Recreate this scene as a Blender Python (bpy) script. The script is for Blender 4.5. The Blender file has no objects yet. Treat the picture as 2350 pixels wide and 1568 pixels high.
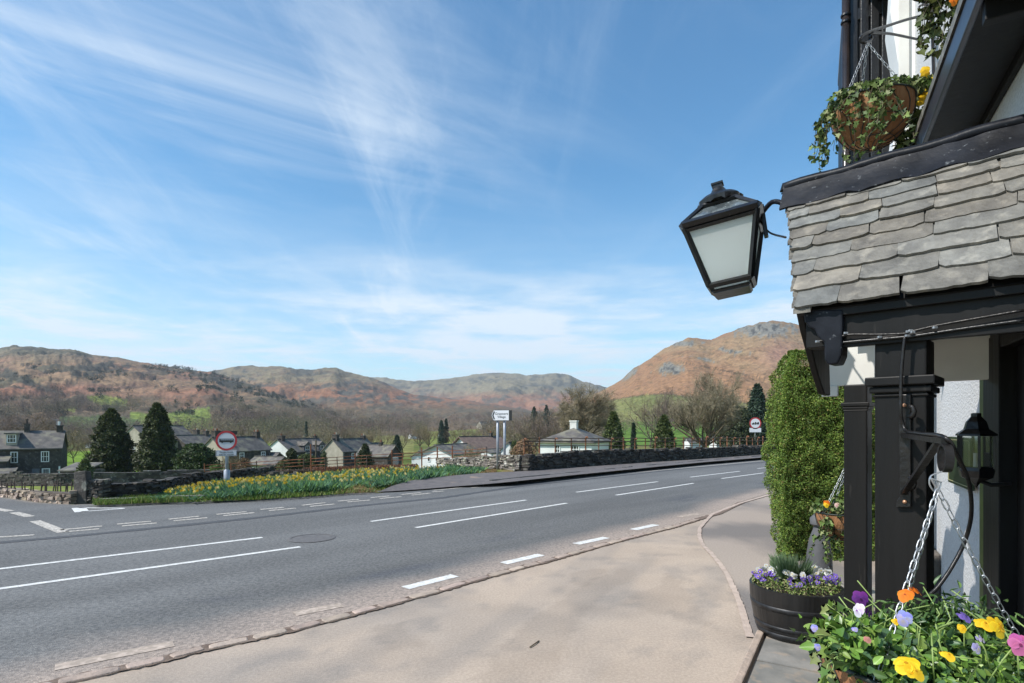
import bpy, bmesh, math, random
import numpy as np
from mathutils import Vector, Matrix, Euler

random.seed(7)
RNG = np.random.default_rng(11)
SC = bpy.context.scene
COL = SC.collection
F, CX, HY, EYE = 1305.0, 1175.0, 980.0, 1.6

# ---------------------------------------------------------------- surveying helpers
def P(px, py, Y):
    return Vector(((px - CX) / F * Y, Y, EYE + (HY - py) / F * Y))
def G(px, py, z=0.0):
    Y = (EYE - z) * F / (py - HY)
    return Vector(((px - CX) / F * Y, Y, z))
TH = math.radians(44.45)
UR = Vector((math.sin(TH), math.cos(TH), 0)); UP = Vector((-math.cos(TH), math.sin(TH), 0))
def RP(r, p, z):
    return Vector((UR.x * r + UP.x * p, UR.y * r + UP.y * p, z))
def onR(px, py, r):
    d = Vector(((px - CX) / F, 1, (HY - py) / F)); Y = r / (d.x * UR.x + d.y * UR.y)
    return Vector((d.x * Y, Y, EYE + d.z * Y))
def onPp(px, py, p):
    d = Vector(((px - CX) / F, 1, (HY - py) / F)); Y = p / (d.x * UP.x + d.y * UP.y)
    return Vector((d.x * Y, Y, EYE + d.z * Y))
ZS = 1.85
W0 = Vector(((2350 - CX) / 860 * ZS, 1305 / 860 * ZS, 0))
WD = Vector((0.47, 0.8827, 0)); WN = Vector((-0.8827, 0.47, 0))
def onW(px, py, off=0.0):
    d = Vector(((px - CX) / F, 1, (HY - py) / F)); Y = (WN.dot(W0) + off) / (d.x * WN.x + d.y * WN.y)
    return Vector((d.x * Y, Y, EYE + d.z * Y))
def W(t, off, z):
    return Vector((W0.x + WD.x * t + WN.x * off, W0.y + WD.y * t + WN.y * off, z))

# ---------------------------------------------------------------- objects
def tag(o, label=None, cat=None, group=None, kind=None):
    if label: o['label'] = label
    if cat: o['category'] = cat
    if group: o['group'] = group
    if kind: o['kind'] = kind
    return o
def thing(name, label, cat, loc=(0, 0, 0), rz=0.0, group=None):
    o = bpy.data.objects.new(name, None); COL.objects.link(o)
    o.location = loc; o.rotation_euler = (0, 0, rz); o.empty_display_size = 0.1
    return tag(o, label, cat, group)
def np_mesh(name, V, Fc, colors=None, smooth=False):
    """V (n,3) float, Fc (m,k) int array or list of lists"""
    me = bpy.data.meshes.new(name)
    if isinstance(Fc, np.ndarray):
        V = np.asarray(V, dtype=np.float32)
        m, k = Fc.shape
        me.vertices.add(len(V)); me.vertices.foreach_set('co', V.ravel())
        me.loops.add(m * k); me.loops.foreach_set('vertex_index', Fc.astype(np.int32).ravel())
        me.polygons.add(m)
        me.polygons.foreach_set('loop_start', np.arange(0, m * k, k, dtype=np.int32))
        try: me.polygons.foreach_set('loop_total', np.full(m, k, dtype=np.int32))
        except Exception: pass
        me.update(calc_edges=True)
    else:
        me.from_pydata([tuple(v) for v in V], [], Fc)
        me.update()
    if colors is not None:
        c = np.ones((len(V), 4), dtype=np.float32); c[:, :3] = np.asarray(colors, dtype=np.float32)[:, :3]
        a = me.color_attributes.new('Col', 'FLOAT_COLOR', 'POINT'); a.data.foreach_set('color', c.ravel())
    if smooth:
        me.polygons.foreach_set('use_smooth', np.ones(len(me.polygons), dtype=bool))
    return me
def link(name, me, mat=None, parent=None):
    o = bpy.data.objects.new(name, me); COL.objects.link(o)
    if mat is not None and not me.materials: me.materials.append(mat)
    if parent is not None: o.parent = parent
    return o
class MB:
    """collects geometry for ONE mesh object"""
    def __init__(s): s.v = []; s.f = []; s.c = []
    def add(s, vs, fs, col=None):
        b = len(s.v); s.v += [tuple(v) for v in vs]; s.f += [[i + b for i in f] for f in fs]
        s.c += [col if col else (1, 1, 1)] * len(vs); return s
    def box(s, a, b, col=None, M=None):
        (x0, y0, z0), (x1, y1, z1) = a, b
        vs = [Vector(q) for q in ((x0, y0, z0), (x1, y0, z0), (x1, y1, z0), (x0, y1, z0), (x0, y0, z1), (x1, y0, z1), (x1, y1, z1), (x0, y1, z1))]
        if M is not None: vs = [M @ v for v in vs]
        return s.add(vs, [(0, 3, 2, 1), (4, 5, 6, 7), (0, 1, 5, 4), (1, 2, 6, 5), (2, 3, 7, 6), (3, 0, 4, 7)], col)
    def prism(s, poly, vec, col=None):
        n = len(poly); vec = Vector(vec)
        vs = [Vector(p) for p in poly] + [Vector(p) + vec for p in poly]
        fs = [list(range(n))[::-1], list(range(n, 2 * n))] + [(i, (i + 1) % n, n + (i + 1) % n, n + i) for i in range(n)]
        return s.add(vs, fs, col)
    def tube(s, pts, r, n=8, col=None, cap=True, r1=None):
        pts = [Vector(p) for p in pts]; m = len(pts)
        if not isinstance(r, (list, tuple)): r = [r + ((r1 - r) * i / (m - 1) if r1 is not None else 0) for i in range(m)]
        t0 = (pts[1] - pts[0]).normalized(); up = Vector((0, 0, 1)) if abs(t0.z) < .9 else Vector((1, 0, 0))
        u = t0.cross(up).normalized(); vs = []; fs = []
        for i in range(m):
            t = (pts[min(i + 1, m - 1)] - pts[max(i - 1, 0)]).normalized()
            u = (u - t * u.dot(t)); u = u.normalized() if u.length > 1e-6 else t.orthogonal().normalized()
            w = t.cross(u)
            for k in range(n):
                a = 2 * math.pi * k / n; vs.append(pts[i] + (u * math.cos(a) + w * math.sin(a)) * r[i])
        for i in range(m - 1):
            for k in range(n): fs.append((i * n + k, i * n + (k + 1) % n, (i + 1) * n + (k + 1) % n, (i + 1) * n + k))
        if cap: fs += [list(range(n))[::-1], list(range((m - 1) * n, m * n))]
        return s.add(vs, fs, col)
    def lathe(s, prof, n=24, c=(0, 0, 0), col=None, close=False):
        vs = []; fs = []; c = Vector(c)
        for (r, z) in prof:
            for k in range(n):
                a = 2 * math.pi * k / n; vs.append(c + Vector((r * math.cos(a), r * math.sin(a), z)))
        m = len(prof)
        for i in range(m - 1):
            for k in range(n): fs.append((i * n + k, i * n + (k + 1) % n, (i + 1) * n + (k + 1) % n, (i + 1) * n + k))
        if close: fs += [list(range(n))[::-1], list(range((m - 1) * n, m * n))]
        return s.add(vs, fs, col)
    def build(s, name, mat, parent=None, smooth=False, bevel=0.0, M=None, seg=2):
        V = np.array(s.v, dtype=np.float32)
        if M is not None:
            R = np.array(M.to_3x3()); V = V @ R.T + np.array(M.translation)
        me = np_mesh(name, V, s.f, colors=np.array(s.c), smooth=smooth)
        bm = bmesh.new(); bm.from_mesh(me)
        bmesh.ops.recalc_face_normals(bm, faces=bm.faces)
        bm.to_mesh(me); bm.free()
        o = link(name, me, mat, parent)
        if bevel:
            md = o.modifiers.new('b', 'BEVEL'); md.width = bevel; md.segments = seg; md.limit_method = 'ANGLE'; md.angle_limit = math.radians(35)
        return o
def auto_smooth(o, ang=40):
    me = o.data; me.polygons.foreach_set('use_smooth', np.ones(len(me.polygons), dtype=bool))
    try: me.set_sharp_from_angle(angle=math.radians(ang))
    except Exception: pass
    return o
def bez(pts, n=8):
    """catmull-rom through points"""
    p = [Vector(q) for q in pts]; out = []
    for i in range(len(p) - 1):
        a = p[max(i - 1, 0)]; b = p[i]; c = p[i + 1]; d = p[min(i + 2, len(p) - 1)]
        for k in range(n):
            t = k / n
            out.append(0.5 * ((2 * b) + (c - a) * t + (2 * a - 5 * b + 4 * c - d) * t * t + (3 * b - a - 3 * c + d) * t ** 3))
    out.append(p[-1]); return out
def copy_tree(o, parent=None):
    c = o.copy(); COL.objects.link(c)
    if parent is not None: c.parent = parent
    for ch in list(o.children): copy_tree(ch, c)
    return c

# ---------------------------------------------------------------- numpy noise
def _hash(ix, iy, iz):
    h = (ix.astype(np.int64) * 374761393 + iy.astype(np.int64) * 668265263 + iz.astype(np.int64) * 2147483647 // 7) & 0xffffffff
    h = ((h ^ (h >> 13)) * 1274126177) & 0xffffffff
    return ((h ^ (h >> 16)) & 0xffffff) / float(0xffffff)
def vnoise(x, y, z=None):
    x = np.asarray(x, dtype=np.float64); y = np.asarray(y, dtype=np.float64)
    z = np.zeros_like(x) if z is None else np.asarray(z, dtype=np.float64)
    i, j, k = np.floor(x), np.floor(y), np.floor(z); fx, fy, fz = x - i, y - j, z - k
    s = lambda t: t * t * (3 - 2 * t); fx, fy, fz = s(fx), s(fy), s(fz)
    r = 0
    for a in (0, 1):
        for b in (0, 1):
            for c in (0, 1):
                w = (fx if a else 1 - fx) * (fy if b else 1 - fy) * (fz if c else 1 - fz)
                r = r + w * _hash(i + a, j + b, k + c)
    return r
def fbm(x, y, z=None, o=5, g=0.5):
    r = 0; a = 1; s = 0; z = 0 * np.asarray(x, dtype=float) if z is None else z
    for q in range(o):
        f = 2.0 ** q; r = r + a * vnoise(x * f + 17.3 * q, y * f + 5.1 * q, z * f + 3.7 * q); s += a; a *= g
    return r / s
def in_poly(px, py, poly):
    px = np.asarray(px); py = np.asarray(py); ins = np.zeros(px.shape, dtype=bool); n = len(poly)
    for i in range(n):
        x0, y0 = poly[i]; x1, y1 = poly[(i + 1) % n]
        c = ((y0 > py) != (y1 > py)) & (px < (x1 - x0) * (py - y0) / ((y1 - y0) if y1 != y0 else 1e-9) + x0)
        ins ^= c
    return ins

# ---------------------------------------------------------------- materials
def mat(name, c1, c2=None, scale=4.0, rough=0.7, bump=0.0, bscale=40.0, attr=False, metal=0.0, spec=0.5,
        detail=6.0, stretch=(1, 1, 1), c3=None, s3=1.0, w3=(0.5, 0.65), coords='Object', lo=0.35, hi=0.65, coat=0.0, bdist=0.01):
    m = bpy.data.materials.new(name); m.use_nodes = True; nt = m.node_tree; N = nt.nodes; L = nt.links
    b = N['Principled BSDF']; tc = N.new('ShaderNodeTexCoord'); mp = N.new('ShaderNodeMapping')
    mp.inputs['Scale'].default_value = stretch
    L.new(tc.outputs[coords], mp.inputs['Vector'])
    b.inputs['Roughness'].default_value = rough; b.inputs['Metallic'].default_value = metal
    b.inputs['Specular IOR Level'].default_value = spec; b.inputs['Coat Weight'].default_value = coat
    c2 = c2 or tuple(x * 0.7 for x in c1)
    no = N.new('ShaderNodeTexNoise'); no.inputs['Scale'].default_value = scale; no.inputs['Detail'].default_value = detail
    L.new(mp.outputs[0], no.inputs['Vector'])
    mr = N.new('ShaderNodeMapRange'); mr.inputs['From Min'].default_value = lo; mr.inputs['From Max'].default_value = hi
    L.new(no.outputs['Fac'], mr.inputs['Value'])
    mx = N.new('ShaderNodeMix'); mx.data_type = 'RGBA'
    mx.inputs[6].default_value = (*c1, 1); mx.inputs[7].default_value = (*c2, 1); L.new(mr.outputs[0], mx.inputs[0])
    out = mx.outputs[2]
    if c3:
        n3 = N.new('ShaderNodeTexNoise'); n3.inputs['Scale'].default_value = s3; n3.inputs['Detail'].default_value = 8
        L.new(mp.outputs[0], n3.inputs['Vector'])
        m3 = N.new('ShaderNodeMapRange'); m3.inputs['From Min'].default_value = w3[0]; m3.inputs['From Max'].default_value = w3[1]
        L.new(n3.outputs['Fac'], m3.inputs['Value'])
        x3 = N.new('ShaderNodeMix'); x3.data_type = 'RGBA'; x3.inputs[7].default_value = (*c3, 1)
        L.new(m3.outputs[0], x3.inputs[0]); L.new(out, x3.inputs[6]); out = x3.outputs[2]
    if attr:
        at = N.new('ShaderNodeVertexColor'); at.layer_name = 'Col'
        xm = N.new('ShaderNodeMix'); xm.data_type = 'RGBA'; xm.blend_type = 'MULTIPLY'; xm.inputs[0].default_value = 1
        L.new(out, xm.inputs[6]); L.new(at.outputs['Color'], xm.inputs[7]); out = xm.outputs[2]
    L.new(out, b.inputs['Base Color'])
    if bump:
        nb = N.new('ShaderNodeTexNoise'); nb.inputs['Scale'].default_value = bscale; nb.inputs['Detail'].default_value = 5
        L.new(mp.outputs[0], nb.inputs['Vector'])
        bp = N.new('ShaderNodeBump'); bp.inputs['Strength'].default_value = bump; bp.inputs['Distance'].default_value = bdist
        L.new(nb.outputs['Fac'], bp.inputs['Height']); L.new(bp.outputs[0], b.inputs['Normal'])
    return m
def leafmat(name, tint=(1, 1, 1), trans=0.25, rough=0.55, spec=0.35):
    m = bpy.data.materials.new(name); m.use_nodes = True; nt = m.node_tree; N = nt.nodes; L = nt.links
    b = N['Principled BSDF']; o = N['Material Output']; at = N.new('ShaderNodeVertexColor'); at.layer_name = 'Col'
    xm = N.new('ShaderNodeMix'); xm.data_type = 'RGBA'; xm.blend_type = 'MULTIPLY'; xm.inputs[0].default_value = 1
    xm.inputs[7].default_value = (*tint, 1); L.new(at.outputs['Color'], xm.inputs[6])
    L.new(xm.outputs[2], b.inputs['Base Color']); b.inputs['Roughness'].default_value = rough; b.inputs['Specular IOR Level'].default_value = spec
    if trans:
        t = N.new('ShaderNodeBsdfTranslucent'); L.new(xm.outputs[2], t.inputs['Color'])
        ms = N.new('ShaderNodeMixShader'); ms.inputs[0].default_value = trans
        L.new(b.outputs[0], ms.inputs[1]); L.new(t.outputs[0], ms.inputs[2]); L.new(ms.outputs[0], o.inputs['Surface'])
    return m
M = {}
M['leaf'] = leafmat('leaf_surface')
M['leaf_gloss'] = leafmat('glossy_leaf_surface', trans=0.2, rough=0.38, spec=0.5)
M['petal'] = leafmat('petal_surface', trans=0.3, rough=0.6, spec=0.2)
M['twig'] = leafmat('twig_surface', trans=0.0, rough=0.85, spec=0.1)
M['bark'] = mat('bark', (.16, .13, .09), (.08, .065, .05), scale=3, rough=.9, bump=.5, bscale=12, spec=.1, bdist=.05)
M['white'] = mat('white_paint', (.80, .80, .78), (.72, .72, .70), scale=3, rough=.55, bump=.1, bscale=30)
M['cream'] = mat('cream_paint', (.70, .69, .64), (.58, .56, .52), scale=3, rough=.5, bump=.1, bscale=12)
M['roughcast'] = mat('white_roughcast', (.64, .64, .635), (.54, .54, .54), scale=60, rough=.85, bump=.8, bscale=60, bdist=.012, c3=(.48, .48, .47), s3=40, w3=(.66, .74))
M['far_white'] = mat('white_render', (.78, .78, .76), (.62, .62, .60), scale=.6, rough=.85)
M['far_cream'] = mat('cream_render', (.42, .38, .30), (.30, .27, .21), scale=1.2, rough=.9, bump=.3, bscale=5, bdist=.05)
M['black'] = mat('black_gloss_paint', (.007, .007, .008), (.014, .014, .014), scale=14, rough=.32, bump=.35, bscale=28, detail=9, c3=(.10, .10, .10), s3=60, w3=(.70, .74), bdist=.008)
M['black_wood'] = mat('black_painted_wood', (.006, .006, .006), (.012, .011, .0105), scale=5, stretch=(1, 1, .12), rough=.5, spec=.22, bump=.5, bscale=22, detail=9, c3=(.035, .031, .028), s3=30, w3=(.66, .80), bdist=.006)
M['lead'] = mat('black_painted_lead', (.006, .007, .010), (.016, .018, .024), scale=7, rough=.42, spec=.14, bump=.3, bscale=7, detail=9, c3=(.13, .14, .15), s3=30, w3=(.64, .74), bdist=.02)
M['iron'] = mat('black_iron', (.010, .009, .009), (.02, .018, .017), scale=20, rough=.35, bump=.3, bscale=40, metal=.3)
M['chain'] = mat('galvanised_chain', (.50, .52, .54), (.32, .34, .36), scale=30, rough=.38, metal=.7)
M['galv'] = mat('galvanised_post', (.36, .38, .42), (.28, .30, .34), scale=8, rough=.45, metal=.3)
M['coir'] = mat('coir_liner', (.34, .16, .07), (.20, .09, .035), scale=18, rough=.95, bump=1, bscale=60, detail=9, c3=(.45, .26, .13), s3=9, w3=(.5, .7), stretch=(1, 1, .35))
M['wire'] = mat('dark_wire', (.02, .03, .025), rough=.5)
M['slate'] = mat('slate', (.185, .178, .158), (.112, .108, .098), scale=9, rough=.62, bump=.9, bscale=24, detail=10, attr=True, c3=(.27, .255, .22), s3=14, w3=(.54, .72), stretch=(1, 1, 1), bdist=.012)
M['roof'] = mat('slate_roof_far', (.135, .12, .105), (.075, .068, .062), scale=1.6, rough=.7, bump=.5, bscale=6, attr=True, bdist=.05, c3=(.18, .165, .12), s3=.9, w3=(.5, .62))
M['stone_dark'] = mat('dark_slate_stone', (.15, .13, .11), (.07, .062, .055), scale=3, rough=.85, bump=.8, bscale=14, attr=True, bdist=.03, c3=(.27, .26, .22), s3=5, w3=(.58, .66))
M['house_stone'] = mat('house_stone', (.082, .07, .058), (.044, .038, .033), scale=2.2, rough=.9, bump=.9, bscale=6, attr=True, bdist=.05, c3=(.12, .11, .10), s3=3, w3=(.55, .65))
M['pink_stone'] = mat('weathered_stone', (.40, .31, .24), (.24, .19, .15), scale=3, rough=.9, bump=.8, bscale=14, attr=True, bdist=.03)
M['rust'] = mat('rusty_iron', (.26, .10, .05), (.15, .06, .035), scale=9, rough=.9)
M['darkrail'] = mat('weathered_rail', (.10, .07, .055), (.05, .04, .035), scale=9, rough=.9)
M['glass_dark'] = mat('dark_window_glass', (.05, .06, .07), (.02, .025, .03), scale=.7, rough=.08, spec=.8)
M['frost'] = None
M['barrel'] = mat('black_stained_oak', (.009, .0085, .0085), (.018, .017, .016), scale=9, stretch=(1, 1, .1), rough=.42, bump=.6, bscale=30, detail=9, c3=(.04, .037, .035), s3=20, w3=(.64, .78), bdist=.006)
M['hoop'] = mat('grey_hoop', (.045, .045, .048), (.02, .02, .02), scale=25, rough=.45, metal=.5)
M['sign_white'] = mat('sign_white', (.78, .78, .80), (.72, .72, .74), scale=2, rough=.5)
M['sign_shade'] = mat('sign_white_shaded', (.62, .62, .66), (.56, .56, .6), scale=2, rough=.5)  # the white sign face greyed in colour to stand in for shade
M['sign_red'] = mat('sign_red', (.50, .03, .04), (.42, .025, .03), scale=3, rough=.5)
M['sign_black'] = mat('sign_black', (.012, .013, .012), (.02, .02, .02), scale=3, rough=.5)
M['green_post'] = mat('green_paint', (.10, .13, .02), (.06, .08, .015), scale=8, rough=.5)
M['green_sign'] = mat('dark_green_sign', (.02, .035, .015), (.03, .045, .02), scale=8, rough=.4)
M['gold'] = mat('gilt_lettering', (.45, .42, .22), rough=.5)
M['copper'] = mat('bright_screw', (.55, .30, .18), rough=.35, metal=.6)
M['soil'] = mat('soil', (.07, .045, .03), (.03, .02, .015), scale=20, rough=1, bump=1, bscale=60)
M['pot'] = mat('grey_stone_pot', (.10, .10, .105), (.07, .07, .075), scale=9, rough=.7, bump=.3, bscale=40)
def frost():
    m = bpy.data.materials.new('frosted_glass'); m.use_nodes = True; N = m.node_tree.nodes; L = m.node_tree.links
    b = N['Principled BSDF']; b.inputs['Base Color'].default_value = (.90, .92, .91, 1); b.inputs['Roughness'].default_value = .35
    t = N.new('ShaderNodeBsdfTranslucent'); t.inputs['Color'].default_value = (.95, 1.0, .98, 1)
    ms = N.new('ShaderNodeMixShader'); ms.inputs[0].default_value = .7
    L.new(b.outputs[0], ms.inputs[1]); L.new(t.outputs[0], ms.inputs[2]); L.new(ms.outputs[0], N['Material Output'].inputs['Surface'])
    return m
M['frost'] = frost()
def clear():
    m = bpy.data.materials.new('clear_pane'); m.use_nodes = True; N = m.node_tree.nodes; L = m.node_tree.links
    g = N.new('ShaderNodeBsdfGlossy'); g.inputs['Roughness'].default_value = .05; g.inputs['Color'].default_value = (.8, .9, .9, 1)
    t = N.new('ShaderNodeBsdfTransparent'); t.inputs['Color'].default_value = (.86, .87, .86, 1)
    ms = N.new('ShaderNodeMixShader'); ms.inputs[0].default_value = .12
    L.new(t.outputs[0], ms.inputs[1]); L.new(g.outputs[0], ms.inputs[2]); L.new(ms.outputs[0], N['Material Output'].inputs['Surface'])
    return m
M['clear'] = clear()
# ================================================================ camera, sky, sun
cam = bpy.data.cameras.new('camera'); co = bpy.data.objects.new('camera', cam); COL.objects.link(co)
co.location = (0, 0, EYE); co.rotation_euler = (math.radians(90), 0, 0)
cam.sensor_width = 36; cam.lens = 36 * F / 2350; cam.shift_y = (HY - 784) / 2350; cam.clip_start = .05; cam.clip_end = 30000
SC.camera = co
SUN_H = Vector((-.92, -.39, 0)).normalized(); SUN_E = math.radians(48)
sd = Vector((SUN_H.x * math.cos(SUN_E), SUN_H.y * math.cos(SUN_E), math.sin(SUN_E)))
sl = bpy.data.lights.new('sun', 'SUN'); sl.energy = 4.6; sl.angle = math.radians(.53); sl.color = (1, .955, .89)
so = bpy.data.objects.new('sun', sl); COL.objects.link(so); so.rotation_euler = sd.to_track_quat('Z', 'Y').to_euler()
w = bpy.data.worlds.new('World'); SC.world = w; w.use_nodes = True; nt = w.node_tree; N = nt.nodes; L = nt.links
bg = N['Background']; bg.inputs['Strength'].default_value = .15
sk = N.new('ShaderNodeTexSky'); sk.sky_type = 'NISHITA'; sk.sun_disc = False; sk.sun_elevation = SUN_E
sk.sun_rotation = math.atan2(SUN_H.x, SUN_H.y); sk.altitude = 50; sk.air_density = 1.0; sk.dust_density = .3; sk.ozone_density = 2.5
tc = N.new('ShaderNodeTexCoord'); sx = N.new('ShaderNodeSeparateXYZ'); L.new(tc.outputs['Generated'], sx.inputs[0])
def mth(op, a, b=None, c=None):
    n = N.new('ShaderNodeMath'); n.operation = op
    for i, q in enumerate((a, b, c)):
        if q is None: continue
        if isinstance(q, (int, float)): n.inputs[i].default_value = q
        else: L.new(q, n.inputs[i])
    return n.outputs[0]
zc = mth('MAXIMUM', sx.outputs['Z'], .02); za = mth('ADD', zc, .06)
ux = mth('DIVIDE', sx.outputs['X'], za); uy = mth('DIVIDE', sx.outputs['Y'], za)
cb = N.new('ShaderNodeCombineXYZ'); L.new(ux, cb.inputs[0]); L.new(uy, cb.inputs[1])
def cloud(scale, sxy, rot, detail, rough, lo, hi, dist=0.0, loc=(0, 0, 0)):
    mp = N.new('ShaderNodeMapping'); mp.inputs['Scale'].default_value = (*sxy, 1); mp.inputs['Rotation'].default_value = (0, 0, rot); mp.inputs['Location'].default_value = loc
    L.new(cb.outputs[0], mp.inputs['Vector'])
    n = N.new('ShaderNodeTexNoise'); n.inputs['Scale'].default_value = scale; n.inputs['Detail'].default_value = detail
    n.inputs['Roughness'].default_value = rough; n.inputs['Distortion'].default_value = dist; L.new(mp.outputs[0], n.inputs['Vector'])
    r = N.new('ShaderNodeMapRange'); r.interpolation_type = 'SMOOTHSTEP'; r.inputs['From Min'].default_value = lo; r.inputs['From Max'].default_value = hi
    L.new(n.outputs['Fac'], r.inputs['Value']); return r.outputs[0]
c1 = cloud(1.7, (1.5, .34), .16, 12, .66, .44, .84, .75, (5.3, 2.9, 0))      # long cirrus combed along the view
c1b = cloud(.55, (1, .6), .3, 4, .5, .38, .66, 0, (1.3, 4.2, 0))            # where the cirrus is dense
c2 = cloud(.9, (1.0, 1.5), -.2, 10, .6, .44, .72, .5, (7.7, 2.9, 0))      # low veil
left = N.new('ShaderNodeMapRange'); left.interpolation_type = 'SMOOTHSTEP'; left.inputs['From Min'].default_value = .55; left.inputs['From Max'].default_value = -.65
left.inputs['To Min'].default_value = .25; L.new(sx.outputs['X'], left.inputs['Value'])
low = N.new('ShaderNodeMapRange'); low.interpolation_type = 'SMOOTHSTEP'; low.inputs['From Min'].default_value = .36; low.inputs['From Max'].default_value = .07; L.new(sx.outputs['Z'], low.inputs['Value'])
hz = N.new('ShaderNodeMapRange'); hz.interpolation_type = 'SMOOTHSTEP'; hz.inputs['From Min'].default_value = .42; hz.inputs['From Max'].default_value = .0; L.new(sx.outputs['Z'], hz.inputs['Value'])
# one broad drift of cirrus reaching in from the left
RX, RY = .82, .57
al = mth('ADD', mth('MULTIPLY', ux, RX), mth('MULTIPLY', uy, RY)); ac = mth('ADD', mth('MULTIPLY', ux, -RY), mth('MULTIPLY', uy, RX))
d2 = N.new('ShaderNodeCombineXYZ'); L.new(mth('MULTIPLY', al, .55), d2.inputs[0]); L.new(mth('MULTIPLY', ac, 2.0), d2.inputs[1]); d2.inputs[2].default_value = 4.4
n2 = N.new('ShaderNodeTexNoise'); n2.inputs['Scale'].default_value = 1.25; n2.inputs['Detail'].default_value = 11; n2.inputs['Roughness'].default_value = .62; n2.inputs['Distortion'].default_value = .7; L.new(d2.outputs[0], n2.inputs['Vector'])
r2 = N.new('ShaderNodeMapRange'); r2.interpolation_type = 'SMOOTHSTEP'; r2.inputs['From Min'].default_value = .34; r2.inputs['From Max'].default_value = .80; L.new(n2.outputs['Fac'], r2.inputs['Value'])
q1 = mth('DIVIDE', mth('SUBTRACT', ac, 1.70), .62); b1_ = mth('POWER', 2.718, mth('MULTIPLY', mth('MULTIPLY', q1, q1), -1))
e1 = N.new('ShaderNodeMapRange'); e1.interpolation_type = 'SMOOTHSTEP'; e1.inputs['From Min'].default_value = 1.9; e1.inputs['From Max'].default_value = -.2; L.new(al, e1.inputs['Value'])
cd = mth('MULTIPLY', mth('MULTIPLY', r2.outputs[0], b1_), mth('MULTIPLY', e1.outputs[0], .70))
# low bank of thin cloud over the pass
d3 = N.new('ShaderNodeCombineXYZ'); L.new(mth('MULTIPLY', sx.outputs['X'], 2.2), d3.inputs[0]); L.new(mth('MULTIPLY', sx.outputs['Z'], 11), d3.inputs[1]); L.new(sx.outputs['Y'], d3.inputs[2])
n3 = N.new('ShaderNodeTexNoise'); n3.inputs['Scale'].default_value = 1.6; n3.inputs['Detail'].default_value = 9; n3.inputs['Roughness'].default_value = .58; L.new(d3.outputs[0], n3.inputs['Vector'])
r3 = N.new('ShaderNodeMapRange'); r3.interpolation_type = 'SMOOTHSTEP'; r3.inputs['From Min'].default_value = .40; r3.inputs['From Max'].default_value = .68; L.new(n3.outputs['Fac'], r3.inputs['Value'])
q3 = mth('DIVIDE', mth('SUBTRACT', sx.outputs['Z'], .17), .085); b3 = mth('POWER', 2.718, mth('MULTIPLY', mth('MULTIPLY', q3, q3), -1))
ce = mth('MULTIPLY', mth('MULTIPLY', r3.outputs[0], b3), .75)
ca = mth('MULTIPLY', mth('MULTIPLY', c1, mth('ADD', mth('MULTIPLY', c1b, .40), .20)), mth('ADD', left.outputs[0], .1))
cc = mth('MULTIPLY', mth('MULTIPLY', c2, low.outputs[0]), .6)
cv = mth('ADD', mth('MULTIPLY', hz.outputs[0], .40), .02)
cm = mth('MINIMUM', mth('ADD', mth('ADD', mth('ADD', ca, cc), cv), mth('ADD', cd, ce)), .93)
mx = N.new('ShaderNodeMix'); mx.data_type = 'RGBA'; L.new(cm, mx.inputs[0]); hs = N.new('ShaderNodeHueSaturation'); hs.inputs['Saturation'].default_value = 1.2; hs.inputs['Value'].default_value = 1.0; L.new(sk.outputs[0], hs.inputs['Color']); tn = N.new('ShaderNodeMix'); tn.data_type = 'RGBA'; tn.blend_type = 'MULTIPLY'; tn.inputs[0].default_value = 1; tn.inputs[7].default_value = (.82, 1.085, 1.03, 1); L.new(hs.outputs[0], tn.inputs[6]); L.new(tn.outputs[2], mx.inputs[6]); mx.inputs[7].default_value = (4.7, 5.3, 5.9, 1)
SKY_MIX = mx
L.new(mx.outputs[2], bg.inputs['Color'])
SC.view_settings.view_transform = 'Standard'; SC.view_settings.look = 'None'; SC.view_settings.exposure = .30; SC.view_settings.gamma = 1
SC.cycles.max_bounces = 6; SC.cycles.volume_bounces = 0; SC.cycles.use_denoising = True; SC.cycles.transparent_max_bounces = 8
SC.cycles.caustics_reflective = False; SC.cycles.caustics_refractive = False

# ================================================================ haze (valley air)
hm = bpy.data.materials.new('haze'); hm.use_nodes = True; hn = hm.node_tree.nodes
for n_ in list(hn):
    if n_.type == 'BSDF_PRINCIPLED': hn.remove(n_)
pv = hn.new('ShaderNodeVolumePrincipled'); pv.inputs['Color'].default_value = (.80, .88, 1, 1); pv.inputs['Density'].default_value = .00011; pv.inputs['Anisotropy'].default_value = .2
hm.node_tree.links.new(pv.outputs[0], hn['Material Output'].inputs['Volume'])
hb = MB().box((-6500, -400, -14), (6500, 5200, 420)).build('haze', hm); tag(hb, 'thin pale blue air over the valley', 'haze', kind='stuff')
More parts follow.
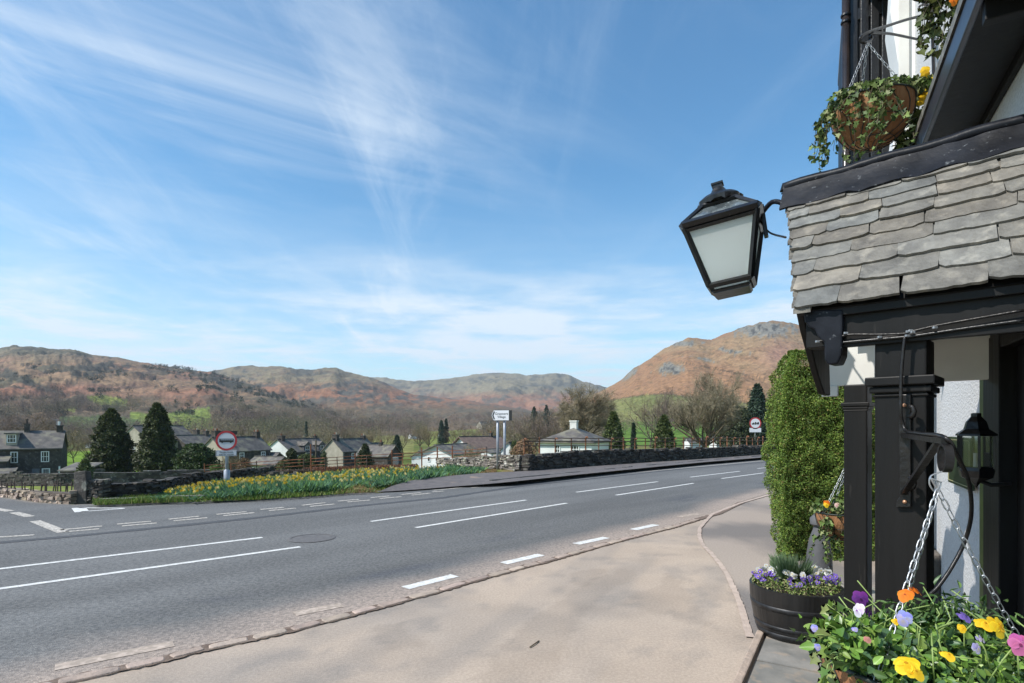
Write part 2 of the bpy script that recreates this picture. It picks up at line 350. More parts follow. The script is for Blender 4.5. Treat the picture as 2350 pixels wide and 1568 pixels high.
# ================================================================ terrain: valley floor and fells, one sheet to the horizon
pxs = np.concatenate([np.arange(-1500, -60, 30), np.arange(-60, 1860, 3.0), np.arange(1860, 3400, 25)])
ys = np.concatenate([np.array([-80, -20, .5, 3, 6, 9, 11]), np.geomspace(12, 120, 90), np.geomspace(123, 5200, 380)])
PX, YY = np.meshgrid(pxs, ys)
XX = (PX - CX) / F * np.abs(YY)
XX[YY < 1] = (PX[YY < 1] - CX) / F * 60
def edge(px): return np.interp(px, [-1500, 0, 200, 345, 560, 1050, 1194, 1480, 1757, 2100, 3400], [14, 13.6, 14.0, 14.6, 16.5, 22.5, 23.5, 29.5, 36, 47, 70])
def drop(d): return np.interp(d, [0, 4, 12, 18, 28, 45, 60, 110, 280, 500], [-.05, -.75, -1.25, -1.8, -3.0, -4.4, -4.9, -6, -7, -7])
lay = {
 'left': ([-1500, -600, -200, 0, 30, 117, 175, 205, 260, 300, 333, 385, 437, 487, 525, 560, 590, 625, 682, 710, 745, 770, 830, 900, 960, 1100, 1300], [820, 790, 800, 800, 793, 800, 804, 813, 819, 826, 833, 840, 849, 854, 870, 879, 886, 898, 918, 921, 938, 945, 957, 968, 975, 985, 1000], 330, 1150, 1.25),
 'mid': ([-1500, 200, 400, 485, 532, 575, 650, 682, 710, 732, 770, 792, 825, 857, 915, 950, 1000, 1060, 1130, 1200, 1350, 1500, 1700, 3400], [900, 890, 865, 853, 844, 842, 841, 848, 849, 847, 846, 856, 863, 872, 896, 907, 912, 918, 928, 940, 955, 965, 975, 985], 620, 1900, 1.1),
 'far': ([-1500, 600, 857, 895, 932, 995, 1015, 1057, 1084, 1134, 1186, 1209, 1244, 1279, 1311, 1336, 1361, 1394, 1500, 2000, 3400], [900, 880, 871, 873, 876, 874, 871, 868, 861, 856, 857, 862, 859, 859, 865, 877, 882, 889, 900, 900, 900], 1500, 3500, 1.0),
 'right': ([-1500, 1100, 1230, 1330, 1394, 1429, 1457, 1482, 1522, 1544, 1577, 1602, 1632, 1664, 1722, 1752, 1772, 1802, 1850, 1950, 2100, 2300, 3400], [1000, 1000, 965, 920, 889, 869, 844, 830, 802, 792, 776, 776, 779, 765, 746, 739, 736, 740, 748, 770, 800, 820, 850], 230, 950, 1.45),
}
Z = drop(YY - edge(PX)); LID = np.zeros(YY.shape, int)
Z += np.where(YY > 60, 1, 0) * (fbm(XX / 60, YY / 60, o=4) - .5) * 1.2
for li, (k, (lx, ly, r0, R, ex)) in enumerate(lay.items(), 1):
    yt = np.interp(PX, lx, ly)
    Rv = R * (1 + .10 * (fbm(PX / 260, 0 * PX + li, o=3) - .5))
    top = EYE + (HY - yt) / F * Rv
    t = np.clip((YY - r0) / (Rv - r0), 0, 1)
    s = np.where(t < 1, t ** ex * (1.0 + .12 * np.sin(t * math.pi)), 1)
    base = -7.5
    h = base + (top - base) * s
    amp = (top - base) * (.26 if k != 'right' else .12)
    n = (fbm(XX / (R * .085), YY / (R * .10), o=7, g=.58) - .5)
    rg = np.abs(fbm(XX / (R * .05) + 9, YY / (R * .09) + 3, o=6, g=.6) - .5) * 2
    h = h + amp * (n * 1.1 - rg * .5 + .12) * np.clip(t * 4, 0, 1) * np.clip((1 - t) * 3 + .05, 0, 1)
    sil = (fbm(PX / 16.0 + li * 9, YY * 0, o=5, g=.6) - .5) * R * .0055
    h = h + sil * np.clip((t - .8) * 5, 0, 1)
    h = np.where(YY > Rv, top + sil - (YY - Rv) * .28, h)
    up = h > Z + .2
    LID = np.where(up, li, LID); Z = np.maximum(Z, h)
Z[YY < 12] = 0; Z -= .03
Z[YY < 1] = -.05
PYv = HY - (Z - EYE) / np.maximum(YY, .5) * F
def C(*c): return np.array(c, dtype=float)
def mixc(a, b, m): return a * (1 - m[..., None]) + b * m[..., None]
col = np.zeros(YY.shape + (3,)) + C(.12, .15, .04)
n1 = fbm(XX / 45, YY / 45, o=5); n2 = fbm(XX / 9, YY / 14, Z / 9, o=4)
col = mixc(col, C(.19, .19, .065), np.clip((n1 - .42) * 5, 0, 1)); col = mixc(col, C(.13, .10, .06), np.clip((n2 - .58) * 6, 0, 1) * (YY > 90) * .8)
N1 = fbm(XX / 70, YY / 110, Z / 40, o=6, g=.6); N2 = fbm(XX / 24 + 5, YY / 60, Z / 13, o=5, g=.6); N4 = fbm(PX / 17, PYv / 6.5, o=6, g=.62); N3 = fbm(XX / 160 + 2, YY / 260, Z / 60, o=4)
sm = lambda x, a, b: np.clip((x - a) / (b - a), 0, 1)
for li in (1, 2, 3, 4):
    m = LID == li
    if li == 1:
        c = np.zeros_like(col) + C(.28, .145, .095); c = mixc(c, C(.27, .18, .11), sm(N3, .46, .60)); c = mixc(c, C(.17, .10, .08), sm(N2, .52, .66) * .7)
        c = mixc(c, C(.20, .17, .095), sm(N1, .55, .66) * .8)
        c = mixc(c, C(.17, .16, .11), sm(-PYv, -838, -812) * .8)
        rock = sm(N1 + (N2 - .5) * .6, .56, .61)
        bias = np.exp(-((PX - 215) / 75) ** 2 - ((PYv - 848) / 20) ** 2) + np.exp(-((PX - 480) / 110) ** 2 - ((PYv - 868 - (PX - 480) * .28) / 13) ** 2) * 1.0 + np.exp(-((PX - 680) / 70) ** 2 - ((PYv - 925 - (PX - 680) * .25) / 9) ** 2) + np.exp(-((PX - 20) / 40) ** 2 - ((PYv - 860) / 12) ** 2) + np.exp(-((PX - 80) / 60) ** 2 - ((PYv - 885 - (PX - 80) * .3) / 8) ** 2)
        rock = np.maximum(rock * .75, sm(bias * 1.0 + (N4 - .5) * 2.6, .45, .70)); rock = np.maximum(rock, sm(N4, .60, .66) * .7)
        c = mixc(c, C(.062, .064, .052), rock * .9)
        c = mixc(c, C(.13, .11, .075), sm(PYv + (N2 - .5) * 60, 895, 925) * .75)
    elif li == 2:
        c = np.zeros_like(col) + C(.22, .185, .12); c = mixc(c, C(.29, .15, .09), sm(PYv + (N1 - .5) * 60, 868, 895)); c = mixc(c, C(.17, .12, .09), sm(N2, .5, .62) * .6)
        c = mixc(c, C(.13, .12, .095), sm(N4, .57, .64) * .7); c = mixc(c, C(.10, .10, .085), sm(N1 + (N4 - .5) * .7 + np.exp(-((PX - 800) / 110) ** 2 - ((PYv - 886 - (PX - 800) * .1) / 11) ** 2) * .16, .57, .63) * .85)
        c = mixc(c, C(.13, .11, .075), sm(PYv, 918, 940) * .8)
    elif li == 3:
        c = np.zeros_like(col) + C(.235, .205, .14); c = mixc(c, C(.29, .16, .105), sm(PYv + (N1 - .5) * 50, 892, 915)); c = mixc(c, C(.16, .15, .12), sm(N4, .55, .63) * .6); c = mixc(c, C(.12, .12, .10), sm(N1 + (N4 - .5) * .7 + np.exp(-((PX - 1170) / 45) ** 2 - ((PYv - 893) / 9) ** 2) * .2, .56, .62) * .8)
    else:
        c = np.zeros_like(col) + C(.30, .175, .10); c = mixc(c, C(.30, .205, .12), sm(N3, .45, .6)); c = mixc(c, C(.24, .14, .085), sm(N2, .50, .64) * .6); c = mixc(c, C(.13, .10, .06), sm(N4, .64, .68) * .6)
        crag = np.exp(-((PX - 1537) / 30) ** 2 - ((PYv - 846) / 15) ** 2) + np.exp(-((PX - 1755) / 75) ** 2 - ((PYv - 757) / 19) ** 2) * 1.0 + np.exp(-((PX - 1447) / 16) ** 2 - ((PYv - 858 + (PX - 1447) * .8) / 10) ** 2) + np.exp(-((PX - 1565) / 40) ** 2 - ((PYv - 787) / 8) ** 2) * .9 + np.exp(-((PX - 1620) / 32) ** 2 - ((PYv - 826 - (PX - 1620) * .25) / 5) ** 2) * .8 + np.exp(-((PX - 1680) / 40) ** 2 - ((PYv - 806 - (PX - 1680) * .15) / 4) ** 2) * .8
        c = mixc(c, C(.22, .17, .10), sm(crag, .12, .5) * .6)
        N5 = fbm(PX / 7, PYv / 9, o=5, g=.65); c = mixc(c, C(.22, .21, .18), sm(crag + (N5 - .5) * 1.6, .40, .55)); c = mixc(c, C(.075, .075, .07), sm(crag * .8 + (N5 - .5) * 5, .85, 1.1) * sm(crag, .25, .5) * .85)
        c = mixc(c, C(.30, .17, .13), np.exp(-((PX - 1790) / 40) ** 2 - ((PYv - 815) / 30) ** 2) * .8)
        wl = np.interp(PX, [1569, 1657, 1769, 1900], [832, 850, 871, 890]); c = mixc(c, C(.09, .07, .05), ((np.abs(PYv - wl) < 1.1) & (PX > 1560)) * .8)
        fb = np.interp(PX, [1380, 1417, 1482, 1537, 1600, 1700, 1800, 3000], [925, 916, 906, 905, 915, 925, 930, 940])
        g = mixc(np.zeros_like(col) + C(.215, .215, .085), C(.16, .175, .065), sm(N2, .4, .6)); g = mixc(g, C(.11, .19, .04), ((PYv > 968) & (PX < 1640)) * 1.0)
        c = mixc(c, g, sm(PYv, fb - .5, fb + .5) * (PX > 1380)); c = mixc(c, C(.08, .07, .05), (np.abs(PYv - fb) < .9) * (PX > 1380) * .8)
        c = mixc(c, C(.14, .12, .07), ((PX <= 1380) * sm(PYv, 925, 935)))
    col[m] = c[m]
fields = [([(195, 909), (240, 908), (292, 917), (290, 934), (225, 928)], (.22, .25, .06)), ([(300, 946), (375, 950), (480, 935), (490, 985), (385, 985), (300, 965)], (.19, .25, .055)), ([(140, 925), (175, 935), (172, 948), (145, 940)], (.22, .24, .07)),
          ([(135, 958), (225, 955), (320, 962), (330, 985), (150, 985)], (.10, .14, .055)), ([(100, 1036), (420, 1034), (640, 1030), (640, 1100), (100, 1110)], (.15, .25, .03)),
          ([(585, 1020), (640, 1018), (640, 1080), (560, 1080)], (.18, .28, .035)), ([(860, 1000), (950, 1000), (950, 1040), (840, 1045)], (.23, .23, .08)), ([(960, 992), (1100, 985), (1130, 1040), (1000, 1040)], (.20, .23, .06)),
          ([(1130, 985), (1190, 992), (1190, 1010), (1140, 1010)], (.27, .26, .12))]
for poly, c in fields:
    m = in_poly(PX, PYv, poly) & (YY > 60); col[m] = col[m] * .12 + np.array(c) * .88 * (1 + (n2[m][:, None] - .5) * .25)
near = (YY <= 60); cn = mixc(np.zeros_like(col) + C(.17, .22, .045), C(.22, .22, .08), sm(fbm(XX / 2.5, YY / 2.5, o=4), .45, .6)); col[near] = cn[near]
nr, nc = YY.shape
idx = np.arange(nr * nc).reshape(nr, nc)
Fq = np.stack([idx[:-1, :-1], idx[:-1, 1:], idx[1:, 1:], idx[1:, :-1]], -1).reshape(-1, 4)
Vt = np.stack([XX, YY, Z], -1).reshape(-1, 3)
M['land'] = mat('open_land', (1, 1, 1), (.62, .64, .66), scale=.09, rough=.95, attr=True, spec=.05, detail=12, coords='Object', c3=(1.12, 1.1, 1.05), s3=.30, w3=(.5, .62), bump=.6, bscale=.15, bdist=3)
ground = link('ground', np_mesh('ground', Vt, Fq, colors=col.reshape(-1, 3), smooth=True), M['land']); tag(ground, kind='structure', label='green valley floor rising to rust brown fells')
_TX = [(XX, YY, Z)]
def land_z(x, y):
    px = CX + x / y * F; j = int(np.clip(np.searchsorted(pxs, px), 1, len(pxs) - 1)); i = int(np.clip(np.searchsorted(ys, y), 1, len(ys) - 1))
    a = (px - pxs[j - 1]) / (pxs[j] - pxs[j - 1]); b = (y - ys[i - 1]) / (ys[i] - ys[i - 1])
    return float((Z[i - 1, j - 1] * (1 - a) + Z[i - 1, j] * a) * (1 - b) + (Z[i, j - 1] * (1 - a) + Z[i, j] * a) * b)
def land_px(px, Y): return Vector(((px - CX) / F * Y, Y, land_z((px - CX) / F * Y, Y)))
# ================================================================ road, pavements, markings
def resample(pts, n):
    pts = [Vector(p) for p in pts]; d = [0]
    for a, b in zip(pts, pts[1:]): d.append(d[-1] + (b - a).length)
    A = np.array([tuple(p) for p in pts]); s = np.linspace(0, d[-1], n)
    return np.stack([np.interp(s, d, A[:, k]) for k in range(3)], 1)
def zl(x, y): return (x * .4333, 1112.3 + y * .4333)
def zm(x, y): return (861.7 + x * .4, 1057.5 + y * .4)
FAR = [(-900, 1060), (-500, 1078), (-250, 1100), (-100, 1122), (0, 1141), (90, 1154), (165, 1159), (225, 1157), (345, 1152), (470, 1149), (600, 1144), (700, 1138), (790, 1131), (870, 1131), (950, 1127), (1050, 1119), (1130, 1113), (1180, 1108), (1330, 1092), (1480, 1076.5), (1620, 1063), (1757, 1051.5), (2100, 1027), (2600, 1008)]
NEARK = [(-900, 1900), (-300, 1690), (0, 1600), (100, 1571), (160, 1556), (286, 1530), (373, 1511), (446, 1491), (524, 1474), (598, 1459), (663, 1444), (719, 1429), (776, 1416), (832, 1400), (888, 1386), (936, 1372), (982, 1361), (1022, 1349), (1062, 1337), (1102, 1326), (1142, 1315), (1194, 1301), (1258, 1285), (1314, 1269), (1382, 1249), (1462, 1229), (1542, 1209), (1606, 1189), (1640, 1180), (1698, 1153), (1758, 1135), (1900, 1108), (2100, 1082), (2600, 1040)]
far = resample([G(*p) for p in FAR], 500); nk = resample([G(*p) for p in NEARK], 900)
def dist_to(poly, X, Y):
    out = np.full(X.shape, 1e9)
    for a, b in zip(poly[:-1], poly[1:]):
        ex, ey = b[0] - a[0], b[1] - a[1]; t = np.clip(((X - a[0]) * ex + (Y - a[1]) * ey) / (ex * ex + ey * ey + 1e-9), 0, 1)
        out = np.minimum(out, np.hypot(X - a[0] - t * ex, Y - a[1] - t * ey))
    return out
# pavement: one fine sheet; the carriageway lies 6 mm above it
gx = np.arange(-12, 14, .06); gy = np.concatenate([np.arange(-4, 12, .06), np.arange(12, 30, .25)])
GX, GY = np.meshgrid(gx, gy)
pn = fbm(GX * 1.1 + GY * .2, GY * 1.1, o=5); rr = GX * UR.x + GY * UR.y; pp = GX * UP.x + GY * UP.y
tyre = fbm((rr + pp * .25) * .35 + 3, (pp - rr * .35) * 3.2, o=5); pt = fbm(GX * 3, GY * 3, o=4)
tan = C(.45, .365, .29); grey = C(.255, .235, .215)
cp = np.zeros(GX.shape + (3,)) + tan
cp = mixc(cp, grey, sm(pn, .44, .70) * .34); cp = mixc(cp, grey, sm(tyre, .46, .62) * .30); cp = cp * (1 + (pt[..., None] - .5) * .26); cp = mixc(cp, grey * .9, sm(fbm(GX * 4.5 + 2, GY * 4.5, o=5, g=.6), .57, .66) * .35); cp = mixc(cp, tan * 1.12, sm(fbm(GX * .9 + 7, GY * .9 + 1, o=5), .52, .62) * .4)
# repaired tarmac patches and the darker path beyond the thin edging
for poly in ([(1455, 1388), (1540, 1322), (1585, 1400), (1640, 1440), (1530, 1420)], [(1300, 1304), (1380, 1303), (1350, 1345), (1300, 1335)], [(1230, 1430), (1350, 1330), (1420, 1300), (1460, 1305), (1300, 1480), (1180, 1590), (1060, 1590)],
             [(860, 1440), (960, 1425), (1000, 1500), (900, 1490)]):
    w_ = [G(*p) for p in poly]; ins = in_poly(GX + (pn - .5) * .5, GY + (tyre - .5) * .5, [(q.x, q.y) for q in w_]); cp[ins] = cp[ins] * .90
EDGE = [zm(1930, 310), zm(1860, 390), zm(1858, 440), zm(1880, 490), zm(1930, 540), zm(1980, 600), zm(2020, 660), zm(2065, 760), zm(2100, 850), zm(2130, 960), zm(2150, 1020)]
ew = [G(*p) for p in EDGE]
pathpoly = [(q.x, q.y) for q in ew] + [(G(*p).x, G(*p).y) for p in [(2350, 1500), (2350, 1200), (2000, 1100), (1760, 1140), (1698, 1157)]]
ins = in_poly(GX, GY, pathpoly); path_n = fbm(GX * 1.4, GY * .8, o=4)
cpath = mixc(np.zeros_like(cp) + C(.38, .32, .27), C(.21, .19, .175), sm(path_n, .36, .68)); cp[ins] = cpath[ins]
nr, nc = GX.shape; idx = np.arange(nr * nc).reshape(nr, nc)
_r = nk @ np.array(UR); _p = nk @ np.array(UP); _o = np.argsort(_r); pkeep = (pp < np.interp(rr, _r[_o], _p[_o]) + .35).ravel()
M['pave'] = mat('dusty_tarmac', (1.0, 1.0, 1.0), (.82, .82, .83), scale=48, rough=.92, attr=True, bump=.5, bscale=130, spec=.15, detail=8, c3=(.68, .68, .69), s3=90, w3=(.60, .70), bdist=.006)
pav = link('pavement', np_mesh('pavement', np.stack([GX, GY, GX * 0], -1).reshape(-1, 3), (lambda q: q[pkeep[q].all(1)])(np.stack([idx[:-1, :-1], idx[:-1, 1:], idx[1:, 1:], idx[1:, :-1]], -1).reshape(-1, 4)), colors=cp.reshape(-1, 3)), M['pave'])
tag(pav, kind='structure')
# carriageway strip
na = 420; far_r = resample([G(*p) for p in FAR], na)
# match near points by road-direction coordinate so the strip does not twist
s_near = nk @ np.array(UR); s_far = far_r @ np.array(UR)
order = np.argsort(s_near); near_r = np.stack([np.interp(s_far, s_near[order], nk[order, k]) for k in range(3)], 1)
ss = np.linspace(0, 1, 90) ** .7
V = near_r[:, None, :] * (1 - ss)[None, ::-1, None] + far_r[:, None, :] * ss[None, ::-1, None]
V[..., 2] = .006
dk = dist_to(resample([G(*p) for p in NEARK], 120), V[..., 0], V[..., 1])
df = dist_to(resample([G(*p) for p in FAR], 120), V[..., 0], V[..., 1])
dn = fbm(V[..., 0] * 2.1, V[..., 1] * 2.1, o=5)
RR = V[..., 0] * UR.x + V[..., 1] * UR.y; PP = V[..., 0] * UP.x + V[..., 1] * UP.y
lane = fbm(PP * 1.8, RR * .12, o=4)
cr = np.zeros(V.shape) + C(.166, .166, .163); cr = cr * (1 + (lane[..., None] - .5) * .65) * (1 + (fbm(V[..., 0] * .5, V[..., 1] * .5, o=4)[..., None] - .5) * .25)
cr = mixc(cr, C(.095, .10, .115), sm(fbm(PP * 3.2, RR * .6 + 3, o=5), .56, .66) * np.exp(-((dk - 1.0) / .35) ** 2) * .9)
cr = mixc(cr, C(.42, .34, .285), np.clip(1.15 - (dk + (dn - .5) * .5) / .62, 0, .92))
cr = mixc(cr, C(.30, .26, .22), np.clip(.8 - (df + (dn - .5) * .2) / .2, 0, .7))
seam = [zl(-300, 335), zl(0, 310), zl(400, 275), zl(900, 225), zl(1340, 180), zl(1900, 115), (1018, 1143), (1204, 1115), (1354, 1100), (1566, 1077), (1757, 1061)]
sw = resample([G(*p) for p in seam], 90)
nr, nc = V.shape[:2]; idx = np.arange(nr * nc).reshape(nr, nc)
M['asph'] = mat('worn_asphalt', (1.06, 1.05, 1.04), (.62, .63, .64), scale=30, rough=.88, attr=True, bump=.7, bscale=120, spec=.2, detail=9, c3=(1.7, 1.65, 1.55), s3=95, w3=(.62, .70), bdist=.01)
road = link('road', np_mesh('road', V.reshape(-1, 3), np.stack([idx[:-1, :-1], idx[:-1, 1:], idx[1:, 1:], idx[1:, :-1]], -1).reshape(-1, 4), colors=cr.reshape(-1, 3)), M['asph']); tag(road, kind='structure')
def ribbon(mb, pts, w, z, col=None, n=40, jit=.0):
    A = resample(pts, n); vs = []; fs = []
    for i in range(n):
        t = A[min(i + 1, n - 1)] - A[max(i - 1, 0)]; t = t / (np.hypot(t[0], t[1]) + 1e-9); nn = np.array([-t[1], t[0]]); ww = w / 2 * (1 + random.uniform(-jit, jit))
        vs += [(A[i][0] + nn[0] * ww, A[i][1] + nn[1] * ww, z), (A[i][0] - nn[0] * ww, A[i][1] - nn[1] * ww, z)]
    fs = [(2 * i, 2 * i + 1, 2 * i + 3, 2 * i + 2) for i in range(n - 1)]
    mb.add(vs, fs, col)
mb = MB(); ribbon(mb, [G(*p) for p in seam], .20, .010, n=160, jit=.25)
o = mb.build('road_seam', mat('dark_sealed_seam', (.075, .076, .08), (.055, .056, .06), scale=20, rough=.85, bump=.5, bscale=90)); tag(o, kind='structure')
# painted markings
M['paint'] = mat('road_paint', (.74, .73, .70), (.55, .54, .51), scale=14, rough=.75, bump=.4, bscale=150, detail=10, c3=(.30, .29, .27), s3=45, w3=(.60, .70))
M['paint_worn'] = mat('worn_road_paint', (.60, .56, .50), (.42, .37, .31), scale=22, rough=.8, detail=10, c3=(.26, .24, .21), s3=30, w3=(.47, .60))
M['paint_dust'] = mat('dusty_road_paint', (.52, .43, .36), (.40, .32, .26), scale=22, rough=.9, detail=10, c3=(.33, .27, .22), s3=20, w3=(.42, .56))
def line(mb, a, b, w, jit=.04): ribbon(mb, [G(*a), G(*b)], w, .0095, n=30, jit=jit)
mb = MB()
for a, b in ((zl(-350, 492), zl(1390, 283)), (zl(-350, 605), zl(1590, 333)), ((851, 1198), zm(865, 228)), (zm(232, 387), zm(1097, 246)), (zm(1150, 183), zm(1620, 122)), (zm(1380, 200), zm(1825, 131)),
             (zm(1805, 96), zm(2090, 62)), (zm(1985, 104), zm(2230, 71)), ((1738, 1076), (1900, 1060)), ((1800, 1078), (1960, 1062))): line(mb, a, b, .085)
for a, b in ((zm(170, 735), zm(455, 663)), (zm(735, 593), zm(950, 543)), (zm(1150, 481), zm(1325, 444)), (zm(1478, 399), zm(1610, 370))): line(mb, a, b, .13, .08)
T = [G(*zl(412, 124)), G(*zl(662, 128)), G(*zl(430, 147))]
line(mb, zl(416, 125), zl(660, 127.5), .075); line(mb, zl(428, 146), zl(660, 129), .075); line(mb, zl(416, 124.5), zl(434, 146.5), .22)
o = mb.build('road_markings', M['paint']); tag(o, kind='structure')
mb = MB()
GW = [((320, 243), (540, 222)), ((345, 253), (525, 237)), ((620, 212), (800, 197)), ((645, 222), (830, 206)), ((893, 186), (1055, 170)), ((920, 194), (1097, 178)), ((1147, 160), (1305, 146)), ((1183, 167), (1347, 151)), ((1380, 134), (1503, 123)), ((1425, 140), (1567, 127)),
      ((1600, 112), (1722, 98)), ((1640, 118), (1772, 105)), ((1790, 90), (1900, 80)), ((1840, 94), (1960, 84)), ((1965, 71), (2065, 62)), ((2010, 76), (2125, 66)), ((2125, 55), (2230, 44)), ((2180, 58), (2280, 47)), ((2290, 41), (2350, 36)), ((-60, 284), (180, 270))]
for a, b in GW: line(mb, zl(*a), zl(*b), .10, .08)
for a, b in ((zl(-160, 110), zl(55, 143)), (zl(75, 150), zl(160, 172)), (zl(185, 195), zl(335, 255))): line(mb, a, b, .15)
for a, b in ((zm(330, 172), zm(560, 150)), (zm(550, 157), zm(710, 143)), (zm(850, 128), (1480, 1083)), ((1480, 1083), (1757, 1057.5)), ((1757, 1057.5), (2100, 1032))): line(mb, a, b, .09)
o = mb.build('worn_road_markings', M['paint_worn']); tag(o, kind='structure')
mb = MB()
for a, b in ((zm(1740, 326), zm(1860, 306)), (zl(1560, 690), zl(1810, 642)), (zl(290, 975), zl(920, 848))): line(mb, a, b, .13, .04)
o = mb.build('dusty_road_markings', M['paint_dust']); tag(o, kind='structure')
# manhole
mb = MB(); c_ = G(715, 1236.7); mb.lathe([(0.0, 0), (.28, 0)], 28, c=(c_.x, c_.y, .0125)); mb.lathe([(.28, .0), (.28, .004), (.31, .004), (.33, 0)], 28, c=(c_.x, c_.y, .0125))
mh = mb.build('manhole_cover', mat('worn_iron_cover', (.14, .132, .128), (.10, .096, .095), scale=14, rough=.8, bump=1, bscale=50)); tag(mh, 'round rusty manhole cover set in the grey road', 'manhole')
# near kerb: flush rounded setts
M['kerb'] = mat('pink_kerb_stone', (.44, .345, .275), (.31, .25, .205), scale=9, rough=.9, bump=.8, bscale=40, attr=True, bdist=.01)
mb = MB(); s = 0; A = resample([G(*p) for p in NEARK[:28]], 2000); D = np.concatenate([[0], np.cumsum(np.hypot(*(np.diff(A[:, :2], axis=0).T)))])
pos = 0
while pos < D[-1] - .4:
    Ln = random.uniform(.24, .38); a = np.array([np.interp(pos + .018, D, A[:, k]) for k in range(2)]); b = np.array([np.interp(pos + Ln - .018, D, A[:, k]) for k in range(2)])
    t = (b - a) / np.hypot(*(b - a)); n_ = np.array([t[1], -t[0]]); wd = random.uniform(.085, .11); g = random.uniform(.8, 1.15); ln = np.hypot(*(b - a)); off = random.uniform(-.006, .006)
    prof = []
    for q in range(16):
        an = 2 * math.pi * q / 16; cx_, cy_ = math.cos(an), math.sin(an); ex = abs(cx_) ** .35 * (1 if cx_ > 0 else -1); ey = abs(cy_) ** .45 * (1 if cy_ > 0 else -1)
        prof.append(((ex + 1) / 2 * ln + random.uniform(-.006, .006), ey * wd / 2 + wd / 2 + off))
    base = [Vector((a[0] + t[0] * u + n_[0] * v, a[1] + t[1] * u + n_[1] * v, -.02)) for u, v in prof]
    ctr = sum(base, Vector()) / 16; top = [ctr + (q - ctr) * .93 + Vector((0, 0, .038)) for q in base]; mid = [q + Vector((0, 0, .032)) for q in base]
    mb.add(base + mid + top + [ctr + Vector((0, 0, .042))], [(i, (i + 1) % 16, 16 + (i + 1) % 16, 16 + i) for i in range(16)] + [(16 + i, 16 + (i + 1) % 16, 32 + (i + 1) % 16, 32 + i) for i in range(16)] + [(32 + i, 32 + (i + 1) % 16, 48) for i in range(16)], (g, g * random.uniform(.96, 1.02), g))
    pos += Ln
o = mb.build('kerb', M['kerb']); tag(o, kind='structure')
mb = MB(); off = [Vector(p) for p in resample([G(*p) for p in NEARK[:30]], 300)]
offs = [p + Vector((UP.x, UP.y, 0)) * -.045 for p in off]; ribbon(mb, offs, .125, .011, n=400, jit=.22)
o = mb.build('kerb_grime', mat('brown_joint_dirt', (.11, .075, .055), (.22, .165, .13), scale=12, rough=1, bump=.8, bscale=60)); tag(o, kind='structure')
mb = MB(); ribbon(mb, ew, .055, .012, n=120, jit=.2); ribbon(mb, [G(*zm(1930, 310)), G(1698, 1156), G(1758, 1139), G(1900, 1112)], .07, .012, n=60, jit=.2)
o = mb.build('path_edging', mat('pale_concrete_edging', (.50, .40, .33), (.38, .30, .25), scale=8, rough=.9, bump=.5, bscale=50)); tag(o, kind='structure')
# diagonal edging and flagstones round the porch
ka, kb = G(1737, 1458), G(1672, 1600); kd = (kb - ka).normalized(); kn = Vector((-kd.y, kd.x, 0));
if kn.x < 0: kn = -kn
mb = MB(); mb.prism([ka, kb + kd * 2, kb + kd * 2 + kn * .055, ka + kn * .055], (0, 0, .045), (1, .98, .96)); o = mb.build('flagstone_kerb', M['kerb'], bevel=.01); tag(o, kind='structure')
mb = MB(); rg = random.Random(5)
for i in range(9):
    y0 = -.35
    for j in range(9):
        a0 = ka + kd * (-1.9 + i * .62) + kn * (.075 + j * .5 + (i % 2) * .18 * (j > 0)); j_ = lambda: Vector((rg.uniform(-.03, .03), rg.uniform(-.03, .03), 0)); g = rg.uniform(.8, 1.15)
        w0 = .5 - .012 if (j > 0 or i % 2 == 0) else .5 + .18 - .012
        q = [a0, a0 + kd * .60, a0 + kd * .60 + kn * w0, a0 + kn * w0]
        if j: q = [q[0] + j_() * .4, q[1] + j_() * .4, q[2] + j_() * .4, q[3] + j_() * .4]
        mb.prism(q, (0, 0, .022 + rg.uniform(0, .004)), (g, g, g * rg.uniform(.95, 1.04)))
o = mb.build('flagstones', mat('grey_flagstone', (.29, .27, .235), (.19, .185, .165), scale=5, rough=.75, bump=.6, bscale=18, attr=True, c3=(.36, .29, .22), s3=7, w3=(.56, .68))); tag(o, kind='structure')
# ---------------------------------------------------------------- verge and far footway
fe = [p for p in FAR if 200 <= p[0]]; a = resample([G(px, py + .5) for px, py in fe], 260)
V = []; nb = 30
def bedY0(px): return (EYE - .12) * F / (np.interp(px, [200, 345, 470, 600, 700, 800, 900, 1000, 1110, 1250], [1152, 1145, 1143, 1136, 1129, 1121, 1111, 1095, 1083, 1075]) - HY)
def bedY1(px): return np.maximum(np.interp(px, [200, 345, 430, 560, 700, 900, 1050, 1110], [12.6, 13.2, 15.6, 18.6, 22.0, 24, 23, 21.8]), bedY0(px) + .1)
def bfall(px): return np.interp(px, [200, 345, 500, 700, 900, 1050, 1110, 1200], [.05, .12, .32, .50, .40, .22, .1, .0])
def vz(px, Y, t=1): return np.where(Y < bedY0(px), np.where(px > 860, .0, .08), .10 - bfall(px) * np.clip((Y - bedY0(px)) / (bedY1(px) - bedY0(px) + .2), 0, 1.15)) - .02 * (t > .99)
for q in a:
    px = CX + q[0] / q[1] * F; Ye = edge(px) + 1.2; b = Vector(((px - CX) / F * Ye, Ye, 0))
    for k in range(nb):
        t = (k / (nb - 1)) ** 1.2; x = q[0] * (1 - t) + b.x * t; y = q[1] * (1 - t) + b.y * t
        V.append((x, y, vz(px, y, k / (nb - 1))))
V = np.array(V); idx = np.arange(len(a) * nb).reshape(len(a), nb)
vc = mixc(np.zeros((len(V), 3)) + C(.13, .19, .035), C(.24, .24, .07), sm(fbm(V[:, 0] * 2, V[:, 1] * 2, o=4), .45, .6)); pxv = CX + V[:, 0] / V[:, 1] * F
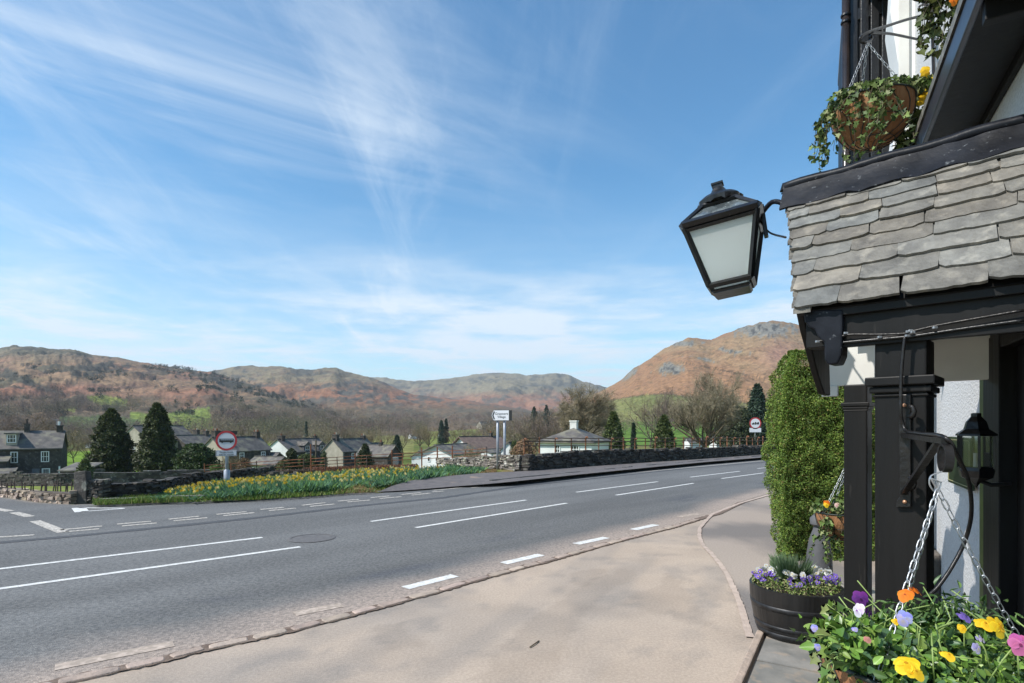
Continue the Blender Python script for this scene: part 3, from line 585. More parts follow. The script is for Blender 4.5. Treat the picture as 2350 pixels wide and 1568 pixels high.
vc = mixc(vc, C(.30, .20, .12), sm(fbm(V[:, 0] * 3 + 8, V[:, 1] * 3, o=4) + (pxv > 780) * .18, .56, .64) * .7)
o = link('grass_verge', np_mesh('grass_verge', V, np.stack([idx[:-1, :-1], idx[:-1, 1:], idx[1:, 1:], idx[1:, :-1]], -1).reshape(-1, 4), colors=vc, smooth=True), mat('short_turf', (1, 1, 1), (.6, .62, .6), scale=14, rough=.95, attr=True, bump=1, bscale=40, spec=.05, bdist=.03)); tag(o, kind='structure')
fw = [(868, 1129), (905, 1127), (950, 1124), (1050, 1116), (1130, 1110), (1180, 1105), (1330, 1089), (1480, 1074), (1620, 1060.5), (1757, 1049.5), (2100, 1025)]; bk = [(898, 1116), (940, 1103), (1000, 1095), (1100, 1086), (1150, 1083.5), (1190, 1082), (1320, 1073), (1480, 1062), (1620, 1053), (1757, 1043), (2100, 1018)]
fz = lambda px: float(np.interp(px, [868, 1060, 1180], [.035, .05, .13])); A = resample([G(p[0], p[1], fz(p[0])) for p in fw], 120); B = resample([G(p[0], p[1], .115) for p in bk], 120)
V = np.concatenate([A, B]); Fc = np.array([(i, i + 1, 120 + i + 1, 120 + i) for i in range(119)])
o = link('far_footway', np_mesh('far_footway', V, Fc), mat('dark_footway_tarmac', (.145, .125, .118), (.10, .09, .088), scale=6, rough=.9, bump=.4, bscale=60, c3=(.36, .25, .17), s3=1.1, w3=(.64, .72))); tag(o, kind='structure')
mb = MB()
def kerbrun(pts, h, w, L0, cols, z0=0.0, rough=.01):
    A = resample([G(*p) for p in pts], 1500); D = np.concatenate([[0], np.cumsum(np.hypot(*(np.diff(A[:, :2], axis=0).T)))]); pos = 0
    while pos < D[-1] - L0 * .5:
        Ln = L0 * random.uniform(.8, 1.2); a = np.array([np.interp(pos, D, A[:, k]) for k in range(2)]); b = np.array([np.interp(pos + Ln * .965, D, A[:, k]) for k in range(2)])
        t = (b - a) / (np.hypot(*(b - a)) + 1e-9); n_ = np.array([-t[1], t[0]]); hh = h * random.uniform(.88, 1.1); g = random.uniform(*cols)
        j = lambda: random.uniform(-rough, rough)
        q = [(a[0] + j(), a[1] + j(), z0), (b[0] + j(), b[1] + j(), z0), (b[0] + n_[0] * w, b[1] + n_[1] * w, z0), (a[0] + n_[0] * w, a[1] + n_[1] * w, z0)]
        mb.prism(q, (0, 0, hh), (g, g, g * .98)); pos += Ln
kerbrun([p for p in FAR if 200 < p[0] < 800], .105, .14, .42, (.8, 1.15))
o = mb.build('verge_kerb', mat('grey_kerb_block', (.30, .29, .27), (.20, .19, .18), scale=5, rough=.85, bump=.5, bscale=30, attr=True), bevel=.01); tag(o, kind='structure')
mb = MB(); kerbrun([(868, 1131.5), (950, 1127), (1050, 1119), (1110, 1115)], .035, .13, .5, (1.2, 1.9), rough=.01); kerbrun([p for p in FAR if 1110 < p[0] <= 2100], .135, .13, .55, (.75, 1.4), rough=.015)
o = mb.build('far_kerb', mat('dark_kerb_block', (.085, .08, .075), (.05, .048, .046), scale=5, rough=.9, bump=.6, bscale=30, attr=True, c3=(.22, .2, .18), s3=3, w3=(.62, .7)), bevel=.012); tag(o, kind='structure')
# ================================================================ dry stone walls, posts, fences
def stone_wall(name, label, base, heights, thick, m, sl=(.14, .42), sh=(.045, .10), seed=1, cat='wall', lean=0.0, top_rough=.06, tone=(.65, 1.35)):
    rg = random.Random(seed); n = 200; A = resample(base, n); D = np.concatenate([[0], np.cumsum(np.hypot(*(np.diff(A[:, :2], axis=0).T)))])
    if not isinstance(heights, (list, tuple)): heights = [heights] * len(base)
    d0 = [0]
    for a, b in zip(base, base[1:]): d0.append(d0[-1] + (Vector(b) - Vector(a)).to_2d().length)
    H = lambda s: float(np.interp(s, d0, heights)); mb = MB(); z = 0; hmax = max(heights)
    while z < hmax + .02:
        hh = rg.uniform(*sh); pos = -rg.uniform(0, .2)
        while pos < D[-1]:
            Ln = rg.uniform(*sl); s0 = max(pos, 0); s1 = min(pos + Ln, D[-1]); pos += Ln
            if s1 - s0 < .03: continue
            mid = (s0 + s1) / 2
            if z + hh * .5 > H(mid) + rg.uniform(-top_rough, top_rough): continue
            a = np.array([np.interp(s0 + .008, D, A[:, k]) for k in range(3)]); b = np.array([np.interp(s1 - .008, D, A[:, k]) for k in range(3)])
            t = b - a; t[2] = 0; t /= np.hypot(t[0], t[1]) + 1e-9; nn = np.array([-t[1], t[0], 0]); th = thick / 2 * (1 - .15 * z / hmax)
            o1, o2 = rg.uniform(-.05, .035), rg.uniform(-.04, .03); g = rg.uniform(*tone); c = (g, g * rg.uniform(.96, 1.02), g * rg.uniform(.9, 1.03))
            vs = []
            for zz in (0, 1):
                for (e, sgn, oo) in ((a, -1, o1), (b, -1, o1), (b, 1, o2), (a, 1, o2)):
                    r_ = .02
                    p = e + nn * sgn * (th + oo) + np.array([rg.uniform(-r_, r_), rg.uniform(-r_, r_), z + (hh - .006 if zz else .002) + rg.uniform(-.008, .008)])
                    vs.append(p)
            mb.add(vs, [(0, 3, 2, 1), (4, 5, 6, 7), (0, 1, 5, 4), (1, 2, 6, 5), (2, 3, 7, 6), (3, 0, 4, 7)], c)
        z += hh
    core = resample(base, 40); vs = []
    for i, q in enumerate(core):
        t = core[min(i + 1, 39)] - core[max(i - 1, 0)]; t[2] = 0; t /= np.hypot(t[0], t[1]); nn = np.array([-t[1], t[0], 0]); h = H(np.interp(i, [0, 39], [0, D[-1]])) * .9
        vs += [q + nn * thick * .36, q - nn * thick * .36, q + nn * thick * .3 + [0, 0, h], q - nn * thick * .3 + [0, 0, h]]
    fs = []
    for i in range(39): k = 4 * i; fs += [(k, k + 4, k + 6, k + 2), (k + 1, k + 3, k + 7, k + 5), (k + 2, k + 6, k + 7, k + 3)]
    mb.add(vs, fs, (.35, .35, .35))
    o = mb.build(name, m); return tag(o, label, cat)
wb = [G(px, py, .1) for px, py in [(1197, 1082.5), (1320, 1072.5), (1480, 1061.5), (1620, 1052), (1757, 1042.5), (1900, 1031)]]
stone_wall('dry_stone_wall', 'long dark dry stone wall running beside the far footway', [(p.x + .12, p.y + .2, p.z) for p in wb], [.54, .58, .54, .50, .47, .47], .34, M['stone_dark'], sl=(.10, .34), sh=(.03, .075), seed=3, tone=(.22, .75))  # low stone tones paint in the shade on this face
a, b = G(1196, 1081, .1), G(1050, 1068.5, .06)
stone_wall('dry_stone_wall', 'sunlit dry stone wall behind the village direction sign', [a + Vector((.05, .15, 0)), (a + b) / 2, b, b + (b - a) * .35], [.56, .46, .28, .22], .30, M['stone_dark'], sl=(.10, .4), sh=(.03, .09), seed=4, tone=(1.1, 2.3), top_rough=.05)  # same stone with high tones, painting in the sunlight on this face
stone_wall('low_stone_wall', 'low pinkish stone wall curving under the leaning railings', [G(px, py + .0) + Vector((0, .14, 0)) for px, py in [(-260, 1098), (-120, 1118), (0, 1140), (90, 1153), (162, 1158)]], [.13, .16, .17, .24, .25], .3, M['pink_stone'], sl=(.07, .2), sh=(.04, .09), seed=5, tone=(.6, 1.5))
g = [G(212, 1153), G(300, 1149), G(345, 1143)]; g2 = [P(420, 1128, 15.2), P(520, 1116, 17.6), P(620, 1105, 20.3)]
stone_wall('dry_stone_wall', 'dark low stone wall starting at the ivy pillar beside the verge', [Vector((p.x, p.y + .15, .02)) for p in g + g2], [.36, .34, .32, .28, .22, .15], .3, M['stone_dark'], sl=(.08, .22), sh=(.03, .07), seed=6, tone=(.2, .65))
stone_wall('garden_wall', 'dark garden wall below the two tall conifers', [(land_px(px, Y)) for px, Y in ((214, 37), (300, 38), (480, 40), (560, 44), (700, 50))], [1.1, 1.1, 1.1, 1.0, .9], .5, M['stone_dark'], sl=(.3, .8), sh=(.10, .2), seed=7, tone=(.35, .9))
# slate gatepost and pillar
def rough_post(name, label, px0, px1, pyt, pyb, Y, m, cat, dep=.16, nseg=7, seed=1, tone=1.0):
    rg = random.Random(seed); a, b = P(px0, pyb, Y), P(px1, pyb, Y); t = P(px0, pyt, Y).z; z0 = -.05; mb = MB(); rings = []
    for i in range(nseg + 1):
        z = z0 + (t - z0) * i / nseg; tp = 1 - .18 * (i / nseg) ** 2; cx_ = (a.x + b.x) / 2; w2 = (b.x - a.x) / 2 * tp; j = lambda: rg.uniform(-.008, .008)
        rings += [Vector((cx_ - w2 + j(), Y + j(), z + j())), Vector((cx_ + w2 + j(), Y + j(), z + j() + (i == nseg) * .02)), Vector((cx_ + w2 + j(), Y + dep, z)), Vector((cx_ - w2 + j(), Y + dep, z + j()))]
    fs = [(3, 2, 1, 0), tuple(4 * nseg + k for k in range(4))]
    for i in range(nseg):
        for k in range(4): fs.append((4 * i + k, 4 * i + (k + 1) % 4, 4 * i + 4 + (k + 1) % 4, 4 * i + 4 + k))
    mb.add(rings, fs, (tone,) * 3); o = mb.build(name, m, bevel=.012); return tag(o, label, cat)
rough_post('gatepost', 'tall dark slate slab gatepost beside the railings', 167, 199, 1083, 1158, 11.9, M['stone_dark'], 'gatepost', seed=2, tone=.75)
pl = thing('stone_pillar', 'square stone pillar with pale ivy at the end of the low dark wall', 'pillar', (0, 0, 0))
c0 = G(222, 1154); o = stone_wall('pillar_body', None, [(c0.x - .14, c0.y + .1, 0), (c0.x + .16, c0.y + .1, 0)], .50, .34, M['stone_dark'], sl=(.08,.2), sh=(.03,.07), seed=9, tone=(.4, 1.3)); o.parent = pl
for k_ in list(o.keys()):
    if k_ == 'category': del o['category']
# leaning iron railings on the low wall
rl = thing('iron_railing', 'thin rusty railings leaning at odd angles on the low wall', 'railing', (0, 0, 0)); rg = random.Random(4)
for i in range(30):
    px = -70 + i * 8.1 + rg.uniform(-2, 2); yb = np.interp(px, [-100, 0, 90, 165], [1118, 1136, 1145, 1146]); Yb = np.interp(px, [-100, 0, 90, 165], [14.6, 13.2, 12.3, 12.1])
    b0 = P(px, yb, Yb); ln = rg.choice([0, 0, .02, -.02, .1, -.12, .05]) ; t0 = P(px, 1108, Yb) + Vector((ln, rg.uniform(-.05, .05), rg.uniform(-.03, .05)))
    MB().tube([b0 - Vector((0, 0, .1)), t0], .013, 5).build('bar', M['darkrail'], rl)
MB().tube([P(px, 1112, Yb_) for px, Yb_ in ((-70, 14.3), (0, 13.2), (90, 12.3), (165, 12.1))], .006, 5).build('rail', M['darkrail'], rl)
# rusty estate fence above the dark wall
M['rust2'] = mat('orange_rust', (.30, .13, .065), (.20, .09, .05), scale=4, rough=.9)
fe_ = thing('estate_fence', 'rusty orange metal fence with curved post tops behind the dark wall', 'fence', (0, 0, 0))
fp = [1150, 1177, 1203, 1238, 1274, 1311, 1344, 1374, 1403, 1431, 1457, 1481, 1504, 1527, 1548, 1569, 1588, 1606, 1621, 1637, 1653, 1669, 1684, 1698, 1714, 1727, 1739, 1751, 1763, 1775]
def fY(px): return np.interp(px, [1050, 1197, 1320, 1480, 1620, 1757, 1900], [24.5, 22.3, 24.3, 27.6, 30.6, 35, 40]) + .45
for i, px in enumerate(fp):
    if px < 1200: continue
    Y = fY(px); ht = np.interp(px, [1200, 1300, 1480, 1757], [1004, 1003, 1004, 1001]) + (3 if i % 3 else 0); b0 = P(px, 1030, Y); b0.z = .3; t0 = P(px, ht, Y)
    big = i % 3 == 0; th = .038 if big else .028
    MB().tube([b0, t0 - Vector((0, 0, .06)), t0 + Vector((.02, -.02, 0)), t0 + Vector((.06, -.05, .01)), t0 + Vector((.09, -.07, -.04))] if i % 2 == 0 else [b0, t0], th, 6).build('post', M['rust2'], fe_)
for y0, r in ((1006, .020), (1013, .024), (1023, .018)):
    pts = [P(px, y0 + (np.interp(px, [1200, 1480, 1757], [0, 0, -1.5])), fY(px)) for px in np.linspace(1200, 1775, 40)]
    MB().tube([p + Vector((0, 0, random.uniform(-.012, .012))) for p in pts], r, 5).build('rail', M['darkrail'], fe_)
fe2 = thing('wire_fence', 'thin rusty post and wire fence behind the daffodils', 'fence', (0, 0, 0)); rg = random.Random(8)
F2 = [(470, 1064, 1092, 21), (531, 1062, 1088, 22), (590, 1058, 1085, 22.5), (615, 1066, 1088, 22.5), (651, 1062, 1086, 23), (697, 1052, 1087, 23), (714, 1020, 1083, 24), (747, 1050, 1082, 23.5), (775, 1050, 1080, 24), (815, 1040, 1078, 24.5), (842, 1045, 1076, 24.5), (900, 1033, 1074, 25), (925, 1042, 1074, 25), (968, 1027, 1070, 25.3), (1004, 1026, 1066, 25), (1038, 1023, 1064, 24.8), (1066, 1035, 1060, 24.5), (1118, 1025, 1056, 24.2)]
for px, yt, yb, Y in F2:
    MB().tube([P(px, yb + 10, Y), P(px + rg.uniform(-2, 2), yt, Y)], .020 if yb - yt < 38 else .032, 5).build('post', M['darkrail'] if rg.random() < .5 else M['rust'], fe2)
for dy in (0, 7, 15):
    MB().tube([P(px, np.interp(px, [470, 700, 900, 1120], [1068, 1054, 1042, 1030]) + dy, Y) for px, _, _, Y in F2], .013, 4).build('wire', M['rust'], fe2)
# kerbside sign posts ------------------------------------------------------
def text_mesh(body, size, mt, parent, name, loc, rot, ext=.002, spacing=1.0, align='CENTER'):
    cu = bpy.data.curves.new(name, 'FONT'); cu.body = body; cu.size = size; cu.extrude = ext; cu.align_x = align; cu.align_y = 'CENTER'; cu.space_line = .95; cu.space_character = spacing
    t = bpy.data.objects.new(name, cu); COL.objects.link(t); bpy.context.view_layer.update()
    me = bpy.data.meshes.new_from_object(t.evaluated_get(bpy.context.evaluated_depsgraph_get())); bpy.data.objects.remove(t)
    o = link(name, me, None, parent); me.materials.clear(); me.materials.append(mt); o.location = loc; o.rotation_euler = rot; return o
def disc(mb, r0, r1, y, n=48, th=.003):
    vs = []; 
    for k in range(n):
        a = 2 * math.pi * k / n; vs += [(r0 * math.cos(a), y, r0 * math.sin(a)), (r1 * math.cos(a), y, r1 * math.sin(a)), (r1 * math.cos(a), y + th, r1 * math.sin(a))]
    fs = []
    for k in range(n):
        a, b = 3 * k, 3 * ((k + 1) % n); fs += [(a, a + 1, b + 1, b), (a + 1, a + 2, b + 2, b + 1)]
    mb.add(vs, fs)
def round_sign(label, px, Y, pyc, dpx, plate, pyb, kind, post_r, rz=0):
    c = P(px, pyc, Y); R = dpx / 2 / F * Y; gz = .1 if kind == 'bus' else .9
    s = thing('road_sign', label, 'road sign', (c.x, c.y, gz), rz); zc_ = c.z - gz
    f = MB(); disc(f, 0, R * .99, .004, th=.012); o = f.build('sign_disc', M['sign_shade'] if kind == 'bus' else M['sign_white'], s); o.location.z = zc_
    f = MB(); disc(f, R * .80, R, 0, th=.006); o = f.build('red_ring', M['sign_red'], s); o.location.z = zc_
    b = MB(); k = R / .30
    if kind == 'bus':
        bl = lambda x0, x1, z0, z1, d=0: b.box((x0 * k, -.003 - d, z0 * k), (x1 * k, .003, z1 * k))
        bl(-.195, .20, .045, .058); bl(-.195, -.178, -.04, .045); bl(-.16, -.145, -.03, .045); bl(.185, .20, -.04, .045); bl(-.195, .20, -.045, .012)
        for wx in (-.10, -.045, .01, .065, .12): bl(wx, wx + .006, .012, .045)
        for wx in (-.115, .12): b.lathe([(0, 0), (.028 * k, 0)], 14, c=(0, 0, 0)) if False else b.prism([(wx * k + .027 * k * math.cos(q), -.004, -.045 * k + .027 * k * math.sin(q)) for q in np.linspace(0, 2 * math.pi, 14, endpoint=False)], (0, .004, 0))
    else:
        bl = lambda x0, x1, z0, z1: b.box((x0 * k, -.003, z0 * k), (x1 * k, .003, z1 * k))
        bl(-.18, -.04, -.045, -.005); bl(-.12, -.06, -.005, .03); bl(-.02, .05, -.045, .06); bl(.05, .19, -.045, -.005); bl(.10, .18, -.01, .055)
        for wx in (-.145, -.075, .015, .13): b.prism([(wx * k + .026 * k * math.cos(q), -.004, -.05 * k + .026 * k * math.sin(q)) for q in np.linspace(0, 2 * math.pi, 12, endpoint=False)], (0, .004, 0))
    o = b.build('pictogram', M['sign_black'], s); o.location.z = zc_
    pw, pt, pb = plate; z0 = P(px, pb, Y).z - gz; z1 = P(px, pt, Y).z - gz; w2 = pw / 2 / F * Y
    pl_ = MB().box((-w2, 0, z0), (w2, .01, z1)).build('plate', M['sign_shade'] if kind == 'bus' else M['sign_white'], s, bevel=.004)
    bd = MB()
    for (x0, x1, a, b_) in ((-w2 + .01, w2 - .01, z1 - .016, z1 - .010), (-w2 + .01, w2 - .01, z0 + .010, z0 + .016), (-w2 + .01, -w2 + .016, z0 + .01, z1 - .01), (w2 - .016, w2 - .01, z0 + .01, z1 - .01)): bd.box((x0, -.002, a), (x1, .002, b_))
    bd.build('plate_border', M['sign_black'], pl_)
    if kind == 'bus': text_mesh('Except buses\nand for access', (z1 - z0) * .40, M['sign_black'], pl_, 'plate_text', (0, -.003, (z0 + z1) / 2), (math.radians(90), 0, 0), .001)
    MB().tube([(0, .06, -.1), (0, .06, zc_ + R * .6)], post_r, 12).build('post', M['galv'], s, smooth=True)
    if kind == 'bus':
        zs_ = P(px, 1078, Y).z - gz; MB().lathe([(post_r * 1.9, -.1), (post_r * 1.9, zs_ - .03), (post_r * 1.1, zs_), (post_r * 1.1, zs_ + .01)], 14, c=(0, .06, 0)).build('post_sleeve', M['galv'], s, smooth=True)
        bk = MB(); bk.box((-R * 1.0, .02, zc_ + R * .62), (R * 1.0, .045, zc_ + R * .98)); bk.build('backing_board', M['sign_black'], s)
    for zz in (zc_ + R * .4, zc_ - R * .4): MB().box((-post_r * 1.4, .016, zz - .02), (post_r * 1.4, .06 + post_r, zz + .02)).build('clip', M['galv'], s)
    return s
round_sign('round red ringed bus sign on a grey post among the daffodils', 519.5, 16.2, 1011.5, 45.5, (44, 1033.5, 1047), 1112, 'bus', .045, math.radians(14))
round_sign('far small red ringed vehicle sign by the tall clipped hedge', 1733.5, 36, 971.5, 27, (27.5, 982.3, 992.5), 1022, 'car', .045)
s = thing('direction_sign', 'white arrow shaped village sign on two grey posts', 'direction sign', (0, 0, 0)); Ys = 20.2
c = P(1148, 1084, Ys); s.location = (c.x, c.y, .13); s.rotation_euler = (0, 0, math.radians(-16)); k = Ys / F
zc_ = P(1148, 953.5, Ys).z - .13; hw, hh = 21.5 * k, 12.5 * k
out = [(-hw, 0), (-hw + 5 * k, hh), (hw, hh), (hw, -hh), (-hw + 5 * k, -hh)]
f = MB(); f.prism([(x, 0, zc_ + z) for x, z in out], (0, .03, 0)); f.build('sign_panel', M['sign_black'], s, bevel=.01)
f = MB(); f.prism([(x * .955 + .0, -.004, zc_ + z * .91) for x, z in out], (0, .004, 0)); f.build('sign_face', M['sign_white'], s)
f = MB(); f.prism([(-hw + 2.2 * k, -.008, zc_), (-hw + 6.0 * k, -.008, zc_ + hh * .72), (-hw + 9.2 * k, -.008, zc_ + hh * .72), (-hw + 5.3 * k, -.008, zc_), (-hw + 9.2 * k, -.008, zc_ - hh * .72), (-hw + 6.0 * k, -.008, zc_ - hh * .72)], (0, .004, 0)); f.build('chevron', M['sign_black'], s)
text_mesh('Grasmere\nVillage', 7.7 * k, M['sign_black'], s, 'sign_text', (3.2 * k, -.007, zc_), (math.radians(90), 0, 0), .001)
f = MB(); f.box((hw - .5 * k, -.0, zc_ - hh * .95), (hw + 5.5 * k, .06, zc_ + hh * .92)); f.build('side_return', M['sign_black'], s)
for dx in (-8, 8.6): MB().tube([(dx * k, .09, -.2), (dx * k, .09, zc_ + hh * .8)], .047, 12).build('post', M['galv'], s, smooth=True)
# ================================================================ houses
def zat(py, Y): return EYE - (py - HY) / F * Y
def window(parent, c, u, n, w, h, bars=(1, 1), far=False, fm=None):
    """c centre of opening (local), u unit along wall, n outward normal (local)"""
    c, u, n = Vector(c), Vector(u), Vector(n); z = Vector((0, 0, 1)); f = MB(); fw_ = .09
    def bx(a0, a1, b0, b1, d0, d1): f.prism([c + u * a0 + z * b0 + n * d0, c + u * a1 + z * b0 + n * d0, c + u * a1 + z * b1 + n * d0, c + u * a0 + z * b1 + n * d0], n * (d1 - d0))
    bx(-w / 2, -w / 2 + fw_, -h / 2, h / 2, .0, .05); bx(w / 2 - fw_, w / 2, -h / 2, h / 2, 0, .05); bx(-w / 2 + fw_, w / 2 - fw_, h / 2 - fw_, h / 2, 0, .05); bx(-w / 2 + fw_, w / 2 - fw_, -h / 2, -h / 2 + fw_, 0, .07)
    for i in range(1, bars[0] + 1): x = -w / 2 + w * i / (bars[0] + 1); bx(x - .02, x + .02, -h / 2 + fw_, h / 2 - fw_, .01, .035)
    for i in range(1, bars[1] + 1): y = -h / 2 + h * i / (bars[1] + 1); bx(-w / 2 + fw_, w / 2 - fw_, y - .025, y + .025, .012, .04)
    o = f.build('window', fm or M['white'], parent)
    g = MB(); g.prism([c + u * (-w / 2 + fw_) + z * (-h / 2 + fw_) + n * .004, c + u * (w / 2 - fw_) + z * (-h / 2 + fw_) + n * .004, c + u * (w / 2 - fw_) + z * (h / 2 - fw_) + n * .004, c + u * (-w / 2 + fw_) + z * (h / 2 - fw_) + n * .004], n * .004)
    g.build('pane', M['glass_dark'], o); return o
def chimney(parent, x, y, z0, z1, w=.6, d=.5, m=None, pots=2):
    c = MB(); c.box((x - w / 2, y - d / 2, z0), (x + w / 2, y + d / 2, z1 - .12)); c.box((x - w / 2 - .05, y - d / 2 - .05, z1 - .12), (x + w / 2 + .05, y + d / 2 + .05, z1)); o = c.build('chimney', m or M['house_stone'], parent)
    for i in range(pots): MB().lathe([(.11, 0), (.13, .25), (.10, .27), (.10, 0)], 8, c=(x + (i - (pots - 1) / 2) * .28, y, z1)).build('chimney_pot', M['rust'] if i % 2 == 0 else M['far_cream'], o)
def house(name, label, px, Y, eave_py, gw, L, rh, yaw, wall_m, gable_m=None, roof_m=None, wh=None, over=.18, wins=(), gwins=(), chims=(), rw='R', hip=False, extras=None, cat='house'):
    """local frame: the near gable is centred on the origin and faces -Y; the house runs back along +Y. px,Y: middle of that gable"""
    ze = zat(eave_py, Y); c = P(px, eave_py, Y); g0 = land_z(c.x, c.y) - .6; z0 = min(g0, ze - (wh or 2.4)); hh = ze - z0
    yaw = math.degrees(math.atan((CX - px) / F)) + yaw * 1.0; t = thing(name, label, cat, (c.x, c.y, z0), math.radians(yaw)); w2 = gw / 2
    b = MB(); b.box((-w2, .01, 0), (w2, L, hh)); b.build('walls', wall_m, t)
    if not hip:
        for nm, y0, y1 in (('gable', 0, .25), ('gable', L - .25, L + .01)):
            q = MB(); q.prism([(-w2 - .005, y0, 0 if y0 == 0 else hh), (w2 + .005, y0, 0 if y0 == 0 else hh), (w2 + .005, y0, hh), (0, y0, hh + rh), (-w2 - .005, y0, hh)], (0, y1 - y0, 0)); q.build('gable_wall', gable_m or wall_m, t)
    r = MB(); ov = over; th = .12; sl = rh / w2
    if not hip:
        for sg in (-1, 1):
            p = [(sg * (w2 + ov), -ov, hh - ov * sl), (0, -ov, hh + rh), (0, L + ov, hh + rh), (sg * (w2 + ov), L + ov, hh - ov * sl)]
            r.prism(p, (0, 0, th))
    else:
        hl = min(w2, L / 2) * .95; A = [(-w2 - ov, -ov), (w2 + ov, -ov), (w2 + ov, L + ov), (-w2 - ov, L + ov)]; vs = [(x, y, hh - .05) for x, y in A] + [(0, hl, hh + rh), (0, L - hl, hh + rh)] + [(x, y, hh + .08) for x, y in A]
        r.add(vs, [(0, 3, 2, 1), (0, 1, 7, 6), (1, 2, 8, 7), (2, 3, 9, 8), (3, 0, 6, 9), (6, 7, 4), (7, 8, 5, 4), (8, 9, 5), (9, 6, 4, 5)])
    rf = r.build('roof', roof_m or M['roof'], t)
    if not hip:
        k = MB(); k.box((-.13, -ov - .01, hh + rh + th - .03), (.13, L + ov + .01, hh + rh + th + .05)); k.build('ridge', M['roof'], rf)
    for (side, y, z, w, h, br) in wins:
        x = w2 if side == 'R' else -w2; window(t, (x + (.005 if side == 'R' else -.005), y, hh + z), (0, 1, 0), (1 if side == 'R' else -1, 0, 0), w, h, br)
    for (x, z, w, h, br) in gwins: window(t, (x, -.005, hh + z), (1, 0, 0), (0, -1, 0), w, h, br)
    for (x, y, top, w, d, pots) in chims: chimney(t, x, y, hh + rh * (1 - abs(x) / w2) - .4, hh + rh + top, w, d, pots=pots)
    if extras: extras(t, hh)
    return t, hh
def wing(parent, name, a, b, z0, z1, rh, axis, m, rm, ov=.15):
    """lean-to / small block inside a house's local frame"""
    (x0, y0), (x1, y1) = a, b; w_ = MB(); w_.box((x0, y0, z0), (x1, y1, z1)); o = w_.build(name, m, parent); r = MB()
    if axis == 'lean-': r.prism([(x0 - ov, y0 - ov, z1), (x1 + ov, y0 - ov, z1), (x1 + ov, y1, z1 + rh), (x0 - ov, y1, z1 + rh)], (0, 0, .1))
    elif axis == 'x':
        yc = (y0 + y1) / 2
        for s_, ya in ((-1, y0 - ov), (1, y1 + ov)): r.prism([(x0 - ov, ya, z1 - .03), (x1 + ov, ya, z1 - .03), (x1 + ov, yc, z1 + rh), (x0 - ov, yc, z1 + rh)], (0, 0, .1))
        for xx in (x0, x1 - .1): w2_ = MB(); w2_.prism([(xx, y0, z1), (xx, y1, z1), (xx, yc, z1 + rh)], (.1, 0, 0)); w2_.build('gable_wall', m, o)
    r.build('roof', rm, o); return o
def findY(px, py):
    for Y in np.geomspace(115, 1500, 400):
        x = (px - CX) / F * Y
        if HY - (land_z(x, Y) - EYE) / Y * F <= py: return float(Y)
    return 300.0
# 1 big dark stone house on the left, long side to the road
Y1 = 66; k = Y1 / F
def ex1(t, hh):
    L = 12.0
    # local: long side seen is the -X ... rotated 90deg: long side = 'R'
    pass
ze = zat(1029, Y1); xr = P(141, 1029, Y1).x; xl = P(-75, 1029, Y1).x; Lh = xr - xl; gz = land_z(xr, Y1) - 1.0; hh = ze - gz
A1 = math.radians(33); sc1 = 1 / (math.cos(A1) + math.sin(A1) * .79); xr3 = xr - Lh * sc1 * math.cos(A1); yr3 = Y1 - Lh * sc1 * math.sin(A1)
h1 = thing('stone_house', 'large dark slate stone house with white sash windows at the left edge', 'house', (xr3, yr3, gz), A1)
def lx(px):
    q = (px - CX) / F; return (q * yr3 - xr3) / (math.cos(A1) - q * math.sin(A1))
Lh = lx(141)
rh1 = (1029 - 989) * k - .1
MB().box((0, 0, 0), (Lh, 6, hh)).build('walls', M['house_stone'], h1)
r = MB()
r.prism([(-.2, -.25, hh - .1), (Lh + .12, -.25, hh - .1), (Lh + .12, 3, hh + rh1), (-.2, 3, hh + rh1)], (0, 0, .13)); r.prism([(-.2, 6.25, hh - .1), (Lh + .12, 6.25, hh - .1), (Lh + .12, 3, hh + rh1), (-.2, 3, hh + rh1)], (0, 0, .13))
rf = r.build('roof', M['roof'], h1)
for x_ in (.02, Lh - .24): MB().prism([(x_, 0, hh), (x_, 6, hh), (x_, 3, hh + rh1)], (.2, 0, 0)).build('gable_wall', M['house_stone'], h1)
lz = lambda py: zat(py, Y1) - gz
for a, b, c_, d, br in ((24, 41, 1035, 1060, (1, 1)), (94, 113, 1035, 1059.5, (2, 1)), (96, 115, 1074, 1097, (3, 0)), (0, 13, 1059, 1071, (1, 1))):
    window(h1, ((lx(a) + lx(b)) / 2, -.005, (lz(c_) + lz(d)) / 2), (1, 0, 0), (0, -1, 0), lx(b) - lx(a), (d - c_) * k, br)
dm = MB(); dm.box((lx(12), .35, lz(1029)), (lx(38), 2.6, lz(996))); do = dm.build('dormer', M['far_cream'], h1)
MB().box((lx(12) - .15, .1, lz(996)), (lx(38) + .15, 3, lz(993))).build('dormer_roof', M['roof'], do)
window(do, ((lx(12) + lx(38)) / 2, .345, (lz(996) + lz(1016)) / 2), (1, 0, 0), (0, -1, 0), lx(36) - lx(14), 19 * k, (2, 1))
for a, b, y0 in ((46, 58, 972), (123, 137, 976)):
    chimney(h1, (lx(a) + lx(b)) / 2, 3, hh + rh1 - .5, lz(y0), lx(b) - lx(a), .7, pots=0)
MB().lathe([(.12, 0), (.14, .4), (.12, .45), (.12, 0)], 8, c=(lx(128), 3, lz(976))).build('chimney_pot', M['white'], h1)
MB().lathe([(.12, 0), (.14, .5), (.11, .55), (.11, 0)], 8, c=(lx(51), 3, lz(972))).build('chimney_pot', M['darkrail'], h1)
ae = MB(); ae.tube([(lx(122), 3, lz(979)), (lx(122), 3, lz(962))], .025, 5); ae.tube([(lx(114), 3, lz(963.5)), (lx(128), 3, lz(963.5))], .02, 4)
for q in range(6): ae.tube([(lx(115 + q * 2.4), 2.7, lz(963.5)), (lx(115 + q * 2.4), 3.3, lz(963.5))], .012, 4)
ae.build('aerial', M['galv'], h1)
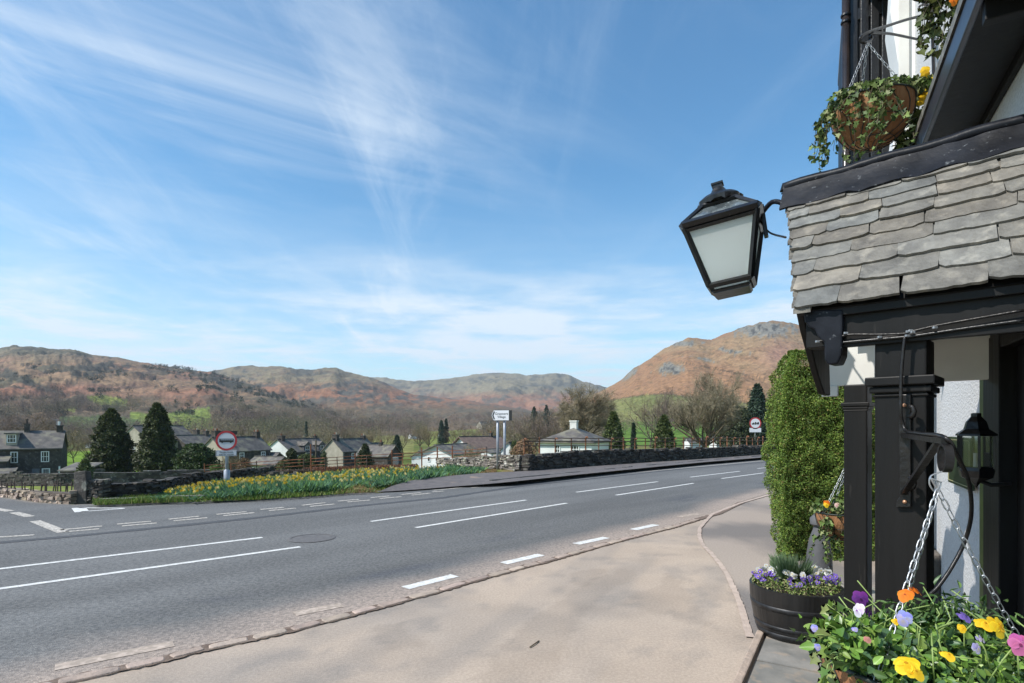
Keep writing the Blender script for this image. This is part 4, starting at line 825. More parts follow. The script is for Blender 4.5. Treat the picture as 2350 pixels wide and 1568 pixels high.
wing(h1, 'porch', (lx(-10), -2.2), (lx(24), -.01), 0, lz(1055.5), .55, 'lean-', M['house_stone'], M['roof'])
wing(h1, 'lean_to', (lx(-20), -5.2), (lx(46), -2.25), 0, lz(1084), .75, 'lean-', M['house_stone'], M['roof'])
MB().prism([(lx(74), -.7, lz(1087)), (lx(92), -.7, lz(1087)), (lx(92), -.01, lz(1076)), (lx(74), -.01, lz(1076))], (0, 0, .1)).build('door_canopy', M['roof'], h1)
MB().box((lx(135), -.25, 0), (lx(138.5), -.02, lz(1070))).build('drainpipe', M['white'], h1)
# yard wall in front of it, with pale coping stones
stone_wall('yard_wall', 'dark yard wall with pale coping stones in front of the stone house', [land_px(px, Y) for px, Y in ((-160, 56), (0, 55), (140, 54.5), (185, 55))], [1.3, 1.3, 1.3, 1.2], .5, M['stone_dark'], sl=(.3, .9), sh=(.12, .25), seed=17, tone=(.35, .9))
ob = thing('outbuilding', 'low slate roofed outbuilding at the right end of the stone house', 'outbuilding', (P(137, 1080, 60).x, 60, land_z(P(137, 1080, 60).x, 60) - 1)); zz = lambda py: zat(py, 60) - ob.location.z
MB().box((0, 0, 0), (2.6, 3, zz(1081))).build('walls', M['house_stone'], ob); MB().prism([(-.1, -.2, zz(1082)), (2.9, -.2, zz(1082)), (2.9, 2.4, zz(1067)), (-.1, 2.4, zz(1067))], (0, 0, .12)).build('roof', M['roof'], ob)
# others. yaw<0 turns the gable towards the camera's left
house('cottage', 'cream gabled cottage half hidden between the two tall conifers', 306, 92, 1012, 7, 9, 2.4, -52, M['far_cream'], gwins=((0, -1.5, .9, 1.1, (1, 1)),))
house('cottage', 'slate roofed cottage with dark gables right of the second tall conifer', 404, 96, 1022, 5, 7, 1.6, -50, M['house_stone'], chims=((0, 6, .8, .8, .6, 2),), wins=(('R', 2, -1.0, .9, 1.1, (1, 1)),))
house('cottage', 'cottage with cream chimney behind the round green bush', 440, 104, 1022, 5, 8, 1.8, -48, M['house_stone'], chims=((0, 1, 1.0, 1.0, .6, 2),), wins=(('R', 3, -1.0, .9, 1.1, (1, 1)), ('R', 5.5, -1.0, .9, 1.1, (1, 1))))
h, hh = house('cottage', 'dark stone cottage right behind the round bus sign', 487, 74, 1036, 4.6, 7.4, 1.75, -52, M['house_stone'], M['far_cream'], chims=((0, .5, .95, .75, .7, 3), (0, 7.0, .75, .8, .6, 3)), wins=(('R', 6.1, -.65, .75, .85, (1, 1)), ('R', 2.6, -.65, .75, .85, (1, 1))), wh=3.6)
h, hh = house('white_house', 'white gabled house with two slate dormers in mid village', 637, 90, 1037.5, 5.6, 9.2, 1.95, -44, M['house_stone'], M['far_white'], chims=((0, .8, .65, 1.0, .7, 1), (0, 8.6, .5, .5, .5, 1)), wh=3.6, wins=(('R', 1.6, -1.0, .7, 1.0, (1, 1)), ('R', 4.2, -1.0, .9, 1.1, (1, 1)), ('R', 7.4, -1.0, .9, 1.1, (1, 1))), gwins=((.35, -.7, .3, .3, (0, 0)),))
for yy in (3.6, 7.0):
    dm = MB(); dm.box((1.0, yy - .75, hh - .9), (2.75, yy + .75, hh + 1.0)); d_ = dm.build('dormer', M['pot'], h)
    dr = MB(); dr.prism([(2.95, yy - .95, hh + .95), (2.95, yy, hh + 1.6), (2.95, yy + .95, hh + .95)], (-2.3, 0, 0)); dr.build('dormer_roof', M['stone_dark'], d_); window(d_, (2.755, yy, hh + .3), (0, 1, 0), (1, 0, 0), .9, 1.2, (1, 1))
h, hh = house('shed', 'low slate roofed shed with dark gable in front of the white gabled house', 651, 72, 1066, 3.0, 4.4, .85, 48, M['far_cream'], M['house_stone'], wh=2, over=.2, wins=(('L', 3.6, -.6, .5, .5, (0, 0)), ('L', 2.2, -.7, .6, .7, (0, 0))), cat='shed')
house('shed', 'long slate roofed outhouse directly under the white gable', 640, 80, 1056, 3.4, 6, .95, 55, M['far_cream'], M['house_stone'], wh=2, cat='shed')
h, hh = house('stone_cottage', 'cream stone gabled cottage with a long dark slate roof in mid village', 763, 84, 1036, 3.9, 7.6, 1.75, -42, M['house_stone'], M['far_cream'], chims=((0, .7, .75, .9, .6, 2), (0, 6.9, .5, .7, .5, 2)), wh=3.4, wins=(('R', 2.2, -.75, .7, .9, (1, 1)), ('R', 4.3, -.6, .6, .7, (1, 1))))
house('annexe', 'lower slate roofed annexe joined to the cream stone cottage', 836, 92, 1040, 3.6, 3.4, 1.5, -40, M['pot'], wh=3, over=.15, cat='annexe')
house('garage', 'grey slate roofed garage left of the white bungalow', 906, 78, 1046, 3.6, 5.0, 1.35, 58, M['house_stone'], wh=2.2, gwins=((0, -1.1, 1.6, 1.8, (0, 0)),), chims=((0, 2.2, .5, .5, .4, 1),), cat='garage')
h, hh = house('bungalow', 'white bungalow with a shallow front gable behind the daffodils', 1001, 66, 1042, 4.6, 6.5, .95, -34, M['far_white'], wh=2.0, over=.35, gwins=((-1.0, -.62, .45, .62, (0, 0)), (.05, -.62, .35, .62, (0, 0)), (.75, -.62, .35, .62, (0, 0))))
house('bungalow', 'white lower wing joined left of the white bungalow', 962, 67, 1049, 1.8, 3.5, .6, -14, M['far_white'], wh=2.0, over=.15, cat='bungalow')
house('brown_roofed_house', 'brown hipped roof house with white walls right of the white bungalow', 1058, 84, 1027, 4.4, 7.5, 1.5, -50, M['far_white'], roof_m=mat('brown_roof', (.20, .14, .11), (.13, .09, .075), scale=2, rough=.8, attr=True), wh=3, over=.5, chims=((0, 6, .6, .5, .4, 1),), wins=(('R', 3.0, -.9, 1.0, .9, (1, 0)),))
house('shed', 'small grey flat roofed lean-to right of the brown roofed house', 1108, 78, 1040, 3.0, 3.6, .4, -40, M['far_white'], wh=1.5, cat='shed')
house('white_cottage', 'small white gabled cottage behind the village direction sign', 1166, 70, 1033, 1.9, 3.5, .85, -22, M['far_white'], wh=2)
h, hh = house('hipped_bungalow', 'white walled bungalow with a hipped slate roof behind the dark wall', 1297, 52, 1016, 5.0, 5.6, 1.35, -20, M['far_white'], wh=2.2, hip=True, over=.3, gwins=((-.75, -.6, .55, .75, (1, 1)), (.95, -.6, .8, .75, (2, 1))))
chimney(h, -.05, 2.6, hh + .6, hh + 2.05, .66, .55, M['cream'], 0)
Yq = findY(1014, 1002); kq = Yq / F; house('far_house', 'small white gabled house below the dark fir pair on the slope', 1014, Yq, 996, 19 * kq, 22 * kq, 6 * kq, -30, M['far_white'], wh=3)
Yq = findY(1100, 986); kq = Yq / F; house('far_house', 'pale grey old house among bare trees above the village', 1100, Yq, 977, 17 * kq, 24 * kq, 9 * kq, -40, M['far_cream'], wh=3, chims=((0, 5, 1.0, .9, .8, 0),))
Yq = findY(710, 1008); kq = Yq / F; house('far_house', 'distant white house behind the dormered white house', 710, Yq, 1003, 14 * kq, 40 * kq, 5 * kq, -65, M['far_white'], wh=3)
Yq = findY(940, 1007); kq = Yq / F; house('far_house', 'distant white house above the grey garage roof', 940, Yq, 1001, 14 * kq, 28 * kq, 5 * kq, -65, M['far_white'], wh=3)
Yq = findY(776, 1006); kq = Yq / F; house('far_house', 'small distant white gable above the cream stone cottage', 776, Yq, 1002, 11 * kq, 16 * kq, 7 * kq, -35, M['far_white'], wh=3)
Yq = findY(202, 1028); kq = Yq / F; house('far_house', 'tiny white house on the lower left slope beyond the lawn', 202, Yq, 1021, 12 * kq, 18 * kq, 6 * kq, -30, M['far_white'], wh=3)
Yq = findY(1530, 974); kq = Yq / F; house('farmhouse', 'long low white farmhouse on the green slope behind the bare trees', 1530, Yq, 967, 14 * kq, 48 * kq, 5 * kq, -64, M['far_white'], wh=2.6, chims=((0, 4, .8, .8, .7, 0),))
house('farmhouse', 'white cottage behind the foot of the biggest bare tree', 1575, 110, 1016, 2.2, 3.5, .8, -55, M['far_white'], wh=2.6)
house('farmhouse', 'small white gable right of the biggest bare tree trunk', 1636, 100, 1012, 1.5, 3, .9, -35, M['far_white'], wh=2.6)

# ================================================================ vegetation generators
def leaves(pts, size, rng, cols, nrm=None, flat=.0, asp=.55, droop=0.0, jitter=.35):
    n = len(pts); pts = np.asarray(pts, float)
    d = rng.normal(size=(n, 3)); d /= np.linalg.norm(d, axis=1)[:, None] + 1e-9; d[:, 2] -= droop; d /= np.linalg.norm(d, axis=1)[:, None] + 1e-9
    if nrm is None: q = rng.normal(size=(n, 3))
    else: q = np.asarray(nrm, float) * (1 + flat * 3) + rng.normal(size=(n, 3)) * (1 - flat)
    q -= d * (q * d).sum(1)[:, None]; q /= np.linalg.norm(q, axis=1)[:, None] + 1e-9; s = np.cross(d, q)
    if np.ndim(size) == 0: size = np.full(n, size)
    L_ = (size * rng.uniform(.65, 1.3, n))[:, None]; Wd = L_ * asp
    a = pts; b = pts + d * L_ * .45 + s * Wd * .5 + q * L_ * .06; c = pts + d * L_; e = pts + d * L_ * .45 - s * Wd * .5 + q * L_ * .06
    V = np.stack([a, b, c, e], 1).reshape(-1, 3); Fq = np.arange(n * 4).reshape(n, 4)
    cols = np.asarray(cols, float); 
    ci = cols[rng.integers(0, len(cols), n)] if cols.shape[0] != n or cols.ndim < 2 else cols
    ci = ci * rng.uniform(1 - jitter, 1 + jitter, (n, 1)); return V, Fq, np.repeat(ci, 4, axis=0)
def merge(parts):
    V = []; Fq = []; Cc = []; b = 0
    for v, f, c in parts: V.append(v); Fq.append(f + b); Cc.append(c); b += len(v)
    return np.concatenate(V), np.concatenate(Fq), np.concatenate(Cc)
def bare_tree_meshes(seed, H, spread, trunk_r, fork=.28, nl=6, nb=5, ntw=7, tone=(.17, .135, .09), low=0.0, twig=.5, up=.35, limbs_up=.75, tww=.045, dome=False):
    """real branching skeleton: returns (trunk mesh, crown mesh)"""
    rg = random.Random(seed); T = MB(); tw = []
    def seg(p, d, L_, r0, r1, lvl):
        n = 4 if lvl < 2 else 3; pts = [p]; dd = d.copy()
        for i in range(n):
            dd = (dd + Vector((rg.gauss(0, .13), rg.gauss(0, .13), rg.gauss(0, .08) + (up * .22 if lvl > 0 else 0)))).normalized(); pts.append(pts[-1] + dd * (L_ / n))
        return pts, dd
    trunk, dd = seg(Vector((0, 0, -.5)), Vector((0, 0, 1)), H * fork + .5, trunk_r, trunk_r * .7, 0)
    T.tube(trunk, trunk_r, 9, r1=trunk_r * .72, cap=False); top = trunk[-1]
    l1 = []
    for i in range(nl):
        a = 2 * math.pi * (i + rg.uniform(-.3, .3)) / nl; el = rg.uniform(limbs_up - .35, limbs_up + .35); d = Vector((math.cos(a) * math.cos(el), math.sin(a) * math.cos(el), math.sin(el)))
        L_ = (H * (1 - fork) * rg.uniform(.36, .52)) * (spread * math.cos(el) + math.sin(el)); base = trunk[-1] if i % 2 else trunk[-2].lerp(trunk[-1], rg.uniform(.2, .9))
        pts, e = seg(base, d, L_, 0, 0, 1); T.tube(pts, trunk_r * .5, 6, r1=trunk_r * .24, cap=False); l1.append((pts, e, L_))
    if low:
        pass
    C_ = MB(); l2 = []
    def children(pts, e, L_, k, r, lvl, sc):
        out = []
        for i in range(k):
            f = (i + .6) / k if lvl < 3 else rg.uniform(.15, 1); f = min(1, f * .9 + .12); x = f * (len(pts) - 1); j = min(int(x), len(pts) - 2); b = pts[j].lerp(pts[j + 1], x - j)
            dloc = (pts[j + 1] - pts[j]).normalized(); rnd = Vector((rg.gauss(0, 1), rg.gauss(0, 1), rg.gauss(0, .8))).normalized(); d = (dloc * .75 + rnd * .75 + Vector((0, 0, up))).normalized()
            l = L_ * sc * rg.uniform(.7, 1.2) * (1.15 - .3 * f); ok = True
            if dome:
                ins = lambda p: (p.x ** 2 + p.y ** 2) / (H * .50 * spread) ** 2 + ((p.z - H * .60) / (H * .40)) ** 2 < 1.0
                if not ins(b + d * l): l *= .55; ok = ins(b + d * l * .8)
            if not ok: continue
            q, e2 = seg(b, d, l, 0, 0, lvl); out.append((q, e2, l))
        return out
    for pts, e, L_ in l1:
        for c in children(pts, e, L_, nb, 0, 2, .62): T.tube(c[0], trunk_r * .2, 4, r1=trunk_r * .08, cap=False); l2.append(c)
    l3 = []
    for c in l2:
        for q in children(*c, nb, 0, 3, .55): C_.tube(q[0], trunk_r * .07, 3, r1=trunk_r * .03, cap=False); l3.append(q)
    V = []; 
    for q, e, l in l3:
        for i in range(ntw):
            x = rg.uniform(.1, 1) * (len(q) - 1); j = min(int(x), len(q) - 2); b = q[j].lerp(q[j + 1], x - j); rnd = Vector((rg.gauss(0, 1), rg.gauss(0, 1), rg.gauss(0, .8))).normalized()
            d = ((q[j + 1] - q[j]).normalized() * .7 + rnd * .8 + Vector((0, 0, up))).normalized(); l_ = twig * rg.uniform(.5, 1.3); s = d.cross(rnd).normalized() * trunk_r * tww * rg.uniform(.7, 1.3)
            m_ = b + d * l_ * .5 + rnd * l_ * .08; V += [(b - s, b + s, m_), (m_ - s * .8, m_ + s * .8, b + d * l_ + rnd * l_ * .3)]
            d2 = (d + rnd.cross(d) * .9).normalized(); V.append((m_ - s * .6, m_ + s * .6, m_ + d2 * l_ * .55)); d3 = (d - rnd.cross(d) * .9).normalized(); V.append((m_ - s * .6, m_ + s * .6, m_ + d3 * l_ * .55))
    vs = np.array([tuple(p) for t_ in V for p in t_]); base = len(C_.v); allv = np.concatenate([np.array(C_.v), vs]) if len(C_.v) else vs
    faces = C_.f + [[base + 3 * i, base + 3 * i + 1, base + 3 * i + 2] for i in range(len(V))]
    cc = np.tile(np.array(tone), (len(allv), 1)); cc[base:] *= np.random.default_rng(seed).uniform(.7, 1.4, (len(V), 1)).repeat(3, 0)
    tm = np_mesh('trunk', np.array(T.v), T.f, colors=np.tile(np.array([1, 1, 1.]), (len(T.v), 1)), smooth=True); cm_ = np_mesh('crown', allv, faces, colors=cc)
    tm.materials.append(M['bark']); cm_.materials.append(M['twig']); return tm, cm_
def put_tree(meshes, name, label, cat, loc, s=1.0, rz=0.0, group=None, sz=None):
    t = thing(name, label, cat, loc, rz, group); t.scale = (s, s, sz or s)
    for nm, me in zip(('trunk', 'crown'), meshes):
        o = link(nm, me, None, t)
    return t
def conifer_meshes(seed, H, R, n=9000, ls=.22, cols=((.03, .05, .018), (.05, .075, .025), (.02, .035, .014)), shape='egg', clump=26):
    rng = np.random.default_rng(seed); T = MB().tube([(0, 0, -.6), (0, 0, H * .5), (0, 0, H * .92)], R * .10, 8, r1=.03, cap=False)
    u = rng.uniform(0, 1, n) ** .8; a = rng.uniform(0, 2 * math.pi, n)
    if shape == 'egg': prof = np.interp(u, [0, .05, .14, .35, .6, .8, .92, 1], [.72, .95, 1, .88, .66, .43, .25, .06])
    elif shape == 'cone': prof = np.interp(u, [0, .05, .15, 1], [.5, .85, 1, .04]) 
    elif shape == 'column': prof = np.interp(u, [0, .1, .6, .9, 1], [.7, .9, 1, .7, .1])
    elif shape == 'round': prof = np.sqrt(np.clip(1 - (u * 2 - 1) ** 2 * .96, 0, 1)) * 1.0
    elif shape == 'yew': prof = np.interp(u, [0, .1, .35, .7, .9, 1], [.85, 1, .95, .62, .3, .08])
    lump = fbm(np.cos(a) * 2.6 + seed, np.sin(a) * 2.6, u * H / R * 2.8, o=4, g=.6) - .5
    lay_ = np.sin(u * H * 5 + np.sin(a * 3 + seed) * 1.2) * .05
    depth = rng.uniform(0, 1, n) ** 2.2
    r = R * prof * (1 + lump * 1.25 + lay_ * 1.6) * (1 - depth * .30)
    pts = np.stack([r * np.cos(a), r * np.sin(a), u * H], 1); nrm = np.stack([np.cos(a), np.sin(a), np.full(n, .5)], 1)
    V, Fq, Cc = leaves(pts, ls, rng, cols, nrm=nrm, flat=.15, asp=.5, jitter=.35)
    # inner mass so the crown is not see-through
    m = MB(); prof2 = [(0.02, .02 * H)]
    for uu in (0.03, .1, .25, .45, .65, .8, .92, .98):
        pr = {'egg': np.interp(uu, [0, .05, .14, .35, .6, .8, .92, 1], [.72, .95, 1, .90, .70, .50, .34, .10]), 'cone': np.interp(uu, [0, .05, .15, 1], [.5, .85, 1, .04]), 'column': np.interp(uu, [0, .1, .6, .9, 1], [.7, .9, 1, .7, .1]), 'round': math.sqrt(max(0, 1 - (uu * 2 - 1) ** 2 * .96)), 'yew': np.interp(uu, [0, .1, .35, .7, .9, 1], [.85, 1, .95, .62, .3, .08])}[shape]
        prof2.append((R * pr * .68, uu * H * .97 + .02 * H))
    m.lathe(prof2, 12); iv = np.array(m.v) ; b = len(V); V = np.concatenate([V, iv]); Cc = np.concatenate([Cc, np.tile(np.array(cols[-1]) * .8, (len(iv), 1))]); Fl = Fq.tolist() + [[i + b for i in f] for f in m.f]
    tm = np_mesh('trunk', np.array(T.v), T.f, colors=np.ones((len(T.v), 3)), smooth=True); cm_ = np_mesh('crown', V, Fl, colors=Cc); tm.materials.append(M['bark']); cm_.materials.append(M['leaf']); return tm, cm_

# ---------------------------------------------------------------- the two tall dark conifers
CY = 74
for i, (px, yt, yb, wpx, lab) in enumerate(((256, 941, 1096, 94, 'tall dark conifer on the left of the pair behind the garden wall'), (361, 928, 1088, 84, 'tall dark conifer on the right of the pair, the tallest evergreen'))):
    Hh = (yb - yt) / F * CY; c = P(px, yb, CY); ms = conifer_meshes(40 + i, Hh, wpx / 2 / F * CY * .97, n=19000, ls=.34, cols=((.050, .066, .018), (.075, .09, .024), (.026, .038, .012), (.05, .06, .018)))
    put_tree(ms, 'conifer_tree', lab, 'conifer', (c.x, c.y, c.z), group='dark conifers behind the garden wall')
# ---------------------------------------------------------------- two large bare trees on the right
big1 = bare_tree_meshes(21, 1.0 * 14.6, .92, .30, fork=.26, nl=11, nb=8, ntw=34, dome=True, tone=(.24, .20, .13), twig=.75, up=.05, limbs_up=.78, tww=.06)
c = land_px(1352, 78); c.z = P(1352, 1040, 78).z; zt = P(1352, 879, 78).z; put_tree(big1, 'bare_tree', 'spreading bare oak with crooked limbs behind the hipped bungalow', 'tree', c, s=(zt - c.z) / 14.6 * 1.08, rz=1.3, group='large bare trees behind the dark wall', sz=(zt - c.z) / 13.4)
big2 = bare_tree_meshes(35, 15.5, .9, .40, fork=.15, nl=14, nb=9, ntw=36, dome=True, tone=(.235, .20, .135), twig=.85, up=.06, limbs_up=.8, tww=.05)
c = P(1622, 1050, 72); zt = P(1622, 855, 72).z; put_tree(big2, 'bare_tree', 'biggest round crowned bare tree left of the far vehicle sign', 'tree', c, s=(zt - c.z) / 15.5 * .95, rz=.4, group='large bare trees behind the dark wall', sz=(zt - c.z) / 13.0)
# ---------------------------------------------------------------- conifers and shrubs one can tell apart
GREEN = ((.075, .10, .03), (.11, .135, .04), (.045, .06, .02)); BLUEG = ((.035, .06, .035), (.05, .085, .05), (.02, .035, .022)); BRIGHT = ((.10, .16, .03), (.15, .21, .05), (.06, .09, .02)); RUSS = ((.20, .085, .045), (.26, .12, .06), (.12, .05, .03)); OLIVE = ((.15, .13, .05), (.20, .17, .07), (.10, .085, .04))
SH = [ # name, label, cat, px, Y, top, base, halfwidth px, shape, cols, n, leaf
 ('fir_tree', 'twin topped fir just right of the spreading bare oak', 'fir', 1408, 60, 948, 1040, 27, 'yew', GREEN, 7000, .3),
 ('fir_tree', 'narrow dark young fir between the two broad firs', 'fir', 1454, 70, 972, 1035, 10, 'cone', BLUEG, 2500, .25),
 ('fir_tree', 'broad green fir in front of the farmhouse slope', 'fir', 1524, 60, 956, 1040, 27, 'yew', GREEN, 7000, .3),
 ('fir_tree', 'dark pine close to the tall clipped hedge', 'pine', 1738, 95, 884, 1045, 30, 'yew', BLUEG, 9000, .45),
 ('round_bush', 'large glossy dark green bush left of the bus sign', 'bush', 451, 62, 1020, 1078, 42, 'round', ((.045, .075, .018), (.07, .11, .028), (.02, .033, .01)), 8000, .26),
 ('small_bush', 'bright yellow green bush at the foot of the stone cottage', 'bush', 497, 58, 1066, 1084, 15, 'round', BRIGHT, 1600, .16),
 ('small_bush', 'low brown clipped bush beside the shed', 'bush', 560, 60, 1052, 1080, 16, 'round', ((.24, .16, .08), (.18, .12, .06), (.1, .07, .04)), 1500, .18),
 ('columnar_conifer', 'clipped dark columnar yew beside the white gabled house', 'conifer', 669, 62, 1030, 1080, 12, 'column', ((.06, .075, .025), (.03, .04, .014), (.04, .05, .02)), 3500, .18),
 ('round_bush', 'mixed green bush between the columnar yew and the utility pole', 'bush', 702, 64, 1044, 1082, 24, 'round', GREEN, 4000, .24),
 ('round_bush', 'olive shrub left of the columnar yew', 'bush', 649, 60, 1058, 1080, 14, 'round', ((.16, .16, .05), (.10, .11, .04), (.06, .07, .025)), 1600, .18),
 ('small_bush', 'dark evergreen shrub against the cream cottage gable', 'bush', 744, 78, 1037, 1064, 7, 'column', GREEN, 900, .2),
 ('round_bush', 'domed dark evergreen in front of the cream stone cottage roof', 'bush', 838, 66, 1020, 1056, 20, 'yew', ((.045, .06, .025), (.07, .085, .03), (.02, .03, .012)), 3500, .24),
 ('fir_tree', 'dark fir behind the grey garage roof', 'fir', 911, 130, 1000, 1030, 13, 'yew', BLUEG, 2200, .35),
 ('fir_tree', 'left fir of the dark pair above the small white house', 'fir', 1013, 260, 966, 1000, 9, 'egg', BLUEG, 2200, .6),
 ('fir_tree', 'right fir of the dark pair above the small white house', 'fir', 1024, 262, 962, 996, 6, 'egg', BLUEG, 1800, .6),
 ('fir_tree', 'slim dark spruce standing above the white dormered house', 'spruce', 703, 240, 968, 1000, 5, 'cone', BLUEG, 1200, .5),
 ('fir_tree', 'dark spruce on the slope right of the village sign', 'spruce', 1226, 300, 934, 968, 11, 'yew', BLUEG, 1500, .6),
 ('fir_tree', 'second dark spruce on the slope above the bare oak', 'spruce', 1254, 310, 930, 962, 9, 'yew', BLUEG, 1500, .6),
 ('shrub', 'wiry orange brown shrub beside the hipped bungalow', 'shrub', 1203, 40, 1010, 1050, 30, 'round', ((.30, .19, .10), (.22, .13, .07), (.16, .09, .05)), 1800, .14),
 ('shrub', 'small green garden shrub at the outbuilding roof edge', 'shrub', 195, 50, 1055, 1100, 20, 'yew', GREEN, 1800, .2),
 ('evergreen_tree', 'dark evergreen mass beside the far vehicle sign', 'evergreen', 1690, 88, 935, 1040, 38, 'round', ((.05, .07, .03), (.09, .10, .04), (.03, .04, .02)), 7000, .4),
 ('hedge_bush', 'short clipped dark bush beside the brown roofed house', 'bush', 1180, 66, 1012, 1040, 10, 'round', GREEN, 1200, .2),
]
for i, (nm, lab, cat, px, Y, yt, yb, hw, shp, cols, n, ls) in enumerate(SH):
    b = P(px, yb, Y); gl = land_z(b.x, b.y); top = P(px, yt, Y).z; z0 = min(b.z, gl) if Y < 150 else gl; z0 = max(z0, top - (yb - yt) / F * Y * 1.6)
    if abs(z0 - gl) > .3 and Y < 150: z0 = min(z0, gl + .1)
    ms = conifer_meshes(100 + i, top - z0, hw / F * Y, n=n, ls=ls, cols=cols, shape=shp); put_tree(ms, nm, lab, cat, (b.x, b.y, z0))
# russet hedges
def hedge_box(name, label, a, b, h, th, cols, n, ls, m=None, core=None, seed=1):
    rng = np.random.default_rng(seed); a, b = Vector(a), Vector(b); d = (b - a); L_ = d.length; u = d.normalized(); nn = Vector((-u.y, u.x, 0)); t = thing(name, label, 'hedge', (0, 0, 0))
    MB().prism([a - nn * th * .4, b - nn * th * .4, b + nn * th * .4, a + nn * th * .4], (0, 0, h * .93), tuple(core or cols[-1])).build('twigs', M['twig'], t)
    q = rng.uniform(0, 1, (n, 3)); face = rng.integers(0, 3, n); x = q[:, 0] * L_; y = np.where(face == 0, -th / 2, np.where(face == 1, th / 2, (q[:, 1] - .5) * th)); z = np.where(face == 2, h, q[:, 2] * h); y = y + rng.normal(0, th * .05, n); z = z + rng.normal(0, h * .03, n)
    A = np.array(a)[None] + np.array(u)[None] * x[:, None] + np.array(nn)[None] * y[:, None] + np.array([[0, 0, 1.]]) * z[:, None]
    V, Fq, Cc = leaves(A, ls, rng, cols); link('foliage', np_mesh('foliage', V, Fq, colors=Cc), m or M['leaf'], t); return t
hedge_box('beech_hedge', 'long russet beech hedge in front of the cream stone cottage', land_px(700, 56), land_px(955, 52), 1.35, .9, RUSS, 9000, .13, seed=5)
hedge_box('beech_hedge', 'short russet hedge below the white bungalow', land_px(1030, 50), land_px(1110, 52), 1.5, .8, ((.30, .12, .06), (.24, .10, .05), (.14, .06, .035)), 3000, .13, seed=6)
hedge_box('bramble_hedge', 'tangled dark brown hedge behind the bus sign post', land_px(490, 48), land_px(720, 54), 1.15, .9, ((.12, .08, .055), (.18, .12, .08), (.06, .045, .03)), 7000, .14, seed=7)
# utility pole and dead trunk
MBp = MB().tube([P(725, 1062, 78), P(725, 1010, 78)], .10, 8); o = MBp.build('utility_pole', M['bark']); tag(o, 'thin wooden pole right of the dormered white house', 'pole')
# ---------------------------------------------------------------- middle distance bare trees: five kinds, copied
kinds = [bare_tree_meshes(60 + i, 9.0, sp, .17, fork=fk, nl=7, nb=5, ntw=7, tone=tn, twig=.95, up=.3, limbs_up=.8, tww=.10) for i, (sp, fk, tn) in enumerate(((.9, .2, (.20, .155, .10)), (1.2, .18, (.17, .13, .09)), (.8, .15, (.23, .18, .10)), (1.1, .22, (.16, .12, .10)), (1.3, .14, (.22, .19, .11))))]
MT = [(168, 118, 1005, 1046, 0, 'bare tree standing on the lawn edge right of the stone house'), (30, 92, 960, 1020, 3, 'brown bare tree rising behind the left stone house roof'), (80, 96, 950, 1020, 1, 'broad brown tree crown between the two chimneys of the stone house'), (-30, 90, 955, 1020, 3, 'brown bare tree cut by the left edge of the picture'),
 (132, 100, 968, 1020, 2, 'bare tree behind the right chimney of the stone house'), (210, 110, 990, 1040, 1, 'bare tree directly left of the first tall conifer'), (308, 130, 985, 1030, 3, 'bare tree seen through the gap between the tall conifers'), (420, 150, 985, 1015, 0, 'bare tree right of the second tall conifer'),
 (470, 150, 975, 1012, 2, 'bare tree above the cottage chimney left of the bus sign'), (580, 150, 975, 1030, 4, 'round pale bare tree right of the bus sign'), (560, 170, 980, 1025, 4, 'olive bare tree just behind the bus sign'), (605, 160, 990, 1025, 0, 'bare tree above the white gable\'s left slope'), (637, 170, 985, 1020, 1, 'bare tree over the apex of the white gable'),
 (672, 180, 985, 1012, 3, 'bare tree behind the left dormer'), (735, 150, 985, 1030, 4, 'pale bare tree between the dormered house and cream cottage'), (760, 180, 980, 1012, 0, 'bare tree above the cream cottage chimney'), (800, 190, 975, 1008, 1, 'bare tree above the cream cottage ridge'), (845, 180, 978, 1012, 2, 'bare tree above the annexe roof'),
 (880, 170, 985, 1020, 4, 'low bare tree between annexe and garage'), (925, 170, 985, 1015, 3, 'bare tree above the garage ridge'), (965, 190, 975, 1008, 0, 'bare tree behind the white bungalow'), (985, 200, 970, 1000, 2, 'bare tree left of the small white house'), (1050, 170, 975, 1012, 1, 'bare tree above the brown hipped roof'), (1078, 180, 975, 1010, 3, 'bare tree right of the brown hipped roof'),
 (1122, 150, 975, 1020, 2, 'bare tree left of the direction sign posts'), (1150, 160, 965, 1020, 0, 'bare tree between the two sign posts'), (1185, 140, 965, 1025, 4, 'yellow brown bare tree right of the direction sign'), (1215, 130, 955, 1025, 1, 'thin bare tree left of the hipped bungalow'), (1243, 120, 945, 1020, 3, 'tall bare tree behind the hipped bungalow roof'),
 (1275, 130, 940, 1010, 0, 'bare tree left behind the bungalow chimney'), (1320, 150, 945, 1010, 2, 'bare tree right behind the bungalow chimney'), (1090, 60, 1010, 1062, 2, 'small orange stemmed bare tree by the sunlit wall'), (1715, 150, 905, 1010, 4, 'pale bare tree right behind the biggest tree'), (1535, 220, 898, 960, 3, 'dark bare tree in the copse on the green slope'), (1515, 230, 905, 962, 1, 'bare tree at the left end of the slope copse'), (1490, 240, 912, 958, 4, 'small bare tree on the open green slope'),
 (530, 66, 1030, 1078, 2, 'small bare garden tree beside the bus sign post'), (545, 140, 960, 1010, 3, 'tall bare tree above the stone cottage right chimney')]
for i, (px, Y, yt, yb, k_, lab) in enumerate(MT):
    b = P(px, yb, Y); gl = land_z(b.x, b.y); z0 = gl; top = P(px, yt, Y).z; s_ = max((top - z0) / 8.6, .2)
    t = put_tree(kinds[k_], 'bare_tree', lab, 'tree', (b.x, b.y, z0), s=s_, rz=random.uniform(0, 6.28), group='bare trees around the village'); sxy = min(s_ * 1.1, 1.4 * 30 / F * Y / 4.0 * 1.3 if s_ > 1.4 else 9); t.scale = (max(sxy, s_ * .7), max(sxy, s_ * .7), s_)
